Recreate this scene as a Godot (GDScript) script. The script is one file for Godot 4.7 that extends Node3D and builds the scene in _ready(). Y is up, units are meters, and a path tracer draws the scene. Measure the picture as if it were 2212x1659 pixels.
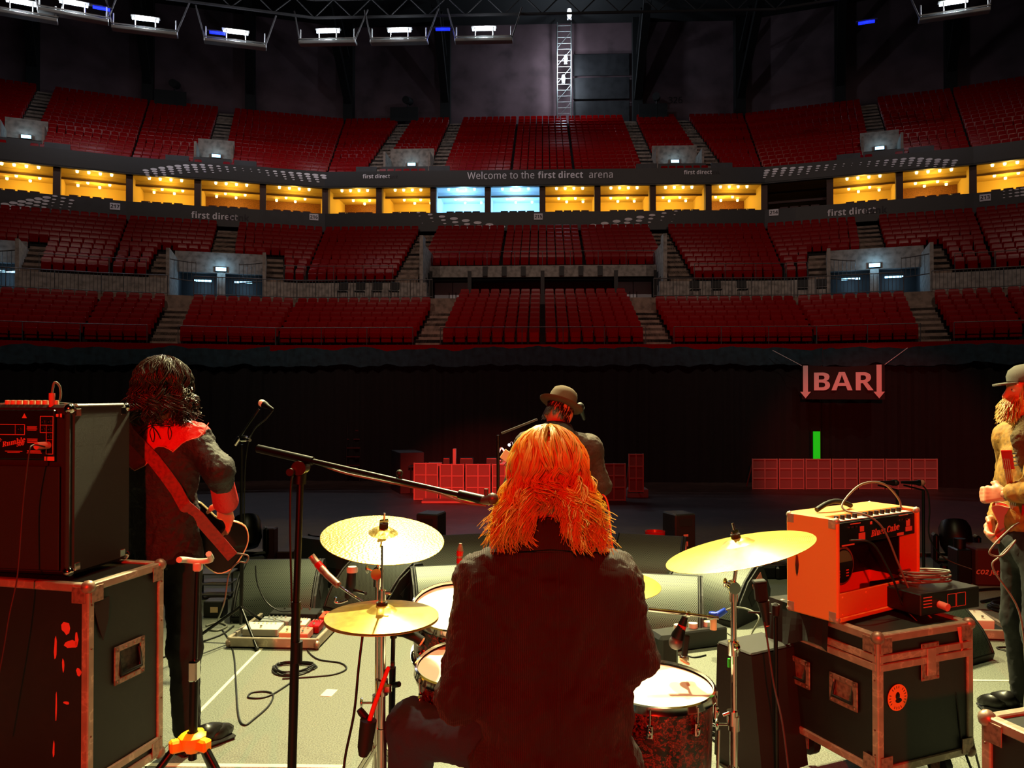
extends Node3D
# A band at soundcheck on the stage of a dark arena, seen from behind the drummer.
# Units are metres. The stage floor is y = 0, the camera stands at the origin, the audience lies towards -z.

const FOCAL := 1700.0
const EYE := 1.65
const PITCH := 0.012059
const HALL := -2.0
const TURN := 0.038804
var M := {}
var taken := {}
var rng := RandomNumberGenerator.new()
var cells := FastNoiseLite.new()
var warp := FastNoiseLite.new()
var seat_mesh_parts := []

# ------------------------------------------------------------------ small geometry helpers
func at(px: float, py: float, d: float) -> Vector3:
	var v := Vector3((px - 1106.0) / FOCAL, (829.5 - py) / FOCAL, -1.0).rotated(Vector3.RIGHT, PITCH)
	return Vector3(0, EYE, 0) + v * (d / -v.z)

func ground(px: float, py: float, y := 0.0) -> Vector3:
	var v := Vector3((px - 1106.0) / FOCAL, (829.5 - py) / FOCAL, -1.0).rotated(Vector3.RIGHT, PITCH)
	return Vector3(0, EYE, 0) + v * ((y - EYE) / v.y)

func mb() -> SurfaceTool:
	var st := SurfaceTool.new()
	st.begin(Mesh.PRIMITIVE_TRIANGLES)
	return st

func tri(st: SurfaceTool, a: Vector3, b: Vector3, c: Vector3, na: Vector3, nb: Vector3, nc: Vector3) -> void:
	if (b - a).cross(c - a).dot(na + nb + nc) > 0.0:
		st.set_normal(na); st.add_vertex(a)
		st.set_normal(nc); st.add_vertex(c)
		st.set_normal(nb); st.add_vertex(b)
	else:
		st.set_normal(na); st.add_vertex(a)
		st.set_normal(nb); st.add_vertex(b)
		st.set_normal(nc); st.add_vertex(c)

func quad(st: SurfaceTool, a: Vector3, b: Vector3, c: Vector3, d: Vector3, n := Vector3.ZERO) -> void:
	if n == Vector3.ZERO:
		n = (b - a).cross(d - a).normalized()
	tri(st, a, b, c, n, n, n)
	tri(st, a, c, d, n, n, n)

func box(st: SurfaceTool, c: Vector3, s: Vector3, bs := Basis(), bev := 0.0) -> void:
	var h := s * 0.5
	var b := minf(bev, minf(h.x, minf(h.y, h.z)) * 0.9)
	for ax in 3:
		var u := (ax + 1) % 3
		var v := (ax + 2) % 3
		for sg in [-1.0, 1.0]:
			var p := []
			for q in [[-1, -1], [1, -1], [1, 1], [-1, 1]]:
				var w := Vector3()
				w[ax] = sg * h[ax]
				w[u] = q[0] * (h[u] - b)
				w[v] = q[1] * (h[v] - b)
				p.append(c + bs * w)
			var n := Vector3()
			n[ax] = sg
			quad(st, p[0], p[1], p[2], p[3], bs * n)
	if b <= 0.0:
		return
	for ax in 3:
		var u := (ax + 1) % 3
		var v := (ax + 2) % 3
		for su in [-1.0, 1.0]:
			for sv in [-1.0, 1.0]:
				var p := []
				for e in [[-1.0, 0], [1.0, 0], [1.0, 1], [-1.0, 1]]:
					var w := Vector3()
					w[ax] = e[0] * (h[ax] - b)
					w[u] = su * (h[u] - (b if e[1] == 0 else 0.0))
					w[v] = sv * (h[v] - (0.0 if e[1] == 0 else b))
					p.append(c + bs * w)
				var n := Vector3()
				n[u] = su
				n[v] = sv
				quad(st, p[0], p[1], p[2], p[3], bs * n.normalized())
	for x in [-1.0, 1.0]:
		for y in [-1.0, 1.0]:
			for z in [-1.0, 1.0]:
				var g := Vector3(x, y, z)
				var n := bs * g.normalized()
				var a := c + bs * (g * Vector3(h.x, h.y - b, h.z - b))
				var e := c + bs * (g * Vector3(h.x - b, h.y, h.z - b))
				var f := c + bs * (g * Vector3(h.x - b, h.y - b, h.z))
				tri(st, a, e, f, n, n, n)

func bar(st: SurfaceTool, a: Vector3, b: Vector3, w: float, t: float, up := Vector3.UP, bev := 0.0) -> void:
	var z := (b - a).normalized()
	if absf(z.dot(up)) > 0.98:
		up = Vector3.RIGHT
	var x := up.cross(z).normalized()
	box(st, (a + b) * 0.5, Vector3(w, t, a.distance_to(b)), Basis(x, z.cross(x), z), bev)

func tube(st: SurfaceTool, pts: Array, r, sides := 8, caps := true) -> void:
	var n := pts.size()
	var ref := Vector3.UP
	var rings := []
	var norms := []
	for i in n:
		var d: Vector3 = (pts[mini(i + 1, n - 1)] - pts[maxi(i - 1, 0)]).normalized()
		if i == 0 and absf(d.y) > 0.9:
			ref = Vector3.RIGHT
		var x := ref.cross(d)
		if x.length() < 0.05:
			x = (Vector3.RIGHT if absf(d.x) < 0.8 else Vector3.UP).cross(d)
		x = x.normalized()
		var y := d.cross(x).normalized()
		ref = y
		var rr: float = r[i] if r is Array else r
		var ring := []
		var nn := []
		for k in sides:
			var t := TAU * k / sides
			var v := x * cos(t) + y * sin(t)
			nn.append(v)
			ring.append(pts[i] + v * rr)
		rings.append(ring)
		norms.append(nn)
	for i in n - 1:
		for k in sides:
			var l := (k + 1) % sides
			tri(st, rings[i][k], rings[i][l], rings[i + 1][l], norms[i][k], norms[i][l], norms[i + 1][l])
			tri(st, rings[i][k], rings[i + 1][l], rings[i + 1][k], norms[i][k], norms[i + 1][l], norms[i + 1][k])
	if caps:
		for e in [0, n - 1]:
			var d: Vector3 = (pts[0] - pts[1] if e == 0 else pts[n - 1] - pts[n - 2]).normalized()
			for k in range(1, sides - 1):
				tri(st, rings[e][0], rings[e][k], rings[e][k + 1], d, d, d)

func rod(st: SurfaceTool, a: Vector3, b: Vector3, r: float, sides := 10) -> void:
	tube(st, [a, b], r, sides)

func lathe(st: SurfaceTool, prof: Array, segs: int, xf := Transform3D(), from := 0.0, to := TAU) -> void:
	var m := prof.size()
	for i in m - 1:
		var p: Vector2 = prof[i]
		var q: Vector2 = prof[i + 1]
		var e := (q - p)
		if e.length() < 1e-6:
			continue
		var fn := Vector2(e.y, -e.x).normalized()
		var n0 := fn
		var n1 := fn
		if i > 0:
			var ep: Vector2 = (p - prof[i - 1])
			var pn := Vector2(ep.y, -ep.x).normalized()
			if pn.dot(fn) > 0.6:
				n0 = (pn + fn).normalized()
		if i < m - 2:
			var en: Vector2 = (prof[i + 2] - q)
			var nn := Vector2(en.y, -en.x).normalized()
			if nn.dot(fn) > 0.6:
				n1 = (nn + fn).normalized()
		for k in segs:
			var t0 := lerpf(from, to, float(k) / segs)
			var t1 := lerpf(from, to, float(k + 1) / segs)
			var c0 := Vector3(cos(t0), 0, sin(t0))
			var c1 := Vector3(cos(t1), 0, sin(t1))
			var up := Vector3.UP
			var a := xf * (c0 * p.x + up * p.y)
			var b := xf * (c1 * p.x + up * p.y)
			var c := xf * (c1 * q.x + up * q.y)
			var d := xf * (c0 * q.x + up * q.y)
			var na := xf.basis * (c0 * n0.x + up * n0.y)
			var nb := xf.basis * (c1 * n0.x + up * n0.y)
			var nc := xf.basis * (c1 * n1.x + up * n1.y)
			var nd := xf.basis * (c0 * n1.x + up * n1.y)
			if p.x > 1e-5:
				tri(st, a, b, c, na, nb, nc)
			if q.x > 1e-5:
				tri(st, a, c, d, na, nc, nd)

func ball(st: SurfaceTool, c: Vector3, r: Vector3, bs := Basis(), segs := 14) -> void:
	var prof := []
	for i in segs / 2 + 1:
		var t := -PI / 2 + PI * i / (segs / 2)
		prof.append(Vector2(maxf(cos(t), 0.0), sin(t)))
	lathe(st, prof, segs, Transform3D(bs * Basis.from_scale(r), c))

func drum(st: SurfaceTool, a: Vector3, b: Vector3, r: float, segs := 20) -> void:
	lathe(st, [Vector2(0, 0), Vector2(r, 0), Vector2(r, a.distance_to(b)), Vector2(0, a.distance_to(b))], segs, Transform3D(along(b - a), a))

func along(d: Vector3) -> Basis:
	var y := d.normalized()
	var x := (Vector3.FORWARD if absf(y.z) < 0.9 else Vector3.RIGHT).cross(y).normalized()
	return Basis(x, y, x.cross(y))

func yaw(t: float) -> Basis:
	return Basis(Vector3.UP, t)

func prism(st: SurfaceTool, poly: PackedVector2Array, depth: float, xf := Transform3D()) -> void:
	var ix := Geometry2D.triangulate_polygon(poly)
	for i in range(0, ix.size(), 3):
		for z in [0.0, depth]:
			var n: Vector3 = xf.basis * Vector3(0, 0, 1.0 if z > 0.0 else -1.0)
			tri(st, xf * Vector3(poly[ix[i]].x, poly[ix[i]].y, z), xf * Vector3(poly[ix[i + 1]].x, poly[ix[i + 1]].y, z), xf * Vector3(poly[ix[i + 2]].x, poly[ix[i + 2]].y, z), n, n, n)
	var ccw := not Geometry2D.is_polygon_clockwise(poly)
	for i in poly.size():
		var a := poly[i]
		var b := poly[(i + 1) % poly.size()]
		var e := (b - a).normalized()
		var n2 := Vector2(e.y, -e.x) if ccw else Vector2(-e.y, e.x)
		quad(st, xf * Vector3(a.x, a.y, 0), xf * Vector3(b.x, b.y, 0), xf * Vector3(b.x, b.y, depth), xf * Vector3(a.x, a.y, depth), xf.basis * Vector3(n2.x, n2.y, 0))

func curve(pts: Array, steps := 6) -> Array:
	var out := []
	var n := pts.size()
	for i in n - 1:
		var p0: Vector3 = pts[maxi(i - 1, 0)]
		var p1: Vector3 = pts[i]
		var p2: Vector3 = pts[i + 1]
		var p3: Vector3 = pts[mini(i + 2, n - 1)]
		for k in steps:
			out.append(p1.cubic_interpolate(p2, p0, p3, float(k) / steps))
	out.append(pts[n - 1])
	return out

# ------------------------------------------------------------------ nodes
func numbered(called: String) -> String:
	var n: int = taken.get(called, -1) + 1
	taken[called] = n
	return called if n == 0 else "%s_%03d" % [called, n]

func tag(o: Node, label: String, category: String, group := "") -> void:
	o.set_meta("label", label)
	o.set_meta("category", category)
	if group:
		o.set_meta("group", group)

func thing(called: String, label: String, category: String, where := Vector3.ZERO, turn := 0.0, group := "") -> Node3D:
	var o := Node3D.new()
	o.name = numbered(called)
	add_child(o, true)
	o.position = where
	o.rotation.y = turn
	tag(o, label, category, group)
	return o

func part(called: String, st: SurfaceTool, m: Material, parent: Node, label := "") -> MeshInstance3D:
	var o := MeshInstance3D.new()
	o.name = called
	o.mesh = st.commit()
	o.material_override = m
	o.cast_shadow = GeometryInstance3D.SHADOW_CASTING_SETTING_ON
	parent.add_child(o, true)
	if label:
		o.set_meta("label", label)
	return o

# a part given in the stage's own coordinates, under a thing that stands somewhere else
func wpart(called: String, st: SurfaceTool, m: Material, parent: Node3D, label := "") -> MeshInstance3D:
	var o := part(called, st, m, parent, label)
	var t := parent.transform
	if parent.get_parent() is Node3D and parent.get_parent() != self:
		t = parent.get_parent().transform * t
	o.transform = t.affine_inverse()
	return o

func solo(called: String, st: SurfaceTool, m: Material, label: String, category: String, group := "") -> MeshInstance3D:
	var o := part(numbered(called), st, m, self)
	tag(o, label, category, group)
	return o

func struct(called: String, st: SurfaceTool, m: Material, label := "", parent: Node = null) -> MeshInstance3D:
	var o := part(numbered(called) if parent == null else called, st, m, self if parent == null else parent)
	if parent == null:
		o.set_meta("kind", "structure")
	if label:
		o.set_meta("label", label)
	return o

func words(text: String, height: float, m: Material, parent: Node3D, xf: Transform3D, bold := false, serif := false, slant := 0.0, depth := 0.004, called := "lettering") -> MeshInstance3D:
	var f := SystemFont.new()
	f.font_names = PackedStringArray(["Droid Serif" if serif else "Droid Sans"])
	f.font_weight = 700 if bold else 400
	var t := TextMesh.new()
	t.text = text
	t.font = f
	t.font_size = 64
	t.pixel_size = height / 46.0
	t.depth = depth
	t.curve_step = 2.0
	t.horizontal_alignment = HORIZONTAL_ALIGNMENT_CENTER
	var o := MeshInstance3D.new()
	o.name = called
	o.mesh = t
	o.material_override = m
	parent.add_child(o, true)
	if slant != 0.0:
		xf = xf * Transform3D(Basis(Vector3.RIGHT, Vector3(slant, 1, 0), Vector3.BACK), Vector3.ZERO)
	o.transform = xf
	return o

func noise_tex(freq: float, ramp: Array, seed_no: int, octaves := 4, kind := FastNoiseLite.TYPE_SIMPLEX, side := 256, as_normal := false) -> NoiseTexture2D:
	var n := FastNoiseLite.new()
	n.noise_type = kind
	n.frequency = freq
	n.seed = seed_no
	n.fractal_octaves = octaves
	if kind == FastNoiseLite.TYPE_CELLULAR:
		n.cellular_return_type = FastNoiseLite.RETURN_CELL_VALUE
	var t := NoiseTexture2D.new()
	t.width = side
	t.height = side
	t.seamless = true
	t.noise = n
	if as_normal:
		t.as_normal_map = true
		t.bump_strength = 4.0
	elif ramp.size():
		var g := Gradient.new()
		g.offsets = PackedFloat32Array(ramp.map(func(e): return e[0]))
		g.colors = PackedColorArray(ramp.map(func(e): return e[1]))
		t.color_ramp = g
	return t

func mat(called: String, c: Color, rough := 0.7, metal := 0.0, tex: Texture2D = null, scale := 1.0, relief: Texture2D = null, relief_cm := 0.1) -> StandardMaterial3D:
	var m := StandardMaterial3D.new()
	m.resource_name = called
	m.albedo_color = c
	m.roughness = rough
	m.metallic = metal
	m.cull_mode = BaseMaterial3D.CULL_DISABLED
	if tex or relief:
		m.uv1_triplanar = true
		m.uv1_scale = Vector3.ONE * scale
	if tex:
		m.albedo_texture = tex
	if relief:
		m.heightmap_enabled = true
		m.heightmap_texture = relief
		m.heightmap_scale = relief_cm
	M[called] = m
	return m

func glow(called: String, c: Color, energy: float) -> StandardMaterial3D:
	var m := mat(called, c, 0.6)
	m.emission_enabled = true
	m.emission = c
	m.emission_energy_multiplier = energy
	return m

func spot(where: Vector3, target: Vector3, c: Color, energy: float, half_angle: float, size := 0.1, soft := 1.0) -> SpotLight3D:
	var l := SpotLight3D.new()
	l.name = numbered("stage_spot")
	l.light_color = c
	l.light_energy = energy
	l.spot_angle = half_angle
	l.spot_angle_attenuation = soft
	l.spot_range = 90.0
	l.spot_attenuation = 2.0
	l.light_size = size
	l.shadow_enabled = true
	add_child(l)
	l.look_at_from_position(where, target, Vector3.UP if absf((target - where).normalized().y) < 0.95 else Vector3.FORWARD)
	return l

func omni(parent: Node, where: Vector3, c: Color, energy: float, size := 0.1) -> OmniLight3D:
	var l := OmniLight3D.new()
	l.name = "lamp_light"
	l.light_color = c
	l.light_energy = energy
	l.omni_range = 90.0
	l.omni_attenuation = 2.0
	l.light_size = size
	l.shadow_enabled = true
	parent.add_child(l, true)
	l.position = where
	return l

# ------------------------------------------------------------------ the scene
func _ready() -> void:
	rng.seed = 20
	warp.seed = 5
	warp.frequency = 1.0
	var cam := Camera3D.new()
	cam.name = "camera"
	cam.fov = rad_to_deg(2.0 * atan(829.5 / FOCAL))
	cam.position = Vector3(0, EYE, 0)
	cam.rotation.x = PITCH
	cam.near = 0.05
	cam.far = 300.0
	add_child(cam)
	cam.make_current()
	var we := WorldEnvironment.new()
	we.name = "environment"
	var env := Environment.new()
	env.background_mode = Environment.BG_COLOR
	env.background_color = Color.BLACK
	env.tonemap_mode = Environment.TONE_MAPPER_LINEAR
	env.tonemap_exposure = 1.0
	env.sdfgi_enabled = true
	env.ssao_enabled = true
	env.ssil_enabled = true
	we.environment = env
	add_child(we)
	stage_lights()
	make_materials()
	build_bowl()
	build_suites()
	build_upper()
	build_hall_floor()
	build_stage()
	build_gear()
	build_drums()
	build_people()

# the band's own lamps hang on the truss above the stage and behind the camera
func stage_lights() -> void:
	var warm := Color(1.0, 0.96, 0.70)
	var red := Color(1.0, 0.11, 0.05)
	var salmon := Color(1.0, 0.27, 0.22)
	# front truss, over the edge of the stage: the key lights that rim hair, shoulders and cymbals
	spot(Vector3(-0.5, 7.0, -8.0), Vector3(0.1, 0.4, -3.3), warm, 190.0, 27.0, 0.10, 0.6)
	spot(Vector3(1.6, 7.0, -8.4), Vector3(1.9, 0.4, -3.8), warm, 95.0, 19.0, 0.10, 0.6)
	# a softer pair straight over the band
	spot(Vector3(-1.1, 7.2, -3.6), Vector3(-0.9, 0, -4.2), warm, 13.0, 33.0, 0.15, 0.7)
	spot(Vector3(1.6, 7.2, -3.6), Vector3(1.4, 0, -4.2), warm, 24.0, 33.0, 0.15, 0.7)
	# red lamps on the rear truss, behind the camera
	spot(Vector3(-0.6, 3.9, 7.0), Vector3(-0.1, 0.9, -4.0), red, 125.0, 22.0, 0.15, 0.6)
	# house lamps over the standing area, turned to the seats
	var house := Color(1.0, 0.86, 0.78)
	for x in [-14.0, 0.0, 14.0]:
		spot(arena(x, 13.0, 25.0), arena(x * 1.35, 43.0, 8.0), house, 105.0, 36.0, 0.4, 0.5)
	spot(Vector3(0.5, 6.6, 4.0), arena(-1.9, 27.5, -2.5), salmon, 1250.0, 7.2, 0.15, 0.6)
	spot(Vector3(1.5, 6.6, 4.0), arena(12.6, 29.5, -1.0), salmon, 620.0, 8.2, 0.15, 0.6)

func make_materials() -> void:
	var g := func(v): return Color(v, v, v)
	var mottle := noise_tex(0.02, [[0.0, g.call(0.62)], [0.45, g.call(0.86)], [1.0, g.call(1.0)]], 3, 5)
	var speck := noise_tex(0.35, [[0.0, g.call(0.45)], [0.5, g.call(0.8)], [1.0, g.call(1.0)]], 8, 3)
	var scuff := noise_tex(0.012, [[0.0, g.call(0.75)], [0.6, g.call(0.85)], [0.7, g.call(1.0)], [0.74, g.call(0.86)], [1.0, g.call(0.8)]], 21, 6)
	var fine := noise_tex(0.3, [], 4, 3)
	var soft := noise_tex(0.03, [], 9, 4)
	mat("seat_red", Color(0.58, 0.008, 0.022), 0.26, 0.0, noise_tex(0.05, [[0.0, g.call(0.75)], [1.0, g.call(1.0)]], 31, 2), 2.0)
	M.seat_red.metallic_specular = 0.22
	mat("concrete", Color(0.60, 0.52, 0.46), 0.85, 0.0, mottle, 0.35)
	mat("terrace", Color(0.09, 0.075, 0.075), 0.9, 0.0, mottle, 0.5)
	mat("steel_rail", Color(0.34, 0.33, 0.33), 0.45, 0.4)
	mat("vom_wall", Color(0.66, 0.63, 0.60), 0.8, 0.0, mottle, 0.4)
	mat("black_drape", Color(0.035, 0.030, 0.032), 0.95, 0.0, mottle, 0.3)
	mat("teal_cloth", Color(0.13, 0.24, 0.29), 0.9, 0.0, mottle, 0.4)
	mat("fascia_black", Color(0.045, 0.047, 0.052), 0.5, 0.0, mottle, 0.2)
	mat("fascia_grey", Color(0.16, 0.155, 0.165), 0.55, 0.0, mottle, 0.2)
	mat("print_white", Color(0.92, 0.88, 0.88), 0.7)
	mat("print_dim", Color(0.20, 0.17, 0.18), 0.7)
	mat("print_ink", Color(0.10, 0.09, 0.09), 0.7)
	mat("upper_wall", Color(0.45, 0.35, 0.37), 0.9, 0.0, mottle, 0.05)
	mat("roof_black", Color(0.02, 0.02, 0.022), 0.9)
	mat("steel_black", Color(0.03, 0.03, 0.032), 0.7)
	mat("steel_pale", Color(0.55, 0.56, 0.55), 0.5, 0.4)
	mat("hall_floor", Color(0.32, 0.265, 0.25), 0.5, 0.0, scuff, 0.22)
	mat("barrier", Color(0.70, 0.56, 0.53), 0.6, 0.2)
	mat("barrier_mesh", Color(0.50, 0.40, 0.38), 0.7, 0.1)
	mat("suite_cream", Color(0.80, 0.70, 0.40), 0.8)
	mat("suite_wood", Color(0.55, 0.34, 0.12), 0.6, 0.0, mottle, 1.5)
	mat("suite_white", Color(0.80, 0.84, 0.88), 0.7)
	mat("suite_post", Color(0.30, 0.20, 0.15), 0.7)
	mat("maroon", Color(0.22, 0.03, 0.035), 0.6)
	glow("lamp_white", Color(0.86, 0.93, 1.0), 6.0)
	glow("lamp_warm", Color(1.0, 0.90, 0.60), 5.0)
	glow("lamp_blue", Color(0.10, 0.18, 1.0), 1.2)
	glow("exit_glow", Color(0.62, 0.86, 1.0), 3.0)
	# stage
	mat("deck", Color(0.47, 0.49, 0.44), 0.62, 0.0, noise_tex(0.16, [[0.0, g.call(0.60)], [0.5, g.call(0.86)], [1.0, g.call(1.0)]], 12, 5, FastNoiseLite.TYPE_SIMPLEX, 512), 1.1, fine, 0.25)
	mat("tape_white", Color(0.85, 0.83, 0.72), 0.6)
	mat("tape_black", Color(0.03, 0.03, 0.03), 0.6)
	mat("tolex", Color(0.105, 0.075, 0.062), 0.62, 0.0, speck, 9.0, fine, 0.12)
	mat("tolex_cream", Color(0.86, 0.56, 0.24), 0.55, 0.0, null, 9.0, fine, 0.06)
	mat("case_ply", Color(0.085, 0.095, 0.08), 0.55, 0.0, scuff, 1.3)
	mat("alu", Color(0.76, 0.70, 0.62), 0.45, 0.35, scuff, 2.2)
	mat("worn_steel", Color(0.66, 0.55, 0.48), 0.42, 0.45, mottle, 6.0)
	mat("chrome", Color(0.86, 0.84, 0.82), 0.12, 1.0)
	mat("black_metal", Color(0.025, 0.025, 0.027), 0.38, 0.3)
	mat("rubber", Color(0.02, 0.02, 0.02), 0.6)
	mat("cable_black", Color(0.022, 0.022, 0.025), 0.45)
	mat("cable_grey", Color(0.42, 0.42, 0.38), 0.5)
	mat("cable_orange", Color(0.85, 0.22, 0.03), 0.5)
	mat("brass", Color(0.93, 0.83, 0.46), 0.30, 0.78, noise_tex(0.09, [[0.0, g.call(0.74)], [1.0, g.call(1.0)]], 14, 2), 5.0, noise_tex(0.05, [], 17, 1), 0.07)
	mat("brass_smooth", Color(0.94, 0.83, 0.42), 0.28, 0.72, noise_tex(0.02, [[0.0, g.call(0.85)], [1.0, g.call(1.0)]], 15, 3), 4.0)
	mat("drum_head", Color(0.92, 0.90, 0.84), 0.5)
	mat("drum_pearl", Color(1, 1, 1), 0.22, 0.0, noise_tex(0.055, [[0.0, Color(0.01, 0.008, 0.008)], [0.42, Color(0.04, 0.02, 0.018)], [0.6, Color(0.52, 0.18, 0.12)], [0.75, Color(0.10, 0.06, 0.05)], [1.0, Color(0.85, 0.45, 0.34)]], 6, 4, FastNoiseLite.TYPE_CELLULAR), 5.0)
	mat("grille", Color(0.10, 0.105, 0.10), 0.5, 0.5)
	mat("grille_back", Color(0.012, 0.012, 0.012), 0.9)
	mat("wedge_black", Color(0.028, 0.03, 0.032), 0.5, 0.0, fine, 14.0, fine, 0.1)
	mat("white_plastic", Color(0.82, 0.80, 0.74), 0.45)
	mat("yellow_plastic", Color(0.97, 0.78, 0.05), 0.45)
	mat("blue_plastic", Color(0.05, 0.22, 0.75), 0.4)
	mat("green_tape", Color(0.05, 0.80, 0.12), 0.8)
	mat("pink_label", Color(0.80, 0.45, 0.38), 0.8)
	mat("knob_cream", Color(0.85, 0.72, 0.55), 0.5)
	mat("panel_black", Color(0.02, 0.018, 0.018), 0.45)
	mat("sticker", Color(0.92, 0.55, 0.06), 0.55)
	mat("speaker_green", Color(0.30, 0.55, 0.42), 0.6)
	# cloth, skin, hair
	var rib := GradientTexture2D.new()
	var gr := Gradient.new()
	gr.offsets = PackedFloat32Array([0.0, 0.5, 1.0])
	gr.colors = PackedColorArray([Color.BLACK, Color.WHITE, Color.BLACK])
	rib.gradient = gr
	rib.width = 32
	rib.height = 4
	rib.fill_to = Vector2(1, 0)
	var cord := mat("corduroy", Color(0.13, 0.095, 0.095), 0.8, 0.0, null, 170.0, rib, 0.22)
	cord.rim_enabled = true
	cord.rim = 0.4
	cord.rim_tint = 0.5
	mat("trousers_brown", Color(0.075, 0.05, 0.05), 0.85, 0.0, soft, 8.0)
	pass
	mat("denim_blue", Color(0.20, 0.33, 0.44), 0.85, 0.0, speck, 6.0)
	mat("jeans_black", Color(0.022, 0.024, 0.03), 0.85, 0.0, speck, 6.0)
	mat("shirt_black", Color(0.035, 0.033, 0.036), 0.7, 0.0, null, 5.0, soft, 0.3)
	mat("shirt_red", Color(0.78, 0.06, 0.04), 0.65, 0.0, null, 5.0, soft, 0.25)
	mat("jacket_tan", Color(0.22, 0.15, 0.11), 0.8, 0.0, mottle, 4.0, soft, 0.3)
	mat("jacket_mustard", Color(0.66, 0.46, 0.08), 0.8, 0.0, mottle, 4.0, soft, 0.1)
	mat("shearling", Color(0.42, 0.34, 0.16), 0.95, 0.0, speck, 5.0, fine, 0.8)
	mat("felt_hat", Color(0.36, 0.28, 0.18), 0.9, 0.0, speck, 4.0)
	mat("felt_band", Color(0.10, 0.06, 0.05), 0.8)
	mat("cap_grey", Color(0.40, 0.38, 0.34), 0.9, 0.0, speck, 5.0)
	var skin := mat("skin", Color(0.80, 0.52, 0.40), 0.5)
	skin.subsurf_scatter_enabled = true
	skin.subsurf_scatter_strength = 0.15
	mat("hair_blond", Color(0.86, 0.73, 0.34), 0.38)
	M.hair_blond.backlight_enabled = true
	M.hair_blond.backlight = Color(0.92, 0.80, 0.36)
	mat("hair_brown", Color(0.16, 0.10, 0.06), 0.34)
	mat("hair_ginger", Color(0.76, 0.60, 0.20), 0.5)
	M.hair_ginger.backlight_enabled = true
	M.hair_ginger.backlight = Color(0.5, 0.36, 0.12)
	mat("strap_leather", Color(0.62, 0.13, 0.06), 0.6, 0.0, mottle, 7.0)
	mat("guitar_black", Color(0.015, 0.015, 0.016), 0.15)
	mat("guitar_red", Color(0.65, 0.05, 0.03), 0.2)
	mat("guitar_edge", Color(0.85, 0.78, 0.6), 0.3)
	mat("wood_neck", Color(0.60, 0.36, 0.16), 0.4)
	mat("boot", Color(0.06, 0.045, 0.04), 0.4)

# ------------------------------------------------------------------ the arena bowl
# The bowl is a fan of five straight facets (0 in the middle, 1 and 2 to each side). "ring" is the distance of a row from the
# stage, measured on the middle facet; s runs along a facet, away from the middle.
func arena(x: float, d: float, y: float) -> Vector3:
	return Vector3(x * cos(TURN) + d * sin(TURN), y, x * sin(TURN) - d * cos(TURN))

func facet_angle(i: int) -> float:
	return [0.0, deg_to_rad(18.6), deg_to_rad(27.0)][absi(i)]

func facet_q(i: int, ring: float) -> float:
	return [52.5, 54.43, 55.2][absi(i)] + ring - 52.5

func facet_span(i: int, ring: float) -> Vector2:
	var e := ring - 52.5
	match absi(i):
		0: return Vector2(-14.66 - 0.1638 * e, 14.66 + 0.1638 * e)
		1: return Vector2(-2.85 - 0.1637 * e, 9.22 + 0.0736 * e)
	return Vector2(1.17 - 0.0734 * e, 19.0)

func fp(i: int, s: float, ring: float, y: float) -> Vector3:
	var t := facet_angle(i)
	var q := facet_q(i, ring)
	var x := cos(t) * s + sin(t) * q
	var d := -sin(t) * s + cos(t) * q
	return arena(-x if i < 0 else x, d, y)

func facet_turn(i: int) -> float:
	return -(facet_angle(i) * signi(i) + TURN)

func s_at(px: float, i: int, ring: float) -> float:
	var t := atan((px - 1106.0) / FOCAL) - TURN
	if i == 0:
		return tan(t) * ring
	return facet_q(i, ring) * tan(absf(t) - facet_angle(i))

func y_at(px: float, py: float, i: int, ring: float) -> float:
	var p := fp(i, s_at(px, i, ring), ring, 0)
	return at(px, py, -p.z).y

# a block between two rings and two heights, along a stretch of a facet
func fblock(st: SurfaceTool, i: int, s0, s1, r0: float, r1: float, y0: float, y1: float) -> void:
	var v := []
	for y in [y0, y1]:
		v.append([fp(i, s0 if s0 is float else facet_span(i, r0)[0], r0, y), fp(i, s1 if s1 is float else facet_span(i, r0)[1], r0, y), fp(i, s1 if s1 is float else facet_span(i, r1)[1], r1, y), fp(i, s0 if s0 is float else facet_span(i, r1)[0], r1, y)])
	var mid := Vector3.ZERO
	for p in v[0] + v[1]:
		mid += p / 8.0
	for f in [[v[0][0], v[0][1], v[1][1], v[1][0]], [v[0][1], v[0][2], v[1][2], v[1][1]], [v[0][2], v[0][3], v[1][3], v[1][2]], [v[0][3], v[0][0], v[1][0], v[1][3]], [v[1][0], v[1][1], v[1][2], v[1][3]], [v[0][0], v[0][1], v[0][2], v[0][3]]]:
		var n: Vector3 = (f[1] - f[0]).cross(f[3] - f[0]).normalized()
		var c: Vector3 = (f[0] + f[1] + f[2] + f[3]) / 4.0
		quad(st, f[0], f[1], f[2], f[3], n if n.dot(c - mid) > 0.0 else -n)

func stretches(a: float, b: float, cuts: Array) -> Array:
	var out := [[a, b]]
	for c in cuts:
		var next := []
		for e in out:
			if c[1] <= e[0] or c[0] >= e[1]:
				next.append(e)
				continue
			if c[0] > e[0]:
				next.append([e[0], c[0]])
			if c[1] < e[1]:
				next.append([c[1], e[1]])
		out = next
	return out

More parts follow.
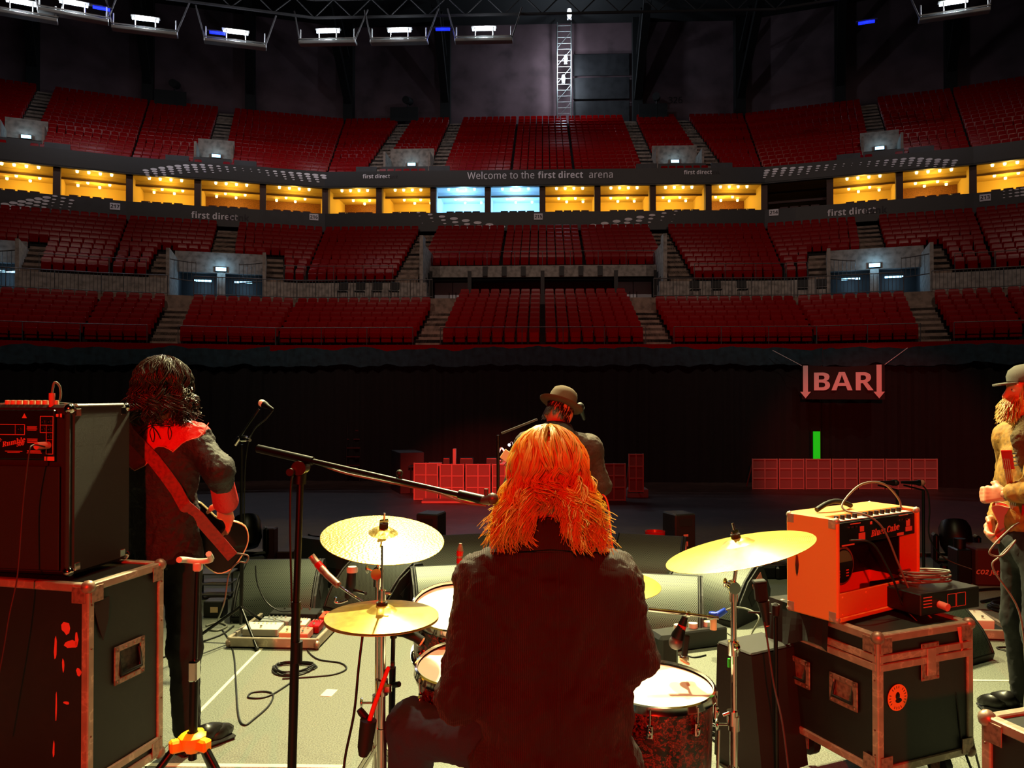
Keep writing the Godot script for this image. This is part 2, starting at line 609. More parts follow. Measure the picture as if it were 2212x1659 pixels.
# one folded stadium seat, its back to the row behind, facing the stage along +z
func seat_shapes() -> Array:
	var back := mb()
	var pan := mb()
	var leg := mb()
	var prof := [[0.40, 0.03], [0.58, 0.015], [0.76, -0.012], [0.85, -0.03], [0.88, -0.055]]
	for k in prof.size() - 1:
		var wa := 0.225 if k < 3 else 0.205
		var wb := 0.225 if k < 2 else (0.205 if k < 3 else 0.16)
		var a: Array = prof[k]
		var b: Array = prof[k + 1]
		var n := Vector3(0, a[1] - b[1], b[0] - a[0]).normalized()
		quad(back, Vector3(-wa, a[0], a[1]), Vector3(wa, a[0], a[1]), Vector3(wb, b[0], b[1]), Vector3(-wb, b[0], b[1]), n)
		quad(back, Vector3(-wa, a[0], a[1] - 0.04), Vector3(wa, a[0], a[1] - 0.04), Vector3(wb, b[0], b[1] - 0.04), Vector3(-wb, b[0], b[1] - 0.04), -n)
	quad(back, Vector3(-0.16, 0.88, -0.055), Vector3(0.16, 0.88, -0.055), Vector3(0.16, 0.88, -0.095), Vector3(-0.16, 0.88, -0.095), Vector3.UP)
	box(pan, Vector3(0, 0.40, 0.085), Vector3(0.44, 0.46, 0.07), Basis(Vector3.RIGHT, 0.05), 0.03)
	box(leg, Vector3(0, 0.2, 0.0), Vector3(0.05, 0.4, 0.05))
	box(leg, Vector3(0, 0.38, 0.0), Vector3(0.44, 0.03, 0.05))
	return [back, pan, leg]

func build_bowl() -> void:
	var shapes := seat_shapes()
	var meshes := [shapes[0].commit(), shapes[1].commit(), shapes[2].commit()]
	var all := mb()
	for m in [meshes[0], meshes[1]]:
		all.append_from(m, 0, Transform3D())
	var joined := all.commit()
	var rest := []
	var singles := 0
	# tiers: first ring, first tread height, rows, depth and rise of a row, aisles and openings by facet
	var tiers := [
		{"ring": 34.2, "y": 3.7, "rows": 9, "rise": 0.32, "side_rows": 7},
		{"ring": 43.2, "y": 7.7, "rows": 11, "rise": 0.42, "side_rows": 11},
		{"ring": 53.2, "y": 16.15, "rows": 17, "rise": 0.52, "side_rows": 17}]
	var names := ["lower", "middle", "upper"]
	for t in 3:
		var tier: Dictionary = tiers[t]
		var slab := mb()
		for r in tier.rows:
			for i in [-2, -1, 0, 1, 2]:
				var ring: float = tier.ring + 0.85 * r
				var y: float = tier.y + tier.rise * r
				var cuts := row_openings(t, i, r)
				var sp := facet_span(i, ring)
				if t == 0 and r >= tier.side_rows:
					if i != 0:
						continue
					sp = Vector2(-4.4, 4.4)
				for e in stretches(sp.x, sp.y, cuts):
					fblock(slab, i, e[0], e[1], ring - 0.42, ring + 0.43, y - (0.75 if t < 2 else 0.52), y)
				for e in stretches(sp.x + 0.06, sp.y - 0.06, cuts + row_aisles(t, i, r)):
					var count := int(floor((e[1] - e[0]) / 0.49))
					var pitch: float = (e[1] - e[0]) / maxi(count, 1)
					for k in count:
						var s: float = e[0] + (k + 0.5) * pitch
						var where := fp(i, s, ring + 0.1, y)
						if where.z > -20.0 or absf(where.x) > -where.z * 0.72:
							continue
						if singles < 300 and t == 0:
							singles += 1
							var o := thing("stadium_seat", "red seat, %s row of the lower tier, %s" % [["lowest", "second", "third", "fourth"][r], seat_block(i, s)], "seat", where, facet_turn(i), "red seats of the lower tier front rows")
							for q in 3:
								var c := MeshInstance3D.new()
								c.name = ["backrest", "seat", "bracket"][q]
								c.mesh = meshes[q]
								c.material_override = M.seat_red if q < 2 else M.steel_black
								o.add_child(c, true)
						else:
							rest.append(Transform3D(yaw(facet_turn(i)), where))
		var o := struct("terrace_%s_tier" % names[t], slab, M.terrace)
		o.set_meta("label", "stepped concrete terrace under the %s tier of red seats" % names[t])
	var mm := MultiMesh.new()
	mm.transform_format = MultiMesh.TRANSFORM_3D
	mm.mesh = joined
	mm.instance_count = rest.size()
	for k in rest.size():
		mm.set_instance_transform(k, rest[k])
	var mi := MultiMeshInstance3D.new()
	mi.name = "stadium_seats"
	mi.multimesh = mm
	mi.material_override = M.seat_red
	add_child(mi)
	mi.set_meta("kind", "stuff")
	tag(mi, "thousands of folded red plastic seats filling the tiers of the arena", "seats")
	# stairs in the aisles
	for t in 3:
		var tier: Dictionary = tiers[t]
		for i in [-2, -1, 0, 1, 2]:
			for a in row_aisles(t, i):
				if a.size() > 2 and a[2] == "gap":
					continue
				var st := mb()
				for r in tier.rows:
					if t == 0 and r >= 7:
						continue
					var open := false
					for c in row_openings(t, i, r):
						open = open or (c[0] < (a[0] + a[1]) / 2.0 and c[1] > (a[0] + a[1]) / 2.0)
					if t == 1 and r >= 5 and not [a[0], a[1]] in row_aisles(t, i, r):
						open = true
					if open:
						continue
					var ring: float = tier.ring + 0.85 * r
					var y: float = tier.y + tier.rise * r
					fblock(st, i, float(a[0]), float(a[1]), ring - 0.42, ring + 0.43, y - 0.4, y + 0.02)
					fblock(st, i, float(a[0]) + 0.05, float(a[1]) - 0.05, ring, ring + 0.425, y, y + tier.rise * 0.5)
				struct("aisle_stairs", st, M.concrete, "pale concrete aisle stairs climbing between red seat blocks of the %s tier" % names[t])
	# walkway behind the lower tier, with the wall of the middle tier over it
	var walk := mb()
	var wall := mb()
	for i in [-2, -1, 0, 1, 2]:
		for e in (stretches(facet_span(i, 41.0).x, facet_span(i, 41.0).y, [[-4.4, 4.4]] if i == 0 else [])):
			fblock(walk, i, e[0], e[1], 39.9, 44.0, 5.4, 6.5)
		var cuts := [[-6.3, 6.3]] if i == 0 else ([[0.95, 5.65]] if absi(i) == 1 else [[6.0, 10.6]])
		for e in stretches(facet_span(i, 42.8).x, facet_span(i, 42.8).y, cuts):
			fblock(wall, i, e[0], e[1], 42.6, 42.85, 6.5, 7.7)
	fblock(walk, 0, -6.3, 6.3, 41.0, 47.0, 5.4, 6.26)
	struct("floor_walkway", walk, M.concrete)
	struct("wall_walkway", wall, M.vom_wall)
	build_openings()
	build_rails()

func row_aisles(t: int, i: int, r := 0) -> Array:
	var k := absi(i)
	if t == 0:
		return [[[-5.6, -4.4], [4.4, 5.6], [-0.09, 0.09, "gap"]], [[4.15, 5.35]], [[8.6, 9.8]]][k]
	if t == 1:
		return [[[-8.2, -6.95], [6.95, 8.2], [-2.5, -2.35, "gap"], [2.35, 2.5, "gap"]], [[2.65, 3.95]] + ([[-0.15, 0.85], [5.75, 6.75]] if r < 5 else []), [[8.0, 9.2]] + ([[5.0, 5.9], [10.7, 11.6]] if r < 5 else [])][k]
	return [[[-12.4, -11.2], [-7.95, -6.8], [6.8, 7.95], [11.2, 12.4], [-2.2, -2.05, "gap"], [2.05, 2.2, "gap"]], [[3.75, 5.0]], [[6.7, 7.9]]][k]

# openings (vomitories): stretches of a row that are cut away
func row_openings(t: int, i: int, r: int) -> Array:
	var k := absi(i)
	if t == 1:
		if k == 0 and r < 3:
			return [[-6.5, 6.5]]
		if k == 1 and r < 4:
			return [[0.85, 5.75]]
		if k == 2 and r < 4:
			return [[5.9, 10.7]]
	if t == 2:
		if k == 0 and r >= 1 and r < 5:
			return [[-11.1, -7.9], [7.9, 11.1]]
		if k == 1 and r >= 1 and r < 5:
			return [[3.2, 5.6]]
		if k == 2 and r >= 1 and r < 5:
			return [[6.1, 8.5]]
	return []

func exit_sign(i: int, s: float, ring: float, y: float, energy: float, where: String) -> void:
	var o := thing("exit_sign", "small glowing blue-white exit sign box " + where, "sign", fp(i, s, ring, y), facet_turn(i), "lit exit signs of the arena")
	var st := mb()
	box(st, Vector3.ZERO, Vector3(0.62, 0.26, 0.1), Basis(), 0.02)
	part("housing", st, M.steel_black, o)
	st = mb()
	box(st, Vector3(0, 0, 0.055), Vector3(0.56, 0.2, 0.02))
	part("lit_face", st, M.exit_glow, o)
	omni(o, Vector3(0, 0, 0.35), Color(0.62, 0.86, 1.0), energy, 0.1)

func seat_block(i: int, s: float) -> String:
	var side := "banner side" if (i > 0 or (i == 0 and s > 0.0)) else "bannerless side"
	if i == 0 and absf(s) < 4.5:
		return "centre block, " + side
	if i == 0:
		return "block next to the centre, " + side
	if absi(i) == 1:
		return ("before" if s < 4.7 else "beyond") + " the outer aisle, " + side
	return "outermost block, " + side

func build_openings() -> void:
	# side openings of the middle tier: pale walls, a beam over two dark doorways and a lit sign
	for i in [-2, -1, 1, 2]:
		var s0 := 0.85 if absi(i) == 1 else 5.9
		var s1 := 5.75 if absi(i) == 1 else 10.7
		var m := (s0 + s1) / 2.0
		var st := mb()
		fblock(st, i, s0, s1, 45.98, 46.16, 8.55, 9.72)
		fblock(st, i, s0 - 0.05, s0 + 0.12, 42.7, 46.5, 6.5, 9.3)
		fblock(st, i, s1 - 0.12, s1 + 0.05, 42.7, 46.5, 6.5, 9.3)
		fblock(st, i, m - 0.22, m + 0.22, 45.98, 46.3, 6.5, 8.55)
		fblock(st, i, s0, s1, 42.7, 49.6, 6.3, 6.5)
		var o := struct("wall_opening", st, M.vom_wall, "pale walls of the entrance opening cut into the middle tier")
		st = mb()
		fblock(st, i, s0, s1, 49.4, 49.6, 6.5, 9.0)
		fblock(st, i, s0 - 0.1, s0, 46.5, 49.6, 6.5, 9.0)
		fblock(st, i, s1, s1 + 0.1, 46.5, 49.6, 6.5, 9.0)
		fblock(st, i, s0, s1, 46.5, 49.6, 8.9, 9.0)
		struct("passage_lining", st, M.fascia_grey, "", o)
		st = mb()
		for g in [m - 1.1, m + 1.2]:
			fblock(st, i, g - 0.5, g + 0.5, 48.4, 48.5, 8.35, 8.45)
		struct("tube_lamp", st, M.exit_glow, "", o)
		for g in [m - 1.1, m + 1.2]:
			omni(o, fp(i, g, 48.2, 8.1), Color(0.66, 0.85, 1.0), 0.6, 0.2)
		exit_sign(i, m, 45.88, 8.75, 0.55, "over a doorway of the middle tier")
		# curved guard rails at both sides of the opening
		for e in [[s0 + 0.1, s0 + 1.35], [s1 - 0.1, s1 - 1.35]]:
			st = mb()
			var pts := []
			for k in 7:
				var f := k / 6.0
				pts.append([lerpf(e[0], e[1], f), 42.9 + 0.5 * sin(f * PI / 2)])
			for h in [7.75, 8.75]:
				tube(st, pts.map(func(p): return fp(i, p[0], p[1], h - (0.2 * absf(p[0] - e[0])) * 0.3)), 0.03, 5)
			for p in pts:
				rod(st, fp(i, p[0], p[1], 7.7), fp(i, p[0], p[1], 8.75), 0.015, 4)
			solo("guard_rail", st, M.steel_rail, "curved barred guard rail beside the entrance opening of the middle tier", "railing", "curved guard rails at the openings")
	# middle: wide recess under the centre block, a doorway at each end
	var st := mb()
	fblock(st, 0, -6.5, 6.5, 45.12, 45.3, 8.35, 9.0)
	var beam := struct("wall_centre", st, M.vom_wall, "pale beam and red back wall of the recess under the centre block")
	st = mb()
	fblock(st, 0, -4.1, 4.1, 46.6, 46.8, 6.2, 8.8)
	struct("recess_wall", st, M.maroon, "dark red back wall", beam)
	st = mb()
	for x in [-3.3, -2.2, -1.1, 1.1, 2.2, 3.3]:
		fblock(st, 0, x - 0.14, x + 0.14, 45.02, 45.12, 8.4, 8.95)
	for x in [-6.45, -4.2, 0.0, 4.2, 6.45]:
		fblock(st, 0, x - 0.11, x + 0.11, 45.1, 45.5, 6.2, 8.7)
	struct("beam_rib", st, M.fascia_black, "", beam)
	for sg in [-1.0, 1.0]:
		st = mb()
		fblock(st, 0, sg * 6.62 - 0.1, sg * 6.62 + 0.1, 42.7, 46.8, 6.2, 9.9)
		fblock(st, 0, sg * 6.62 - 0.1, sg * 6.62 + 0.1, 42.7, 43.6, 9.9, 10.3)
		struct("side_wall", st, M.vom_wall, "", beam)
		var door := thing("swing_doors", "pair of pale blue-lit doors in the recess, on the side of the " + ("small wall screen" if sg < 0 else "bare red wall"), "door", arena(sg * 5.35, 46.7, 6.26), -TURN)
		st = mb()
		for e in [-0.55, 0.55]:
			box(st, Vector3(e, 1.0, 0), Vector3(1.06, 2.0, 0.06), Basis(), 0.01)
		part("leaf", st, M.suite_white, door)
		st = mb()
		for e in [-0.2, 0.2]:
			rod(st, Vector3(e, 0.8, 0.09), Vector3(e, 1.4, 0.09), 0.03, 6)
		part("pull_handle", st, M.chrome, door)
		st = mb()
		box(st, Vector3(0, 2.35, 0.4), Vector3(2.2, 0.5, 0.1))
		part("header", st, M.vom_wall, door)
		exit_sign(0, sg * 5.35, 45.9, 8.35, 1.6, "in the recess by the " + ("small wall screen" if sg < 0 else "bare red wall"))
	st = mb()
	fblock(st, 0, -4.0, -2.4, 46.5, 46.6, 7.5, 8.2)
	solo("wall_screen", st, M.panel_black, "small black screen on the dark red wall of the recess", "screen")
	# openings of the upper tier
	for e in [[-2, 7.3, 1.2], [-1, 4.4, 1.2], [0, -9.5, 1.6], [0, 9.5, 1.6], [1, 4.4, 1.2], [2, 7.3, 1.2]]:
		var i: int = e[0]
		var c: float = e[1]
		var h: float = e[2]
		st = mb()
		fblock(st, i, c - h, c + h, 56.85, 57.0, 18.2, 19.5)
		fblock(st, i, c - h - 0.05, c - h + 0.1, 54.6, 57.1, 16.7, 18.6)
		fblock(st, i, c + h - 0.1, c + h + 0.05, 54.6, 57.1, 16.7, 18.6)
		fblock(st, i, c - h, c + h, 53.6, 58.5, 16.1, 16.7)
		var o := struct("wall_upper_opening", st, M.concrete, "pale walls of an entrance opening in the upper tier")
		st = mb()
		fblock(st, i, c - h, c + h, 58.4, 58.5, 16.7, 18.5)
		fblock(st, i, c - h, c + h, 53.75, 53.85, 16.7, 17.3)
		struct("dark_panel", st, M.fascia_black, "", o)
		st = mb()
		for s in [c - h - 0.9, c + h + 0.9]:
			fblock(st, i, s - 0.7, s + 0.7, 53.0, 53.15, 16.5, 17.1)
		struct("parapet_panel", st, M.fascia_grey, "", o)
		exit_sign(i, c, 56.7, 18.3, 0.5, "over a doorway of the upper tier")

func railing(i: int, s0: float, s1: float, ring: float, y: float, h: float, gap: float, posts_only: bool, label: String, group: String) -> void:
	var o := thing("railing", label, "railing", fp(i, s0, ring, y), 0, group)
	var st := mb()
	rod(st, fp(i, s0, ring, y + h), fp(i, s1, ring, y + h), 0.018 if posts_only else 0.026, 5)
	if not posts_only:
		rod(st, fp(i, s0, ring, y + 0.08), fp(i, s1, ring, y + 0.08), 0.02, 4)
	wpart("hand_rail", st, M.steel_rail, o)
	st = mb()
	var n := maxi(1, int((s1 - s0) / gap))
	for k in n + 1:
		var s := lerpf(s0, s1, float(k) / n)
		rod(st, fp(i, s, ring, y), fp(i, s, ring, y + h), 0.016 if posts_only else (0.022 if k % 6 == 0 else 0.011), 4)
	var b := wpart("baluster", st, M.steel_rail, o)
	b.set_meta("kind", "stuff")

func build_rails() -> void:
	for i in [-2, -1, 0, 1, 2]:
		var sp := facet_span(i, 39.9)
		var cuts := row_aisles(0, i).filter(func(a): return a.size() == 2) + ([[-5.6, 5.6]] if i == 0 else [])
		for e in stretches(sp.x, sp.y, cuts):
			if e[1] - e[0] > 0.4:
				railing(i, e[0], e[1], 39.85, 6.5, 0.95, 0.16, false, "barred steel railing along the walkway above the lower tier", "walkway railings")
		sp = facet_span(i, 33.7)
		for e in stretches(sp.x, sp.y, row_aisles(0, i).filter(func(a): return a.size() == 2)):
			railing(i, e[0], e[1], 33.75, 3.4, 1.1, 1.6, true, "thin steel crash rail in front of the lowest row of seats", "front row crash rails")
		sp = facet_span(i, 43.0)
		for e in stretches(sp.x, sp.y, row_aisles(1, i).filter(func(a): return a.size() == 2) + ([[-6.5, 6.5]] if i == 0 else ([[0.85, 5.75]] if absi(i) == 1 else [[5.9, 10.7]]))):
			if e[1] - e[0] > 0.6:
				railing(i, e[0], e[1], 42.75, 7.7, 0.95, 1.6, true, "thin steel crash rail in front of the middle tier", "middle tier crash rails")
	railing(0, -6.4, 6.4, 45.3, 9.0, 0.85, 1.6, true, "thin steel crash rail on the parapet of the centre block", "middle tier crash rails")
	# black loudspeaker cabinets and folded chairs standing on the walkway behind the railing
	for e in [[0, -8.6], [0, -9.5], [0, -10.4], [0, -7.7], [0, 7.8], [0, 8.9], [0, 10.2], [1, -0.4], [1, 0.5]]:
		var p := fp(e[0], e[1], 40.5, 6.5)
		var o := thing("stacked_chair", "dark chair standing behind the walkway railing", "chair", p, facet_turn(e[0]), "dark chairs on the walkway")
		var st := mb()
		box(st, Vector3(0, 0.45, 0), Vector3(0.5, 0.06, 0.45), Basis(), 0.02)
		part("seat", st, M.steel_black, o)
		st = mb()
		box(st, Vector3(0, 0.75, -0.22), Vector3(0.5, 0.4, 0.05), Basis(Vector3.RIGHT, -0.15), 0.02)
		part("backrest", st, M.steel_black, o)
		for q in [[-1, -1], [1, -1], [1, 1], [-1, 1]]:
			st = mb()
			rod(st, Vector3(q[0] * 0.22, 0, q[1] * 0.2), Vector3(q[0] * 0.22, 0.45, q[1] * 0.18), 0.015, 5)
			part("leg", st, M.steel_black, o)

# ------------------------------------------------------------------ the belt of hospitality boxes with printed fascias above and below
func fascia_text(i: int, px: float, py: float, ring: float, text: String, h: float, m: Material, bold: bool, parent: Node3D) -> void:
	var s := s_at(px, i, ring)
	words(text, h, m, parent, Transform3D(yaw(facet_turn(i)), fp(i, s, ring, y_at(px, py, i, ring))), bold, false, 0.0, 0.01)

func dots(i: int, ring: float, list: Array, parent: Node) -> void:
	var st := mb()
	for e in list:
		var s := s_at(e[0], i, ring)
		var c := fp(i, s, ring, y_at(e[0], e[1], i, ring))
		var b := yaw(facet_turn(i))
		lathe(st, [Vector2(0, 0.004), Vector2(1, 0.004), Vector2(1, 0)], 12, Transform3D(b * Basis(Vector3(e[2], 0, 0), Vector3(0, 0, 1), Vector3(0, -e[2] * 0.36, 0)), c))
	var o := part("printed_dots", st, M.print_white, parent)
	o.set_meta("kind", "stuff")

func build_suites() -> void:
	# fascias: one board per facet below the boxes and one above
	var low := []
	var high := []
	for i in [-2, -1, 0, 1, 2]:
		var st := mb()
		fblock(st, i, null, null, 52.3, 52.45, 12.5, 13.75)
		var o := struct("fascia_board_lower", st, M.fascia_grey if i != 0 else M.fascia_black, "dark printed fascia board below the lit boxes")
		low.append(o)
		st = mb()
		fblock(st, i, null, null, 52.2, 52.35, 15.5, 16.55)
		fblock(st, i, null, null, 52.2, 52.5, 15.45, 15.55)
		var u := struct("fascia_board_upper", st, M.fascia_black, "dark printed fascia board above the lit boxes")
		high.append(u)
	# darker printed areas on the side boards
	for i in [-1, 1]:
		var a: float = s_at(268.0 if i < 0 else 1720.0, i, 52.27)
		var b: float = s_at(560.0 if i < 0 else 2086.0, i, 52.27)
		var st := mb()
		fblock(st, i, minf(a, b), maxf(a, b), 52.285, 52.3, 12.5, 13.75)
		struct("dark_print", st, M.fascia_black, "", low[i + 2])
	var ring := 52.26
	fascia_text(0, 1082, 379, 52.17, "Welcome to the", 0.46, M.print_white, false, high[2])
	fascia_text(0, 1211, 378, 52.17, "first direct", 0.425, M.print_white, true, high[2])
	fascia_text(0, 1299, 377, 52.17, "arena", 0.46, M.print_white, false, high[2])
	fascia_text(0, 812, 381, 52.17, "first direct", 0.26, M.print_white, true, high[2])
	fascia_text(0, 846, 381, 52.17, "bank", 0.26, M.print_dim, false, high[2])
	fascia_text(0, 1509, 372, 52.17, "first direct", 0.26, M.print_white, true, high[2])
	fascia_text(0, 1544, 372, 52.17, "bank", 0.26, M.print_dim, false, high[2])
	fascia_text(-1, 462, 467, ring, "first direct", 0.40, M.print_white, true, low[1])
	fascia_text(-1, 513, 470, ring, "bank", 0.40, M.print_dim, true, low[1])
	fascia_text(1, 1841, 457, ring, "first direct", 0.40, M.print_white, true, low[3])
	fascia_text(1, 1893, 454, ring, "bank", 0.40, M.print_dim, true, low[3])
	for e in [[-1, 246.0, 446.0, "217", -2], [-1, 677.0, 469.0, "216", -1], [0, 1163.0, 468.0, "215", 0], [1, 1673.0, 459.0, "214", 1], [2, 2131.0, 427.0, "213", 2]]:
		var i: int = e[4]
		var s := s_at(e[1], i, ring)
		var y := y_at(e[1], e[2], i, ring)
		var o := thing("block_number_plate", "small white plate with the number %s on the fascia below the lit boxes" % e[3], "sign", fp(i, s, ring, y), facet_turn(i), "block number plates")
		var st := mb()
		box(st, Vector3.ZERO, Vector3(0.58, 0.42, 0.03), Basis(), 0.008)
		part("plate", st, M.print_white, o)
		words(e[3], 0.225, M.print_ink, o, Transform3D(Basis(), Vector3(0, 0, 0.02)), true)
	# dots printed in waves
	var list := []
	for c in 9:
		for r in 4:
			var y: float = 459.0 + 4.4 * c + 7.6 * r
			if y < 494.0:
				list.append([903.0 + 25.7 * c + 3.0 * r, y, (0.27 if c > 2 else 0.12 + 0.05 * c) - 0.055 * r])
				list.append([1461.0 - 25.7 * c - 3.0 * r, y - 3.0, (0.27 if c > 2 else 0.12 + 0.05 * c) - 0.055 * r])
	dots(0, ring, list, low[2])
	list = []
	for c in 9:
		for r in 5:
			var y: float = 441.0 - 2.9 * mini(c, 6) + (4.5 * (c - 6) if c > 6 else 0.0) + 7.0 * r
			if y < 458.0:
				list.append([8.0 + 18.0 * c - 2.0 * r, y, (0.23 if c < 6 else 0.15) - 0.03 * r])
	dots(-2, ring, list, low[0])
	list = []
	for c in 5:
		for r in 3:
			list.append([2172.0 + 14.0 * c, 413.0 - 2.0 * c + 7.0 * r, 0.06 + 0.035 * c])
	dots(2, ring, list, low[4])
	list = []
	for c in 23:
		var x: float = 312.0 + 17.5 * c
		for r in 4:
			var y: float = 368.0 - 12.0 * sin(minf(c, 7) / 7.0 * PI / 2) + (1.55 * maxf(0, c - 7)) + 5.0 * r
			var w: float = 0.17 * absf(cos((c - 3) / 19.0 * PI)) + 0.04
			if r < 1 + 3.0 * absf(cos((c - 3) / 19.0 * PI)):
				list.append([x + 2.0 * r, y, w * (1.0 - 0.16 * r)])
	dots(-1, 52.17, list.filter(func(e): return e[0] < 700.0), high[1])
	list = []
	for c in 25:
		var x: float = 1622.0 + 18.5 * c
		for r in 4:
			var y: float = 376.0 - 13.0 * sin(minf(c, 5) / 5.0 * PI / 2) - 1.5 * maxf(0, c - 5) + (2.5 * maxf(0, c - 19)) + 5.0 * r
			var w: float = 0.16 * absf(cos((c - 3) / 18.0 * PI)) + 0.035
			if r < 1 + 3.0 * absf(cos((c - 3) / 18.0 * PI)):
				list.append([x - 2.0 * r, y, w * (1.0 - 0.16 * r)])
	dots(1, 52.17, list.filter(func(e): return e[0] < 2075.0), high[3])
	# the boxes themselves
	for i in [-2, -1, 0, 1, 2]:
		var sp := facet_span(i, 52.5)
		if absi(i) == 2:
			sp.y = sp.x + 12.0
		var n: int = [8, 3, 3][absi(i)]
		for k in n:
			var a := lerpf(sp.x, sp.y, float(k) / n)
			var b := lerpf(sp.x, sp.y, float(k + 1) / n)
			var style := "warm"
			if i == 0 and (k == 2 or k == 3):
				style = "blue"
			elif i == 1 and k == 0:
				style = "dark"
			elif (i == 0 and (k == 0 or k == 7)) or (i == -1 and k < 2) or (i == 1 and k == 2):
				style = "wood"
			var p: int = [k, 8 + k, 11 + k][absi(i)] if i >= 0 else [0, -1 - k, -4 - k][absi(i)]
			hospitality_box(i, a, b, style, "%s from the icy pair, %s" % [ordinal(p - 3 if p > 3 else 2 - p), "banner side" if p > 3 else "bannerless side"])

func ordinal(n: int) -> String:
	return ["", "first", "second", "third", "fourth", "fifth", "sixth", "seventh", "eighth", "ninth", "tenth", "eleventh"][clampi(n, 0, 11)]

func hospitality_box(i: int, a: float, b: float, style: String, spot_words: String) -> void:
	var label: String = {"warm": "yellow lit box with cream wall, " + spot_words, "wood": "yellow lit box with wooden wall, " + spot_words, "blue": "open hospitality box lit icy blue-white above the plate with number 215", "dark": "unlit hospitality box with a maroon shelf, above the plate with number 214"}[style]
	var o := thing("hospitality_box", label, "balcony box", fp(i, (a + b) / 2.0, 52.5, 13.6), 0, {"warm": "yellow lit boxes with cream walls", "wood": "yellow lit boxes with wooden walls", "blue": "icy blue lit boxes", "dark": ""}[style])
	var wall: Material = M.suite_white if style == "blue" else M.suite_cream
	var st := mb()
	fblock(st, i, a, b, 52.5, 58.2, 13.45, 13.62)
	wpart("floor_slab", st, M.suite_post, o)
	st = mb()
	fblock(st, i, a, b, 57.5, 57.7, 13.6, 15.7)
	wpart("back_wall", st, M.suite_wood if style == "wood" else wall, o)
	for s in [a, b]:
		st = mb()
		fblock(st, i, s - (0.0 if s == a else 0.06), s + (0.06 if s == a else 0.0), 52.9, 57.7, 13.6, 15.7)
		wpart("side_wall", st, wall, o)
	st = mb()
	fblock(st, i, a, b, 53.0, 57.7, 15.6, 15.75)
	fblock(st, i, a, b, 54.3, 54.55, 15.25, 15.6)
	wpart("ceiling_panel", st, wall, o)
	st = mb()
	fblock(st, i, a, b, 54.25, 54.3, 15.22, 15.34)
	wpart("dark_track", st, M.suite_post, o)
	st = mb()
	for s in [a]:
		fblock(st, i, s - 0.2, s + 0.2, 52.42, 52.95, 13.6, 15.7)
	wpart("pillar", st, M.suite_post, o)
	st = mb()
	fblock(st, i, a + 0.25, b - 0.25, 57.2, 57.5, 13.6, 14.25)
	wpart("counter", st, M.suite_wood if style != "blue" else M.suite_white, o)
	st = mb()
	var w := (b - a)
	for k in 4:
		var c := a + w * (0.3 + 0.16 * k)
		fblock(st, i, c - 0.25, c + 0.25, 52.9, 53.05, 13.62, 13.97)
		fblock(st, i, c - 0.22, c + 0.22, 52.6, 52.9, 13.8, 13.9)
	wpart("seat_row", st, M.maroon if style != "blue" else M.steel_black, o)
	if style == "dark":
		st = mb()
		fblock(st, i, a + 0.2, b - 0.2, 53.4, 53.6, 14.35, 14.5)
		wpart("shelf", st, M.maroon, o)
		return
	var tint := Color(0.58, 0.84, 1.0) if style == "blue" else Color(1.0, 0.80, 0.34)
	for k in 8:
		var c := a + w * (0.26 + 0.16 * (k % 4)) + (0.0 if k < 4 else 0.2)
		var r := 53.2 if k < 4 else (55.6 if k % 2 == 0 else 56.6)
		st = mb()
		var p := fp(i, c, r, 15.50 if k < 4 else 15.42)
		lathe(st, [Vector2(0, -0.07), Vector2(0.07, -0.06), Vector2(0.09, 0.0), Vector2(0.09, 0.09)], 8, Transform3D(Basis(), p))
		wpart("downlight", st, M.exit_glow if style == "blue" else M.lamp_warm, o)
	var e := 4.6 if style == "blue" else 2.2
	omni(o, fp(i, (a + b) / 2.0, 53.9, 14.8) - o.position, tint, e * 0.8, 0.15)
	omni(o, fp(i, (a + b) / 2.0, 56.0, 14.9) - o.position, tint, e * 1.3, 0.15)

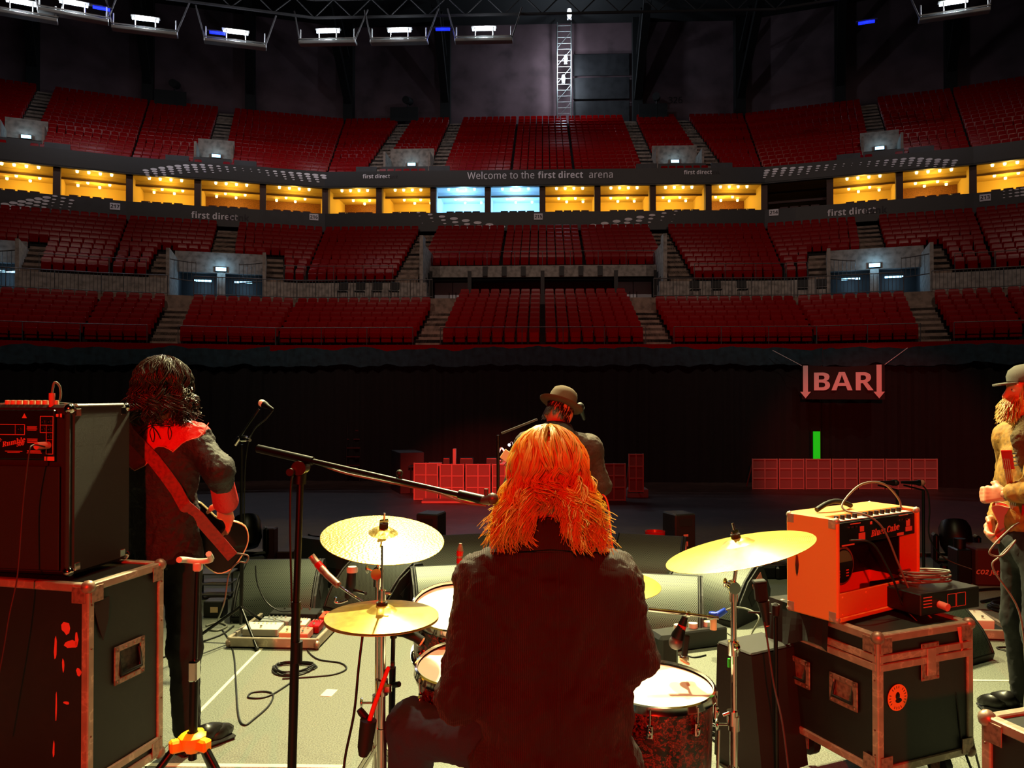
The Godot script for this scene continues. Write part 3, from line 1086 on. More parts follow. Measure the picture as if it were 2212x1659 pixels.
# ------------------------------------------------------------------ upper wall, roof and catwalks
func build_upper() -> void:
	var st := mb()
	for i in [-2, -1, 0, 1, 2]:
		fblock(st, i, null, null, 68.6, 69.0, 16.0, 34.0)
	struct("wall_back", st, M.upper_wall, "dim grey upper wall behind the top row of seats")
	st = mb()
	box(st, Vector3(0, 34.2, -30), Vector3(130, 0.4, 110))
	struct("ceiling", st, M.roof_black)
	st = mb()
	for sg in [-1.0, 1.0]:
		box(st, Vector3(sg * 56, 15, -30), Vector3(0.5, 40, 110))
	box(st, Vector3(0, 15, 24.0), Vector3(112, 40, 0.5))
	box(st, Vector3(0, 15, -80.0), Vector3(112, 40, 0.5))
	struct("wall_side", st, M.roof_black)
	# steel columns with raking struts in front of the wall
	for e in [[-2, 66.0], [-1, 316.0], [-1, 538.0], [-1, 752.0], [0, 962.0], [0, 1378.0], [0, 1600.0], [1, 1818.0], [1, 2058.0]]:
		var i: int = e[0]
		if i == -1 and e[1] > 640.0:
			i = 0
		var s := s_at(e[1], i, 68.0)
		var o := thing("roof_column", "black steel roof column with a raking strut before the dim upper wall", "column", fp(i, s, 68.0, 24.0), 0, "roof columns along the upper wall")
		st = mb()
		fblock(st, i, s - 0.42, s + 0.42, 67.6, 68.5, 24.0, 34.0)
		wpart("post", st, M.steel_black, o)
		st = mb()
		bar(st, fp(i, s, 67.8, 27.0), fp(i, s, 61.0, 32.5), 0.6, 0.5)
		bar(st, fp(i, s, 67.8, 30.8), fp(i, s, 64.5, 33.2), 0.3, 0.3)
		wpart("strut", st, M.steel_black, o)
		st = mb()
		bar(st, fp(i, s, 61.5, 32.4), fp(i, s, 30.0, 33.4), 0.5, 0.8)
		wpart("rafter", st, M.steel_black, o)
	# block numbers painted on the wall
	for e in [[-1, 690.0, 215.0, "329"], [0, 1461.0, 216.0, "326"]]:
		var i: int = e[0]
		if i == -1:
			i = 0
		var s := s_at(e[1], i, 68.5)
		var o := thing("wall_number", "dark number %s painted on the dim upper wall %s" % [e[3], "far from the ladder tower" if e[3] == "329" else "beyond the shutter beside the ladder tower"], "number", fp(i, s, 68.55, y_at(e[1], e[2], i, 68.5)), facet_turn(i))
		words(e[3], 0.55, M.print_ink, o, Transform3D(), false)
	# dark spotlight stands on the top platform
	for e in [[0, 872.0, 222.0], [-1, 365.0, 210.0], [0, 1412.0, 226.0]]:
		var i: int = e[0]
		var s := s_at(e[1], i, 66.8)
		var base := fp(i, s, 66.8, 25.0)
		var o := thing("follow_spot", "dark follow spotlight on a railed platform at the top of the upper tier", "spotlight", base, facet_turn(i), "follow spots along the upper wall")
		st = mb()
		box(st, Vector3(0, 0.6, 0), Vector3(2.4, 1.2, 0.1))
		part("platform_front", st, M.steel_black, o)
		st = mb()
		drum(st, Vector3(0.2, 1.7, 0.4), Vector3(0.4, 1.9, -0.6), 0.32, 12)
		part("lamp_body", st, M.steel_black, o)
		st = mb()
		rod(st, Vector3(0.3, 0, 0), Vector3(0.3, 1.6, 0), 0.06, 6)
		part("pole", st, M.steel_black, o)
	# catwalk sections with tube lamps
	var ring := 46.0
	var lamp_no := 0
	for e in [[-2, 40.0, 8.0, 0.0, false], [-2, 154.0, 10.0, 30.0, true], [-1, 310.0, 44.0, 66.0, true], [-1, 506.0, 72.0, 96.0, true], [0, 707.0, 70.0, 92.0, true], [0, 862.0, 68.0, 92.0, true], [0, 1045.0, 65.0, 88.0, true], [1, 2065.0, 8.0, 40.0, true]]:
		var i: int = e[0]
		var s := s_at(e[1], i, ring)
		var y := y_at(e[1], e[2], i, ring)
		lamp_no += 1
		var o := thing("catwalk_lamp", "white tube lamp on a steel catwalk section, " + ("alone beyond the ladder tower" if i > 0 else ordinal(8 - lamp_no) + " from the ladder tower"), "lamp", fp(i, s, ring, y), facet_turn(i), "white tube lamps on the catwalk")
		st = mb()
		box(st, Vector3(0, -0.68, 0.1), Vector3(3.4, 0.2, 0.5), Basis(), 0.03)
		box(st, Vector3(0, -0.5, 0.3), Vector3(3.4, 0.06, 0.06))
		part("catwalk_edge", st, M.steel_pale, o)
		st = mb()
		for x in [-1.6, -0.5, 0.55, 1.6]:
			rod(st, Vector3(x, -0.6, 0.2), Vector3(x, 0.1, 0.2), 0.035, 5)
		part("post", st, M.steel_pale, o)
		st = mb()
		box(st, Vector3(0, 0.16, 0), Vector3(1.5, 0.1, 0.24), Basis(), 0.02)
		part("housing", st, M.steel_pale, o)
		st = mb()
		rod(st, Vector3(-0.68, 0, 0.05), Vector3(0.68, 0, 0.05), 0.065, 8)
		part("tube", st, M.lamp_white, o)
		st = mb()
		for x in [-1.65, 1.65]:
			rod(st, Vector3(x, -0.6, 0.2), Vector3(x * 1.35, 1.6, -0.6), 0.05, 5)
		part("hanger", st, M.steel_rail, o)
		omni(o, Vector3(0, -0.05, 0.28), Color(0.93, 0.95, 1.0), 11.0, 0.15)
	for e in [[-2, 214.0, 19.0], [-1, 466.0, 72.0], [0, 956.0, 64.0], [1, 1876.0, 49.0]]:
		var i: int = e[0]
		var s := s_at(e[1], i, ring)
		var o := thing("blue_lamp", "small deep blue work lamp bar under the dark roof", "lamp", fp(i, s, ring, y_at(e[1], e[2], i, ring)), facet_turn(i), "blue work lamps under the roof")
		st = mb()
		box(st, Vector3(0, 0.1, 0), Vector3(1.1, 0.08, 0.2))
		part("housing", st, M.steel_black, o)
		st = mb()
		rod(st, Vector3(-0.42, 0, 0.04), Vector3(0.42, 0, 0.04), 0.09, 8)
		part("tube", st, M.lamp_blue, o)
		omni(o, Vector3(0, -0.05, 0.3), Color(0.12, 0.2, 1.0), 0.6, 0.1)
	# long black truss spans between the catwalk sections
	for e in [[46.5, 24.2], [49.0, 27.5], [40.0, 22.6]]:
		for i in [-1, 0, 1]:
			var o := thing("roof_truss", "black lattice truss, %s line, %s" % [{46.5: "middle", 49.0: "highest", 40.0: "lowest"}[e[0]], ["bannerless side", "over the centre", "banner side"][i + 1]], "truss", fp(i, facet_span(i, e[0]).x, e[0], e[1]), 0, "black roof trusses")
			var sp := facet_span(i, e[0])
			st = mb()
			for h in [0.0, 1.1]:
				bar(st, fp(i, sp.x, e[0], e[1] + h), fp(i, sp.y, e[0], e[1] + h), 0.12, 0.12)
			wpart("chord", st, M.steel_black, o)
			st = mb()
			var n := int((sp.y - sp.x) / 1.1)
			for k in n:
				var s0 := lerpf(sp.x, sp.y, float(k) / n)
				var s1 := lerpf(sp.x, sp.y, float(k + 1) / n)
				rod(st, fp(i, s0, e[0], e[1] + (1.1 if k % 2 else 0.0)), fp(i, s1, e[0], e[1] + (0.0 if k % 2 else 1.1)), 0.04, 4)
			wpart("lacing", st, M.steel_black, o)
	# the stair tower with two upright lamps and the pale shutter beside it
	var tx := 1.85
	var tower := thing("stair_tower", "pale steel ladder tower carrying upright lamps at the top of the centre block", "tower", arena(tx, 66.9, 24.9), -TURN)
	st = mb()
	for x in [-0.6, 0.6]:
		for z in [-0.5, 0.5]:
			rod(st, Vector3(x, 0, z), Vector3(x, 8.2, z), 0.05, 5)
	part("upright", st, M.steel_pale, tower)
	st = mb()
	for k in 16:
		rod(st, Vector3(-0.6, 0.4 + 0.5 * k, 0.5), Vector3(0.6, 0.4 + 0.5 * k, 0.5), 0.025, 4)
	for k in 5:
		rod(st, Vector3(-0.6, 1.5 * k, 0.5), Vector3(0.6, 1.5 * k + 1.4, 0.5), 0.025, 4)
	part("rung", st, M.steel_pale, tower)
	for e in [[1217.0, 170.0, 66.2], [1222.0, 127.0, 66.2], [1230.0, 29.0, 52.0]]:
		var p := at(e[0], e[1], e[2])
		var o := thing("upright_lamp", "bright upright oval lamp " + ("on the ladder tower above the centre block" if e[2] > 60.0 else "hanging alone under the dark roof"), "lamp", p, -TURN, "upright lamps on the tower" if e[2] > 60.0 else "")
		st = mb()
		ball(st, Vector3.ZERO, Vector3(0.16, 0.36, 0.12))
		part("bulb", st, M.lamp_white, o)
		st = mb()
		box(st, Vector3(0, 0, -0.16), Vector3(0.3, 0.8, 0.08), Basis(), 0.02)
		part("bracket", st, M.steel_rail, o)
		omni(o, Vector3(0, 0, 0.45), Color(0.86, 0.93, 1.0), 13.0, 0.2)
	st = mb()
	for k in 3:
		box(st, Vector3(0, 1.1 + 2.05 * k, 0), Vector3(4.9, 1.9, 0.12), Basis(), 0.03)
	var sh := part("roller_shutter", st, M.fascia_grey, self)
	sh.position = arena(5.1, 68.3, 25.0)
	sh.rotation.y = -TURN
	tag(sh, "pale three-panel shutter on the upper wall beside the ladder tower", "shutter")

# ------------------------------------------------------------------ hall floor, drapes and barriers
func drape(i: int, ring: float, y0: float, y1: float, wave: float, sag: float, m: Material, called: String, label: String, cat: String) -> void:
	var st := mb()
	var sp := facet_span(i, ring)
	var n := int((sp.y - sp.x) / 0.12)
	var rows := 5
	var g := []
	for k in n + 1:
		var s := lerpf(sp.x, sp.y, float(k) / n)
		var col := []
		for r in rows + 1:
			var f := float(r) / rows
			var w := wave * (sin(s * 11.0 + 2.0 * sin(s * 1.7)) + 0.5 * warp.get_noise_2d(s * 3.0, f * 2.0 + i * 9))
			var y := lerpf(y0 + sag * 0.7 * warp.get_noise_1d(s * 0.9 + i * 31), y1 + sag * warp.get_noise_1d(s * 0.45 + 7 + i * 13), f)
			col.append(fp(i, s, ring + w, y))
		g.append(col)
	for k in n:
		for r in rows:
			quad(st, g[k][r], g[k + 1][r], g[k + 1][r + 1], g[k][r + 1])
	solo(called, st, m, label, cat, "")

func build_hall_floor() -> void:
	var st := mb()
	box(st, Vector3(0, HALL - 0.15, -28), Vector3(112, 0.3, 104))
	struct("floor_hall", st, M.hall_floor, "dark scuffed floor of the empty standing area")
	for i in [-2, -1, 0, 1, 2]:
		drape(i, 32.6, HALL, 2.95, 0.07, 0.0, M.black_drape, "black_drape", "tall black pleated drape, " + ["behind the centre barriers", "beside the centre stretch", "at the outer end"][absi(i)] + (", side without the BAR banner" if i < 0 else (", side of the BAR banner" if i > 0 else "")), "drape")
		drape(i, 32.4, 2.8, 3.5, 0.03, 0.22, M.teal_cloth, "rail_cloth", "dark blue-green cloth strip topping the black drape, " + ["middle stretch", "stretch beside the middle", "outer stretch"][absi(i)] + (", bannerless side" if i < 0 else (", banner side" if i > 0 else "")), "cloth")
		st = mb()
		fblock(st, i, null, null, 33.2, 33.4, HALL, 3.72)
		struct("wall_tier_front", st, M.seat_red, "red front wall of the lower tier showing over the cloth strip")
	# ladder-like truss legs that show dimly in front of the drape
	for px in [762.0]:
		var base := ground(px, 1040, HALL)
		var o := thing("scaffold_ladder", "dim scaffold ladder standing against the black drape", "ladder", base)
		st = mb()
		for x in [-0.28, 0.28]:
			rod(st, base + Vector3(x, 0, 0), base + Vector3(x, 4.9, -0.5), 0.03, 5)
		wpart("rail", st, M.steel_black, o)
		st = mb()
		for k in 13:
			var f := 0.3 + 0.36 * k
			bar(st, base + Vector3(-0.28, f, -0.05 * k), base + Vector3(0.28, f, -0.05 * k), 0.09, 0.05)
		wpart("rung", st, M.maroon, o)
	# the BAR banner
	var c := at(1820, 823, 30.85)
	var b := thing("bar_banner", "black banner reading BAR between two downward arrows on the black drape", "banner", c, facet_turn(1))
	st = mb()
	var n := 14
	for k in n:
		var x0 := -1.5 + 3.0 * k / n
		var x1 := -1.5 + 3.0 * (k + 1) / n
		var f := func(x): return Vector3(x, 0.0, 0.03 * sin(x * 5.0))
		quad(st, f.call(x0) + Vector3(0, -0.72, 0), f.call(x1) + Vector3(0, -0.72, 0), f.call(x1) + Vector3(0, 0.66 - 0.10 * cos(x1 * 1.05), 0), f.call(x0) + Vector3(0, 0.66 - 0.10 * cos(x0 * 1.05), 0))
	part("cloth", st, M.felt_band, b)
	words("BAR", 0.70, M.print_white, b, Transform3D(Basis().scaled(Vector3(1.2, 1, 1)), Vector3(-0.03, -0.03, 0.06)), true)
	for x in [-1.36, 1.30]:
		st = mb()
		prism(st, PackedVector2Array([Vector2(x - 0.09, 0.62), Vector2(x - 0.09, -0.42), Vector2(x - 0.2, -0.42), Vector2(x, -0.68), Vector2(x + 0.2, -0.42), Vector2(x + 0.09, -0.42), Vector2(x + 0.09, 0.62)]), 0.01, Transform3D(Basis(), Vector3(0, 0, 0.05)))
		part("arrow", st, M.print_white, b)
	st = mb()
	rod(st, Vector3(-1.5, 0.62, 0), Vector3(-2.6, 1.25, 0), 0.012, 4)
	rod(st, Vector3(1.5, 0.62, 0), Vector3(2.3, 1.25, 0), 0.012, 4)
	part("string", st, M.print_white, b)
	# crowd barriers
	for e in [[893.0, 947.0, 27.0, 1.28], [949.0, 1003.0, 26.8, 1.26], [1005.0, 1060.0, 26.8, 1.26], [1062.0, 1120.0, 26.8, 1.26], [1122.0, 1180.0, 26.8, 1.26], [1182.0, 1240.0, 26.8, 1.26], [1242.0, 1298.0, 26.8, 1.26], [1300.0, 1352.0, 26.8, 1.28]]:
		barrier(e[0], e[1], e[2], e[3], "red-lit mesh barrier panel fronting the desk, %s from the narrow lifted panel" % ordinal(8 - int((e[0] - 893.0) / 56.0 + 0.3)), "barrier panels around the desk")
	barrier(1357.0, 1391.0, 26.6, 1.30, "narrow mesh barrier panel standing apart, lifted on a low box beside the desk barriers", "", 0.32)
	for k in 7:
		barrier(1624.0 + 57.6 * k, 1680.0 + 57.6 * k, 30.0, 1.17, "dim mesh barrier panel in the row under the BAR banner, %s from the desk" % ordinal(k + 1), "barrier panels before the bar")
	var p0 := ground(1360, 1076, HALL)
	st = mb()
	box(st, p0 + Vector3(0.3, 0.15, -0.4), Vector3(0.75, 0.3, 0.7), Basis(), 0.02)
	solo("low_box", st, M.barrier_mesh, "low box under the narrow barrier panel", "box")
	st = mb()
	box(st, ground(935, 1080, HALL) + Vector3(0.9, 0.04, 0.5), Vector3(2.4, 0.08, 0.7), Basis(), 0.02)
	solo("floor_ramp", st, M.barrier, "low pale ramp on the floor before the desk barriers", "ramp")
	# mixing position on a table behind the barriers
	var desk := thing("mixing_table", "dark table behind the desk barriers", "table", arena(-2.2, 28.4, HALL), -TURN)
	st = mb()
	box(st, Vector3(0, 1.02, 0), Vector3(5.2, 0.06, 0.9), Basis(), 0.01)
	part("table_top", st, M.steel_black, desk)
	for q in [[-2.5, -0.4], [2.5, -0.4], [2.5, 0.4], [-2.5, 0.4]]:
		st = mb()
		rod(st, Vector3(q[0], 0, q[1]), Vector3(q[0], 1.0, q[1]), 0.03, 6)
		part("leg", st, M.steel_black, desk)
	for e in [[940.0, 0.5, 0.12, "low pink equipment case on the mixing table"], [965.0, 0.25, 0.3, "small equipment stack on the mixing table, beside the tall one"], [982.0, 0.12, 0.62, "tall thin equipment post on the mixing table"], [1008.0, 0.5, 0.3, "dark equipment rack on the mixing table"], [1062.0, 0.4, 0.3, "equipment screen on the mixing table nearest the bright lamp"], [1085.0, 0.35, 0.22, "small equipment box under the bright desk lamp"]]:
		var p := at(e[0], 1000, 28.3)
		p.y = HALL + 1.05
		var o := thing("desk_equipment", e[3], "equipment", p)
		st = mb()
		box(st, Vector3(0, e[2] / 2, 0), Vector3(e[1], e[2], 0.3), Basis(), 0.015)
		part("case", st, M.barrier if e[2] != 0.3 else M.panel_black, o)
		st = mb()
		box(st, Vector3(0, e[2] - 0.03, 0.155), Vector3(e[1] * 0.8, 0.02, 0.01))
		part("panel_strip", st, M.pink_label, o)
	var dl := at(1100, 961, 28.2)
	var lamp := thing("desk_lamp", "tiny bright white lamp on a gooseneck at the mixing table", "lamp", dl)
	st = mb()
	ball(st, Vector3.ZERO, Vector3.ONE * 0.05)
	part("bulb", st, M.lamp_white, lamp)
	st = mb()
	tube(st, curve([Vector3(0, 0.02, -0.02), Vector3(0.1, 0.1, -0.1), Vector3(0.16, -0.2, -0.1), Vector3(0.16, -0.8, -0.1)]), 0.012, 5)
	part("gooseneck", st, M.steel_pale, lamp)
	st = mb()
	tube(st, curve([Vector3(-0.42, -0.4, 0), Vector3(-0.3, -0.12, 0.02), Vector3(-0.16, -0.28, 0.02), Vector3(-0.18, -0.5, 0), Vector3(-0.05, -0.3, 0)]), 0.04, 6)
	part("lit_tube", st, M.white_plastic, lamp)
	omni(lamp, Vector3(0, -0.1, 0.2), Color(1, 1, 1), 0.35, 0.05)
	# dim wall of flight cases left of the desk
	st = mb()
	box(st, ground(868, 1072, HALL) + Vector3(0, 0.75, -1.5), Vector3(0.9, 1.5, 1.6), yaw(0.35), 0.02)
	solo("cloth_block", st, M.fascia_grey, "dark cloth-covered block beside the desk barriers", "block")
	# green glowing strip post and the pink notice
	var gp := ground(1772, 1052, HALL)
	gp = Vector3(gp.x, HALL, gp.z - 0.35)
	var post := thing("green_marker", "tall post with bright green tape behind the barrier row before the bar", "post", gp)
	st = mb()
	box(st, Vector3(0, 1.35, 0), Vector3(0.27, 1.6, 0.06), Basis(), 0.01)
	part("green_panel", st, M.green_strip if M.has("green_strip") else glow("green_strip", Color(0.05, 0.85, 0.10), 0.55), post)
	st = mb()
	for x in [-0.17, 0.17]:
		rod(st, Vector3(x, 0, -0.05), Vector3(x, 2.25, -0.05), 0.02, 5)
	part("post", st, M.steel_black, post)
	var np := at(2015, 949, 31.0)
	var note := thing("paper_notice", "small pink paper notice pinned on the black drape", "notice", np, facet_turn(1))
	st = mb()
	box(st, Vector3.ZERO, Vector3(0.34, 0.30, 0.01), Basis(Vector3.BACK, -0.1))
	part("sheet", st, M.pink_label, note)
	st = mb()
	for k in 2:
		box(st, Vector3(0.01, 0.03 - 0.09 * k, 0.008), Vector3(0.18, 0.025, 0.004), Basis(Vector3.BACK, -0.1))
	part("print_line", st, M.print_ink, note)

func barrier(px0: float, px1: float, d: float, h: float, label: String, group: String, lift := 0.0) -> void:
	var a := at(px0, 1000, d)
	var b := at(px1, 1000, d)
	var w := b.x - a.x
	var o := thing("crowd_barrier", label, "barrier", Vector3((a.x + b.x) / 2.0, HALL + lift, -d), 0, group)
	var st := mb()
	for y in [0.03, h * 0.36, h * 0.67, h - 0.03]:
		box(st, Vector3(0, y, 0), Vector3(w - 0.02, 0.045, 0.05), Basis(), 0.01)
	for x in [-w / 2 + 0.03, 0.0, w / 2 - 0.03]:
		box(st, Vector3(x, h / 2, 0.005), Vector3(0.05, h, 0.05), Basis(), 0.01)
	part("frame", st, M.barrier, o)
	st = mb()
	box(st, Vector3(0, h / 2, -0.02), Vector3(w - 0.04, h - 0.04, 0.01))
	part("mesh_sheet", st, M.barrier_mesh, o)
	st = mb()
	for x in [-w / 2 + 0.05, w / 2 - 0.05]:
		bar(st, Vector3(x, h * 0.9, -0.03), Vector3(x, 0.03, -0.85), 0.04, 0.04)
	part("brace", st, M.barrier_mesh, o)

# ------------------------------------------------------------------ the stage and what stands on it
func V(x: float, y: float, d: float) -> Vector3:
	return Vector3(x, y, -d)

func cable(pts: Array, r: float, m: Material, label: String, group := "") -> void:
	var p := []
	for e in pts:
		p.append(e if e is Vector3 else ground(e[0], e[1], r + (e[2] if e.size() > 2 else 0.0)))
	var st := mb()
	tube(st, curve(p, 6), r, 6)
	solo("cable", st, m, label, "cable", group)

func coil(px: float, py: float, rx: float, turns: int, r: float, m: Material, label: String, y := 0.0, squash := 0.8) -> void:
	var c := ground(px, py, y)
	var pts := []
	for k in turns * 18 + 1:
		var t := TAU * k / 18.0
		var q := rx * (1.0 - 0.04 * (k / 18) + 0.05 * sin(k * 1.3))
		pts.append(c + Vector3(q * cos(t) + 0.02 * sin(k * 0.7), r + (k / 18) * r * 0.9, -q * squash * sin(t)))
	var st := mb()
	tube(st, pts, r, 5)
	solo("cable_coil", st, m, label, "cable")

func build_stage() -> void:
	var base := mb()
	box(base, V(0, -0.09, 2.0), Vector3(17, 0.12, 12.0))
	var floor := struct("floor_stage", base, M.steel_black, "stage deck of pale grey-green panels")
	var tone: Array = [M.deck, M.deck.duplicate(), M.deck.duplicate()]
	tone[1].albedo_color = Color(0.44, 0.46, 0.415)
	tone[2].albedo_color = Color(0.49, 0.505, 0.455)
	var st := mb()
	box(st, Vector3.ZERO, Vector3(1.216, 0.03, 2.434), Basis(), 0.004)
	var panel := st.commit()
	for i in 13:
		for k in 5:
			var o := MeshInstance3D.new()
			o.name = "deck_panel"
			o.mesh = panel
			o.material_override = tone[(i * 2 + k * 5 + i * k) % 3]
			floor.add_child(o, true)
			o.position = Vector3(-1.62 + 1.22 * (i - 5.5), -0.015, -8.0 + 1.22 + 2.44 * k)
	st = mb()
	box(st, V(0, -1.05, 7.95), Vector3(17, 1.85, 0.06))
	struct("wall_stage_front", st, M.black_drape)
	st = mb()
	box(st, V(0, 0.0, 8.02), Vector3(17, 0.06, 0.05), Basis(), 0.01)
	struct("trim_1", st, M.worn_steel, "metal lip along the front edge of the stage")
	# marking tape
	for e in [[V(-1.62, 0, 4.05), V(-1.62, 0, 5.12), 0.02, "white tape line running up the stage to the pedalboard"], [V(-1.75, 0, 3.52), V(-0.75, 0, 3.5), 0.03, "white tape line across the deck behind the guitar stand"], [V(2.5, 0, 4.55), V(4.2, 0, 4.5), 0.02, "yellowish tape line across the deck by the bearded guitarist"]]:
		st = mb()
		bar(st, e[0] + Vector3(0, 0.001, 0), e[1] + Vector3(0, 0.001, 0), e[2], 0.002)
		solo("tape_line", st, M.tape_white, e[3], "tape")
	st = mb()
	box(st, ground(711, 1497) + Vector3(0, 0.001, 0), Vector3(0.065, 0.002, 0.10), yaw(-0.15))
	solo("tape_square", st, M.tape_white, "small white tape square on the deck beside the hi-hat", "tape")

# ------------------------------------------------------------------ cases and cabinets
func edge_profile(st: SurfaceTool, a: Vector3, b: Vector3, w: float) -> void:
	bar(st, a, b, w, w, Vector3.UP, 0.004)

func handle_dish(parent: Node3D, xf: Transform3D, w: float, h: float) -> void:
	var st := mb()
	for e in [[0, h / 2 - 0.012, w, 0.024], [0, -h / 2 + 0.012, w, 0.024], [-w / 2 + 0.014, 0, 0.028, h], [w / 2 - 0.014, 0, 0.028, h]]:
		box(st, Vector3(e[0], e[1], 0.004), Vector3(e[2], e[3], 0.008), Basis(), 0.003)
	box(st, Vector3(0, 0, -0.006), Vector3(w - 0.03, h - 0.03, 0.004))
	for k in 4:
		for y in [-1, 1]:
			ball(st, Vector3(lerpf(-w / 2 + 0.014, w / 2 - 0.014, k / 3.0), y * (h / 2 - 0.012), 0.008), Vector3.ONE * 0.004, Basis(), 6)
	var o := part("handle_dish", st, M.worn_steel, parent)
	o.transform = xf
	st = mb()
	tube(st, [Vector3(-w * 0.34, h * 0.25, 0.0), Vector3(-w * 0.34, -h * 0.25, 0.012), Vector3(w * 0.34, -h * 0.25, 0.012), Vector3(w * 0.34, h * 0.25, 0.0)], 0.007, 6)
	part("grip", st, M.rubber, o)

func flight_case(label: String, where: Vector3, turn: float, w: float, h: float, d: float, lid: float, casters := true) -> Node3D:
	var o := thing("flight_case", label, "flight case", where, turn)
	var st := mb()
	box(st, Vector3(0, h / 2, 0), Vector3(w - 0.02, h - 0.02, d - 0.02), Basis(), 0.004)
	part("panels", st, M.case_ply, o)
	st = mb()
	var q := 0.032
	for x in [-w / 2 + q / 2, w / 2 - q / 2]:
		for z in [-d / 2 + q / 2, d / 2 - q / 2]:
			edge_profile(st, Vector3(x, 0.02, z), Vector3(x, h - 0.02, z), q)
		for y in [q / 2, h - q / 2]:
			edge_profile(st, Vector3(x, y, -d / 2 + 0.02), Vector3(x, y, d / 2 - 0.02), q)
	for z in [-d / 2 + q / 2, d / 2 - q / 2]:
		for y in [q / 2, h - q / 2]:
			edge_profile(st, Vector3(-w / 2 + 0.02, y, z), Vector3(w / 2 - 0.02, y, z), q)
	var prof := part("edge_profile", st, M.alu, o, "scuffed aluminium edging")
	st = mb()
	for x in [-1, 1]:
		for y in [0, 1]:
			for z in [-1, 1]:
				for k in 5:
					if k != 2:
						ball(st, Vector3(x * (w / 2 + 0.001), lerpf(0.08, h - 0.08, k / 4.0), z * (d / 2 - 0.016)), Vector3.ONE * 0.004, Basis(), 6)
	part("rivet", st, M.worn_steel, prof).set_meta("kind", "stuff")
	for x in [-1, 1]:
		for y in [0, 1]:
			for z in [-1, 1]:
				st = mb()
				var c := Vector3(x * (w / 2 - 0.012), 0.012 if y == 0 else h - 0.012, z * (d / 2 - 0.012))
				ball(st, c, Vector3.ONE * 0.026, Basis(), 12)
				var dn := 1.0 if y == 0 else -1.0
				for f in [[Vector3(x, 0, 0), Vector3(0, 0, -z)], [Vector3(0, 0, z), Vector3(-x, 0, 0)]]:
					var n: Vector3 = f[0]
					var u: Vector3 = f[1]
					box(st, c + n * 0.014 + u * 0.03 + Vector3(0, dn * 0.03, 0), Vector3(0.004, 0.06, 0.06) if absf(n.x) > 0.5 else Vector3(0.06, 0.06, 0.004), Basis(), 0.001)
				part("ball_corner", st, M.worn_steel, o)
	if lid > 0.0:
		st = mb()
		for y in [h - lid - 0.017, h - lid + 0.017]:
			for z in [-d / 2 + 0.004, d / 2 - 0.004]:
				box(st, Vector3(0, y, z), Vector3(w - 0.02, 0.03, 0.012), Basis(), 0.003)
			for x in [-w / 2 + 0.004, w / 2 - 0.004]:
				box(st, Vector3(x, y, 0), Vector3(0.012, 0.03, d - 0.02), Basis(), 0.003)
		part("lid_seam", st, M.alu, o)
	if casters:
		for x in [-1, 1]:
			for z in [-1, 1]:
				st = mb()
				var c := Vector3(x * (w / 2 - 0.09), -0.065, z * (d / 2 - 0.09))
				drum(st, c + Vector3(-0.018, 0, 0), c + Vector3(0.018, 0, 0), 0.05, 14)
				var k := part("caster", st, M.rubber, o)
				st = mb()
				box(st, c + Vector3(0, 0.058, 0), Vector3(0.08, 0.012, 0.08), Basis(), 0.003)
				for e in [-0.024, 0.024]:
					box(st, c + Vector3(e, 0.02, 0), Vector3(0.005, 0.08, 0.04))
				part("fork", st, M.worn_steel, k)
	return o

func latch(parent: Node3D, xf: Transform3D) -> void:
	var st := mb()
	box(st, Vector3.ZERO, Vector3(0.10, 0.15, 0.006), Basis(), 0.003)
	for x in [-0.04, 0.04]:
		for y in [-0.065, 0.065]:
			ball(st, Vector3(x, y, 0.004), Vector3.ONE * 0.005, Basis(), 6)
	var o := part("latch", st, M.worn_steel, parent)
	o.transform = xf
	st = mb()
	box(st, Vector3(0, 0, 0.006), Vector3(0.05, 0.11, 0.008), Basis(), 0.003)
	part("butterfly", st, M.alu, o)

func print_frame(st: SurfaceTool, x0: float, y0: float, x1: float, y1: float, z: float, t := 0.0022) -> void:
	for e in [[x0, y0, x1, y0], [x0, y1, x1, y1]]:
		box(st, Vector3((x0 + x1) / 2, e[1], z), Vector3(absf(x1 - x0), t, 0.001))
	for x in [x0, x1]:
		box(st, Vector3(x, (y0 + y1) / 2, z), Vector3(t, absf(y1 - y0), 0.001))

func build_gear() -> void:
	bass_rig()
	guitar_rig()
	wedges()
	stands()
	floor_things()
	stage_front()

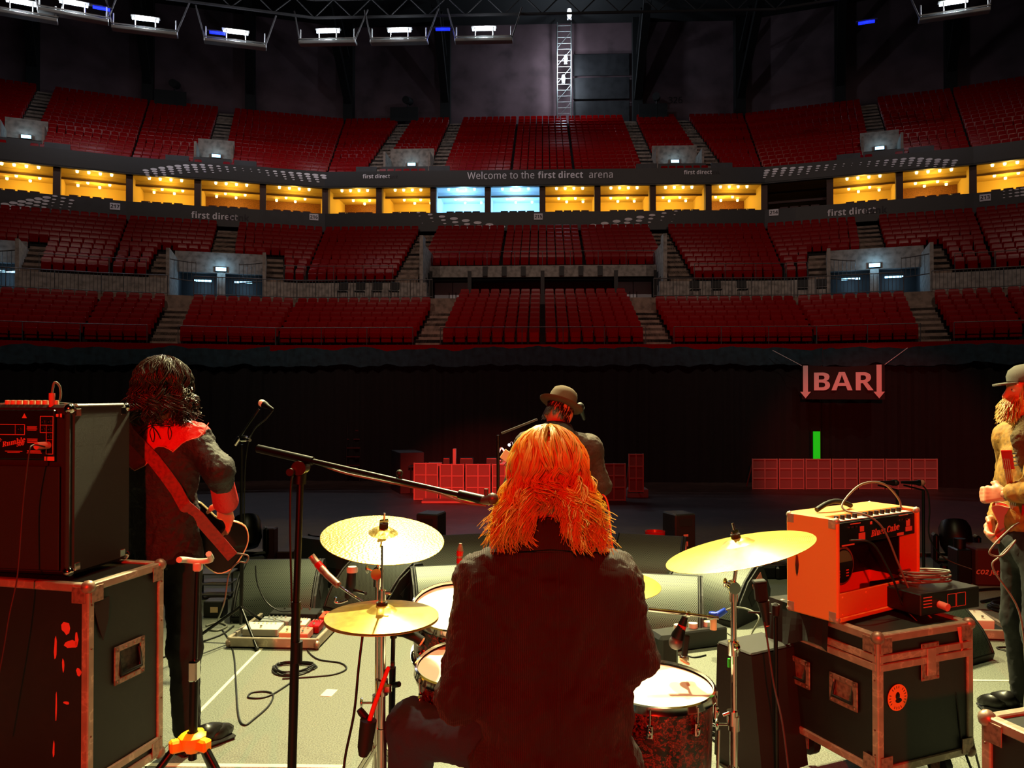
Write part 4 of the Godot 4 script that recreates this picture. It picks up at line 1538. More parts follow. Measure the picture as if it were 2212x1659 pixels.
func bass_rig() -> void:
	# case: its front right corner stands at x -1.57, 2.93 m from the camera
	var t := deg_to_rad(-14.0)
	var w := 1.0
	var d := 0.42
	var b := yaw(t)
	var c := V(-1.572, 0.13, 2.93) - b * Vector3(w / 2, 0, d / 2)
	var o := flight_case("tall black flight case with worn aluminium edges under the bass amplifier", c, t, w, 0.81, d, 0.0)
	handle_dish(o, Transform3D(yaw(PI / 2), Vector3(w / 2 - 0.006, 0.46, -0.01)), 0.17, 0.15)
	var st := mb()
	box(st, Vector3(w / 2 - 0.004, 0.07, 0.0), Vector3(0.012, 0.03, d - 0.06), Basis(), 0.003)
	part("lower_strip", st, M.alu, o)
	st = mb()
	prism(st, PackedVector2Array([Vector2(-0.035, 0.0), Vector2(0.05, 0.0), Vector2(0.045, -0.09), Vector2(0.02, -0.16), Vector2(-0.005, -0.10)]), 0.002, Transform3D(yaw(PI / 2), Vector3(w / 2 - 0.005, 0.74, d / 2 - 0.06)))
	part("torn_tape", st, M.felt_band, o)
	# worn patches of old red stickers on the front panel
	st = mb()
	for e in [[-0.06, 0.60, 0.014, 0.05], [-0.11, 0.64, 0.03, 0.05], [-0.05, 0.48, 0.02, 0.028], [-0.085, 0.58, 0.05, 0.03], [-0.12, 0.50, 0.008, 0.05], [-0.155, 0.56, 0.012, 0.08], [-0.15, 0.34, 0.007, 0.10], [-0.105, 0.36, 0.02, 0.012], [-0.16, 0.18, 0.008, 0.06]]:
		var poly := PackedVector2Array()
		for k in 9:
			var a := TAU * k / 9.0
			var q := 0.6 + 0.4 * absf(sin(k * 2.3 + e[0] * 40.0))
			poly.append(Vector2(w / 2 + e[0] + e[2] * 0.7 * q * cos(a), e[1] + e[3] * 0.6 * q * sin(a)))
		prism(st, poly, 0.0008, Transform3D(Basis(), Vector3(0, 0, d / 2 - 0.0105)))
	part("sticker_scraps", st, M.pink_label, o).set_meta("kind", "stuff")
	# the amplifier on top
	t = deg_to_rad(-10.0)
	w = 0.62
	d = 0.365
	var h := 0.655
	b = yaw(t)
	c = V(-1.688, 0.952, 3.0) - b * Vector3(w / 2, 0, d / 2)
	var a := thing("bass_amplifier", "black bass combo amplifier with printed control panel on the tall flight case", "amplifier", c, t)
	st = mb()
	box(st, Vector3(0, h / 2, -0.01), Vector3(w, h, d - 0.02), Basis(), 0.012)
	part("cabinet", st, M.tolex, a)
	st = mb()
	box(st, Vector3(-0.02, h - 0.115, d / 2 - 0.006), Vector3(w - 0.09, 0.19, 0.012), Basis(), 0.003)
	var panel := part("control_panel", st, M.panel_black, a)
	st = mb()
	box(st, Vector3(-0.02, 0.22, d / 2 - 0.008), Vector3(w - 0.05, 0.40, 0.008), Basis(), 0.003)
	part("back_board", st, M.tolex, a)
	st = mb()
	for x in [-w / 2 + 0.012, w / 2 - 0.012]:
		bar(st, Vector3(x, 0.03, d / 2 - 0.008), Vector3(x, h - 0.03, d / 2 - 0.008), 0.022, 0.022, Vector3.BACK, 0.008)
	part("corner_edge", st, M.tolex, a)
	st = mb()
	for x in [-1, 1]:
		for y in [0, 1]:
			for z in [-1, 1]:
				ball(st, Vector3(x * (w / 2 - 0.014), 0.016 if y == 0 else h - 0.016, z * (d / 2 - 0.02)), Vector3(0.022, 0.022, 0.022), Basis(), 10)
				box(st, Vector3(x * (w / 2), 0.03 if y == 0 else h - 0.03, z * (d / 2 - 0.05)), Vector3(0.004, 0.03, 0.03), Basis(), 0.002)
	part("metal_corner", st, M.chrome, a)
	st = mb()
	bar(st, Vector3(w / 2 - 0.008, h - 0.004, d / 2 - 0.04), Vector3(w / 2 - 0.008, h - 0.004, -d / 2 + 0.04), 0.02, 0.014, Vector3.UP, 0.006)
	part("piping", st, M.cable_grey, a)
	# panel print; x is measured from the right edge, y from the top
	var z := d / 2 + 0.001
	var X := func(px): return w / 2 - (150.0 - px) * 0.00179
	var Y := func(py): return h - (py - 878.0) * 0.00178
	st = mb()
	print_frame(st, X.call(-40), Y.call(921), X.call(20), Y.call(943), z)
	print_frame(st, X.call(20), Y.call(921), X.call(43), Y.call(943), z)
	print_frame(st, X.call(81), Y.call(903), X.call(112), Y.call(922), z)
	print_frame(st, X.call(81), Y.call(922), X.call(96), Y.call(938), z)
	print_frame(st, X.call(96), Y.call(922), X.call(112), Y.call(938), z)
	print_frame(st, X.call(96), Y.call(938), X.call(112), Y.call(953), z)
	print_frame(st, X.call(96), Y.call(953), X.call(112), Y.call(984), z)
	prism(st, PackedVector2Array([Vector2(X.call(36), Y.call(907)), Vector2(X.call(48), Y.call(907)), Vector2(X.call(42), Y.call(897))]), 0.001, Transform3D(Basis(), Vector3(0, 0, z - 0.001)))
	box(st, Vector3(X.call(122), Y.call(901), z), Vector3(0.011, 0.011, 0.001), Basis(), 0.0005)
	box(st, Vector3(X.call(131), Y.call(901), z), Vector3(0.008, 0.014, 0.001))
	box(st, Vector3(X.call(104), Y.call(994), z), Vector3(0.042, 0.016, 0.002))
	for e in [[47, 75, 925, 4], [47, 77, 952, 2], [47, 77, 957, 2], [47, 87, 977, 3], [-5, 38, 979, 2], [-40, -12, 952, 3]]:
		for k in e[3]:
			var cut: float = 0.85 + 0.15 * sin(k * 3.0 + e[0])
			box(st, Vector3(X.call((e[0] + e[1]) / 2.0), Y.call(e[2] + 2.7 * k), z), Vector3((e[1] - e[0]) * 0.00179 * cut, 0.0022, 0.001))
	part("panel_print", st, M.pink_label, panel)
	words("Rumble", 0.019, M.pink_label, panel, Transform3D(Basis(Vector3.BACK, 0.2), Vector3(X.call(17), Y.call(959), z)), true, true, 0.3, 0.001)
	words("500", 0.015, M.pink_label, panel, Transform3D(Basis(Vector3.BACK, 0.2), Vector3(X.call(33), Y.call(963), z)), true, true, 0.3, 0.001)
	st = mb()
	for e in [[88, 915], [103, 915], [88, 931], [103, 931], [103, 946], [30, 931]]:
		lathe(st, [Vector2(0.008, 0), Vector2(0.008, 0.006), Vector2(0.004, 0.006), Vector2(0.004, 0.0)], 10, Transform3D(along(Vector3.BACK), Vector3(X.call(e[0]), Y.call(e[1]), z - 0.002)))
	part("jack_socket", st, M.chrome, panel)
	st = mb()
	drum(st, Vector3(X.call(101), Y.call(965), z - 0.01), Vector3(X.call(96), Y.call(965), z + 0.05), 0.014, 12)
	part("plug", st, M.pink_label, panel)
	for k in 8:
		st = mb()
		var x: float = X.call([-22.0, -8.0, 7.0, 23.0, 39.0, 55.0, 71.0, 97.0][k])
		lathe(st, [Vector2(0.0115, 0), Vector2(0.0105, 0.020), Vector2(0, 0.021)], 10, Transform3D(Basis(), Vector3(x, h - 0.004, d / 2 - 0.045)))
		part("knob", st, M.knob_cream, a)
	for e in [[0.27, 0.0], [-0.05, 0.0]]:
		pass
	var plug := at(112, 880, 3.05)
	st = mb()
	tube(st, [plug + Vector3(0, -0.01, 0), plug + Vector3(0, 0.055, 0)], 0.011, 8)
	solo("jack_plug", st, M.pink_label, "upright jack plug in the top of the bass amplifier", "plug")
	cable([plug + Vector3(0, 0.055, 0), at(118, 826, 3.05), at(130, 838, 3.07), at(126, 868, 3.1), at(90, 869, 3.12), at(40, 876, 3.1), at(-40, 882, 3.1)], 0.0045, M.cable_grey, "thin grey cable looping out of the upright plug on the bass amplifier")
	cable([at(160, 874, 3.1), at(110, 870, 3.13), at(60, 872, 3.14), at(0, 873, 3.12), at(-50, 876, 3.1)], 0.005, M.cable_grey, "grey cable lying along the top of the bass amplifier")
	cable([at(97, 965, 2.97), at(70, 962, 2.9), at(62, 985, 2.88), at(50, 1090, 2.9), at(38, 1240, 2.86), at(20, 1330, 2.83), at(5, 1420, 2.83), at(-30, 1600, 2.83)], 0.003, M.maroon, "thin reddish cable hanging down the back of the bass amplifier")

func guitar_rig() -> void:
	# flight case with lid, then the cream combo amplifier and the supply box on it
	var t := deg_to_rad(22.6)
	var w := 0.53
	var d := 0.55
	var b := yaw(t)
	var c := V(1.417, 0.165, 3.06) + b * Vector3(w / 2, 0, -d / 2)
	var o := flight_case("black flight case with two dish handles under the cream guitar amplifier", c, t, w, 0.545, d, 0.11)
	for z in [-0.16, 0.10]:
		handle_dish(o, Transform3D(yaw(-PI / 2), Vector3(-w / 2 + 0.004, 0.27, z)), 0.15, 0.12)
	latch(o, Transform3D(Basis(), Vector3(0.02, 0.41, d / 2 - 0.004)))
	var st := mb()
	lathe(st, [Vector2(0, 0.002), Vector2(0.052, 0.002), Vector2(0.052, 0)], 28, Transform3D(along(Vector3.BACK), Vector3(-0.155, 0.29, d / 2 - 0.008)))
	var sk := part("round_sticker", st, M.sticker, o, "round orange sticker")
	st = mb()
	for k in 22:
		var a := TAU * k / 22.0
		if k % 5 == 4:
			continue
		box(st, Vector3(-0.155 + 0.041 * cos(a), 0.29 + 0.041 * sin(a), d / 2 - 0.0055), Vector3(0.010, 0.003, 0.0006), Basis(Vector3.BACK, a))
	ball(st, Vector3(-0.155, 0.296, d / 2 - 0.006), Vector3(0.012, 0.016, 0.001), Basis(), 10)
	ball(st, Vector3(-0.150, 0.278, d / 2 - 0.006), Vector3(0.018, 0.010, 0.001), Basis(), 10)
	part("sticker_print", st, M.print_ink, sk)
	st = mb()
	box(st, Vector3(-w / 2 + 0.004, 0.478, -0.05), Vector3(0.003, 0.04, 0.10))
	part("blue_tape", st, M.blue_plastic, o)
	st = mb()
	prism(st, PackedVector2Array([Vector2(-0.01, 0), Vector2(0.012, 0), Vector2(0.018, -0.05), Vector2(0.025, -0.09), Vector2(0.012, -0.10), Vector2(0.0, -0.05)]), 0.002, Transform3D(Basis(), Vector3(0.18, 0.53, d / 2)))
	part("torn_tape", st, M.pink_label, o)
	# black cloth thrown over the far left top edge of the case
	st = mb()
	var g := []
	for i in 13:
		var row := []
		for k in 11:
			var u := i / 12.0
			var v := k / 10.0
			var p := Vector3(-w / 2 + 0.14, 0.556, lerpf(-d / 2 - 0.05, d / 2 - 0.24, u))
			if v < 0.4:
				p.x = lerpf(-w / 2 + 0.16, -w / 2 - 0.012, v / 0.4)
			else:
				p.x = -w / 2 - 0.012 - 0.018 * sin(u * 17.0 + 1.0) * (v - 0.4) - 0.03 * (v - 0.4)
				p.y = 0.556 - (v - 0.4) * (0.25 + 0.05 * sin(u * 6.0) + 0.30 * maxf(0.0, 0.35 - u))
			row.append(c + b * p)
		g.append(row)
	for i in 12:
		for k in 10:
			quad(st, g[i][k], g[i + 1][k], g[i + 1][k + 1], g[i][k + 1])
	solo("black_cloth", st, M.jeans_black, "black cloth hanging over the edge of the flight case under the cream amplifier", "cloth")
	# amplifier
	t = deg_to_rad(32.7)
	w = 0.60
	d = 0.25
	var h := 0.424
	b = yaw(t)
	c = V(1.32, 0.716, 3.2) + b * Vector3(w / 2, 0, -d / 2)
	var a := thing("guitar_amplifier", "cream open-backed guitar combo amplifier on the two-handled flight case", "amplifier", c, t)
	var s := 0.02
	st = mb()
	for x in [-w / 2 + s / 2, w / 2 - s / 2]:
		box(st, Vector3(x, h / 2, 0), Vector3(s, h, d), Basis(), 0.006)
	box(st, Vector3(0, s / 2, 0), Vector3(w - 2 * s, s, d), Basis(), 0.004)
	box(st, Vector3(0, h - s / 2, -0.035), Vector3(w - 2 * s + 0.004, s, d - 0.07), Basis(), 0.004)
	box(st, Vector3(0, h / 2, -d / 2 + 0.01), Vector3(w - 2 * s, h - 2 * s, 0.012))
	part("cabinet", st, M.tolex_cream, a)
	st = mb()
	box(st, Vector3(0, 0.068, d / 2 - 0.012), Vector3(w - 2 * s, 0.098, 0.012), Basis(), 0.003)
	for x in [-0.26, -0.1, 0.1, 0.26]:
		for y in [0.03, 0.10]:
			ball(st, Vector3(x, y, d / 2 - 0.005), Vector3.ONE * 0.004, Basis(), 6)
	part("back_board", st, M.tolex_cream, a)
	st = mb()
	box(st, Vector3(0, 0.355, d / 2 - 0.02), Vector3(w - 2 * s, 0.092, 0.012), Basis(), 0.002)
	box(st, Vector3(0, 0.402, d / 2 - 0.065), Vector3(w - 2 * s, 0.006, 0.085))
	var panel := part("rear_panel", st, M.panel_black, a)
	st = mb()
	box(st, Vector3(0, 0.406, d / 2 - 0.05), Vector3(w - 2 * s - 0.02, 0.003, 0.045))
	part("knob_strip", st, M.white_plastic, panel)
	for e in [-0.274, 0.274]:
		st = mb()
		box(st, Vector3(e, 0.21, -0.035), Vector3(0.008, 0.2, 0.15))
		part("inner_lining", st, M.panel_black, a)
	st = mb()
	box(st, Vector3(0, 0.21, -d / 2 + 0.02), Vector3(w - 2 * s, 0.2, 0.006))
	part("baffle", st, M.panel_black, a)
	for k in 11:
		st = mb()
		lathe(st, [Vector2(0.010, 0), Vector2(0.009, 0.018), Vector2(0, 0.019)], 10, Transform3D(Basis(), Vector3(-0.235 + 0.042 * k + (0.03 if k > 3 else 0.0), 0.407, d / 2 - 0.05)))
		part("knob", st, M.rubber, a)
	st = mb()
	var sp := Transform3D(along(Vector3.BACK), Vector3(-0.16, 0.205, -0.07))
	lathe(st, [Vector2(0.15, 0), Vector2(0.13, 0.02), Vector2(0.082, 0.075), Vector2(0.082, 0.08)], 28, sp)
	part("speaker_basket", st, M.panel_black, a)
	st = mb()
	lathe(st, [Vector2(0.080, 0.08), Vector2(0.083, 0.09), Vector2(0.083, 0.118), Vector2(0.072, 0.122)], 28, sp)
	part("magnet_ring", st, M.worn_steel, a)
	st = mb()
	lathe(st, [Vector2(0.072, 0.121), Vector2(0.0, 0.123)], 28, sp, 0.0, TAU)
	var mag := part("magnet_label", st, M.panel_black, a)
	st = mb()
	var poly := PackedVector2Array()
	for k in 13:
		var q := lerpf(0.25, PI - 0.25, k / 12.0)
		poly.append(Vector2(0.066 * cos(q), 0.066 * sin(q)))
	prism(st, poly, 0.001, Transform3D(Basis(), Vector3(-0.16, 0.205, 0.054)))
	part("green_print", st, M.speaker_green, mag)
	st = mb()
	for e in [[-0.19, 0.185, 0.018], [-0.13, 0.185, 0.018]]:
		for k in 3:
			box(st, Vector3(e[0], e[1] - 0.012 * k, 0.0545), Vector3(e[2], 0.005, 0.001))
	part("small_print", st, M.pink_label, mag)
	words("Blues Cube", 0.027, M.pink_label, panel, Transform3D(Basis(Vector3.BACK, 0.06), Vector3(0.055, 0.345, d / 2 - 0.0125)), true, true, 0.32, 0.001)
	st = mb()
	var z := d / 2 - 0.0125
	for e in [[-0.20, 0.385, 3], [0.16, 0.385, 4]]:
		for k in e[2]:
			lathe(st, [Vector2(0.006, 0), Vector2(0.006, 0.004), Vector2(0.003, 0.004), Vector2(0.003, 0)], 8, Transform3D(along(Vector3.BACK), Vector3(e[0] + 0.026 * k, e[1] - 0.006, z)))
	part("jack_socket", st, M.chrome, panel)
	st = mb()
	for e in [[-0.115, 0.366, 0.028, 0.022], [-0.115, 0.335, 0.045, 0.03], [0.225, 0.362, 0.03, 0.03], [0.23, 0.335, 0.05, 0.02], [0.165, 0.318, 0.05, 0.012], [-0.21, 0.308, 0.085, 0.006], [-0.16, 0.392, 0.07, 0.004], [-0.05, 0.385, 0.014, 0.012], [0.19, 0.398, 0.07, 0.003]]:
		box(st, Vector3(e[0], e[1], z), Vector3(e[2], e[3], 0.001))
	part("panel_print", st, M.pink_label, panel).set_meta("kind", "stuff")
	st = mb()
	for x in [-1, 1]:
		for y in [0, 1]:
			for q in [-1, 1]:
				var k := Vector3(x * (w / 2 - 0.01), 0.012 if y == 0 else h - 0.012, q * (d / 2 - 0.012))
				ball(st, k, Vector3(0.016, 0.016, 0.016), Basis(), 8)
				box(st, k + Vector3(x * 0.0105, -0.012 if y else 0.012, -q * 0.012), Vector3(0.003, 0.038, 0.034), Basis(), 0.001)
	part("metal_corner", st, M.alu, a)
	st = mb()
	var hp := []
	for k in 9:
		var u := k / 8.0
		hp.append(Vector3(-0.22 + 0.24 * u, h + 0.012 + 0.028 * sin(PI * u), -0.03))
	tube(st, hp, 0.011, 8)
	part("carry_handle", st, M.rubber, a)
	# cables over the amplifier
	var P := func(x, y, q): return c + b * Vector3(x, y, q)
	cable([P.call(0.24, 0.41, 0.07), P.call(0.24, 0.46, 0.06), P.call(0.17, 0.53, 0.03), P.call(0.05, 0.53, 0.0), P.call(-0.08, 0.46, 0.0), P.call(-0.10, 0.43, 0.03), P.call(-0.08, 0.42, 0.11), P.call(-0.02, 0.36, 0.15), P.call(0.06, 0.2, 0.17), P.call(0.12, 0.06, 0.20), P.call(0.2, -0.1, 0.30), P.call(0.24, -0.3, 0.36), P.call(0.25, -0.5, 0.37), P.call(0.28, -0.69, 0.40)], 0.0045, M.cable_grey, "grey lead looping over the cream amplifier and down its back")
	cable([P.call(-0.2, 0.325, 0.11), P.call(-0.15, 0.325, 0.16), P.call(-0.09, 0.28, 0.17), P.call(0.0, 0.15, 0.18), P.call(0.05, 0.03, 0.2), P.call(0.1, -0.1, 0.31), P.call(0.14, -0.3, 0.36), P.call(0.17, -0.5, 0.37), P.call(0.24, -0.69, 0.40)], 0.005, M.cable_black, "black mains lead plugged into the cream amplifier's rear panel")
	# supply box with a coil of cable
	var pc := V(1.80, 0.722, 3.42)
	var pt := deg_to_rad(24.0)
	var box_o := thing("supply_box", "flat black rack box with a cable coil on it, beside the cream amplifier", "box", pc, pt)
	st = mb()
	box(st, Vector3(0, 0.055, -0.02), Vector3(0.36, 0.09, 0.26), Basis(), 0.004)
	part("case", st, M.panel_black, box_o)
	st = mb()
	print_frame(st, -0.02, 0.03, 0.03, 0.085, 0.111, 0.002)
	print_frame(st, 0.035, 0.03, 0.09, 0.085, 0.111, 0.002)
	for k in 4:
		box(st, Vector3(-0.14, 0.085 - 0.013 * k, 0.111), Vector3(0.05, 0.004, 0.001))
	part("panel_print", st, M.pink_label, box_o)
	st = mb()
	drum(st, Vector3(-0.07, 0.05, 0.10), Vector3(-0.07, 0.045, 0.15), 0.016, 12)
	part("mains_plug", st, M.pink_label, box_o)
	st = mb()
	var cp := []
	for k in 80:
		var q := TAU * k / 17.0
		var rr := 0.105 + 0.012 * sin(k * 0.9)
		cp.append(pc + yaw(pt) * Vector3(0.02 + rr * cos(q), 0.108 + 0.0018 * (k / 3.0) + 0.01 * sin(k * 0.37), -0.03 + rr * 0.8 * sin(q)))
	tube(st, cp, 0.0048, 6)
	solo("cable_coil", st, M.cable_grey, "grey cable coiled on the flat black rack box", "cable")
	# low case at the right edge
	t = deg_to_rad(17.5)
	b = yaw(t)
	var q3 := flight_case("low black flight case with bright aluminium edges beside the two-handled case", V(1.392, 0.13, 2.35) + b * Vector3(0.4, 0, 0.30), t, 0.8, 0.57, 0.60, 0.0)
	q3.set_meta("group", "")
	q3.remove_meta("group")
	# a small speaker cabinet leaning behind the big case
	var sc := thing("speaker_cabinet", "small brown-black speaker cabinet standing between the floor tom and the flight case", "cabinet", V(1.09, 0, 3.52), deg_to_rad(30.0))
	st = mb()
	prism(st, PackedVector2Array([Vector2(-0.16, 0.03), Vector2(0.12, 0.03), Vector2(0.10, 0.53), Vector2(-0.10, 0.53)]), 0.28, Transform3D(yaw(PI / 2), Vector3(-0.14, 0, 0)))
	part("cabinet", st, M.tolex, sc)
	st = mb()
	box(st, Vector3(0, 0.535, 0), Vector3(0.28, 0.014, 0.2), Basis(), 0.006)
	part("top_board", st, M.tolex, sc)
	st = mb()
	box(st, Vector3(0.10, 0.30, 0.118), Vector3(0.016, 0.012, 0.002))
	part("green_mark", st, M.green_tape, sc)
	st = mb()
	box(st, Vector3(0, 0.015, 0), Vector3(0.26, 0.03, 0.24))
	part("foot_rail", st, M.rubber, sc)

# ------------------------------------------------------------------ floor monitors
func wedge(where: Vector3, turn: float, w: float, label: String, marked := false) -> Node3D:
	var o := thing("floor_monitor", label, "loudspeaker", where, turn)
	# side profile: x = towards the listener (local +z), y = up
	var prof := PackedVector2Array([Vector2(-0.26, 0.0), Vector2(0.26, 0.0), Vector2(0.27, 0.04), Vector2(0.20, 0.17), Vector2(0.08, 0.29), Vector2(-0.08, 0.375), Vector2(-0.16, 0.37), Vector2(-0.28, 0.18)])
	var st := mb()
	var xf := Transform3D(Basis(Vector3(0, 0, 1), Vector3.UP, Vector3(-1, 0, 0)), Vector3(w / 2, 0, 0))
	prism(st, prof, w, xf)
	part("cabinet", st, M.wedge_black, o)
	st = mb()
	var gp := [Vector2(0.272, 0.05), Vector2(0.245, 0.11), Vector2(0.207, 0.172), Vector2(0.15, 0.235), Vector2(0.084, 0.296), Vector2(0.005, 0.345), Vector2(-0.075, 0.382)]
	var iw := w / 2 - 0.035
	for k in gp.size() - 1:
		var v := []
		for q in [k, k + 1]:
			var e: Vector2 = gp[mini(q + 1, gp.size() - 1)] - gp[maxi(q - 1, 0)]
			for x in [-iw, iw]:
				v.append([Vector3(x, gp[q].y, gp[q].x), Vector3(0, -e.x, e.y).normalized()])
		tri(st, v[0][0], v[1][0], v[3][0], v[0][1], v[1][1], v[3][1])
		tri(st, v[0][0], v[3][0], v[2][0], v[0][1], v[3][1], v[2][1])
	part("grille", st, M.grille, o)
	st = mb()
	for x in [-iw - 0.012, iw + 0.012]:
		tube(st, gp.map(func(p): return Vector3(x, p.y, p.x)), 0.010, 6)
	part("grille_edge", st, M.wedge_black, o)
	for x in [-1, 1]:
		st = mb()
		box(st, Vector3(x * (w / 2 + 0.001), 0.18, 0.0), Vector3(0.004, 0.10, 0.13), Basis(Vector3.RIGHT, 0.6), 0.002)
		part("grip_recess", st, M.grille_back, o)
	if marked:
		st = mb()
		for k in 4:
			box(st, Vector3(0.155 + 0.018 * (k % 2), 0.062 + 0.018 * (k / 2), 0.273 - 0.006 * (k / 2)), Vector3(0.014, 0.014, 0.004), Basis(Vector3.RIGHT, -0.4))
		part("logo_mark", st, M.white_plastic, o)
		words("d&b", 0.018, M.white_plastic, o, Transform3D(Basis(Vector3.RIGHT, -0.4), Vector3(0.07, 0.082, 0.268)), true)
		words("audiotechnik", 0.016, M.white_plastic, o, Transform3D(Basis(Vector3.RIGHT, -0.4), Vector3(0.075, 0.060, 0.277)), false)
	return o

func wedges() -> void:
	wedge(V(-1.74, 0, 5.95), 0.05, 0.60, "black floor monitor with lit mesh grille and white logo, behind the pedalboard", true)
	var a := wedge(V(-1.02, 0, 6.0), -0.62, 0.62, "floor monitor turned aside behind the hi-hat and crash cymbal stands")
	wedge(V(-0.42, 0, 5.75), 0.22, 0.62, "floor monitor just behind the rack tom")
	var c := wedge(V(1.02, 0, 5.45), -0.22, 0.58, "floor monitor with bright mesh grille beside the blue mains plug")
	var e := wedge(V(1.52, 0, 5.95), -0.75, 0.64, "floor monitor turned aside, with a large pink label, behind the right cymbal stand")
	var f := wedge(V(1.22, 0, 7.0), -0.3, 0.62, "floor monitor with a small pink label at the stage front by the red pot")
	wedge(V(-1.55, 0, 7.0), 2.6, 0.60, "dark floor monitor seen from behind at the stage front near the crash cymbal")
	wedge(V(-0.52, 0, 7.0), 0.25, 0.78, "wide dark floor monitor at the stage front behind the rack tom microphone")
	wedge(V(2.62, 0, 5.0), 0.5, 0.55, "floor monitor half hidden behind the cream guitar amplifier")
	for q in [[e, 0.12], [f, 0.10]]:
		var st := mb()
		box(st, Vector3(0.30, 0.26, -0.06), Vector3(0.005, 0.09, 0.15), Basis(Vector3.RIGHT, 0.5))
		var o := part("paper_label", st, M.pink_label, q[0], "pink paper label")
		o.position = Vector3(0.024 if q[0] == e else 0.012, 0, 0)

# ------------------------------------------------------------------ microphones and stands
func dynamic_mic(parent: Node3D, tip: Vector3, tail: Vector3, ball_mat: Material, body_mat: Material) -> void:
	var d := (tail - tip).normalized()
	var st := mb()
	ball(st, tip, Vector3.ONE * 0.026, along(d), 14)
	wpart("grille_ball", st, ball_mat, parent)
	st = mb()
	tube(st, [tip + d * 0.018, tip + d * 0.03, tip + d * 0.055, tail], [0.026, 0.025, 0.017, 0.011], 12)
	wpart("mic_body", st, body_mat, parent)

func tripod(parent: Node3D, c: Vector3, r: float, h: float, m: Material, start := 0.3) -> void:
	for k in 3:
		var a := start + TAU * k / 3.0
		var st := mb()
		rod(st, c + Vector3(0, h, 0), c + Vector3(r * cos(a), 0.012, r * sin(a)), 0.010, 8)
		var leg := wpart("leg", st, m, parent)
		st = mb()
		ball(st, c + Vector3(r * cos(a), 0.014, r * sin(a)), Vector3.ONE * 0.014, Basis(), 8)
		wpart("rubber_foot", st, M.rubber, leg)

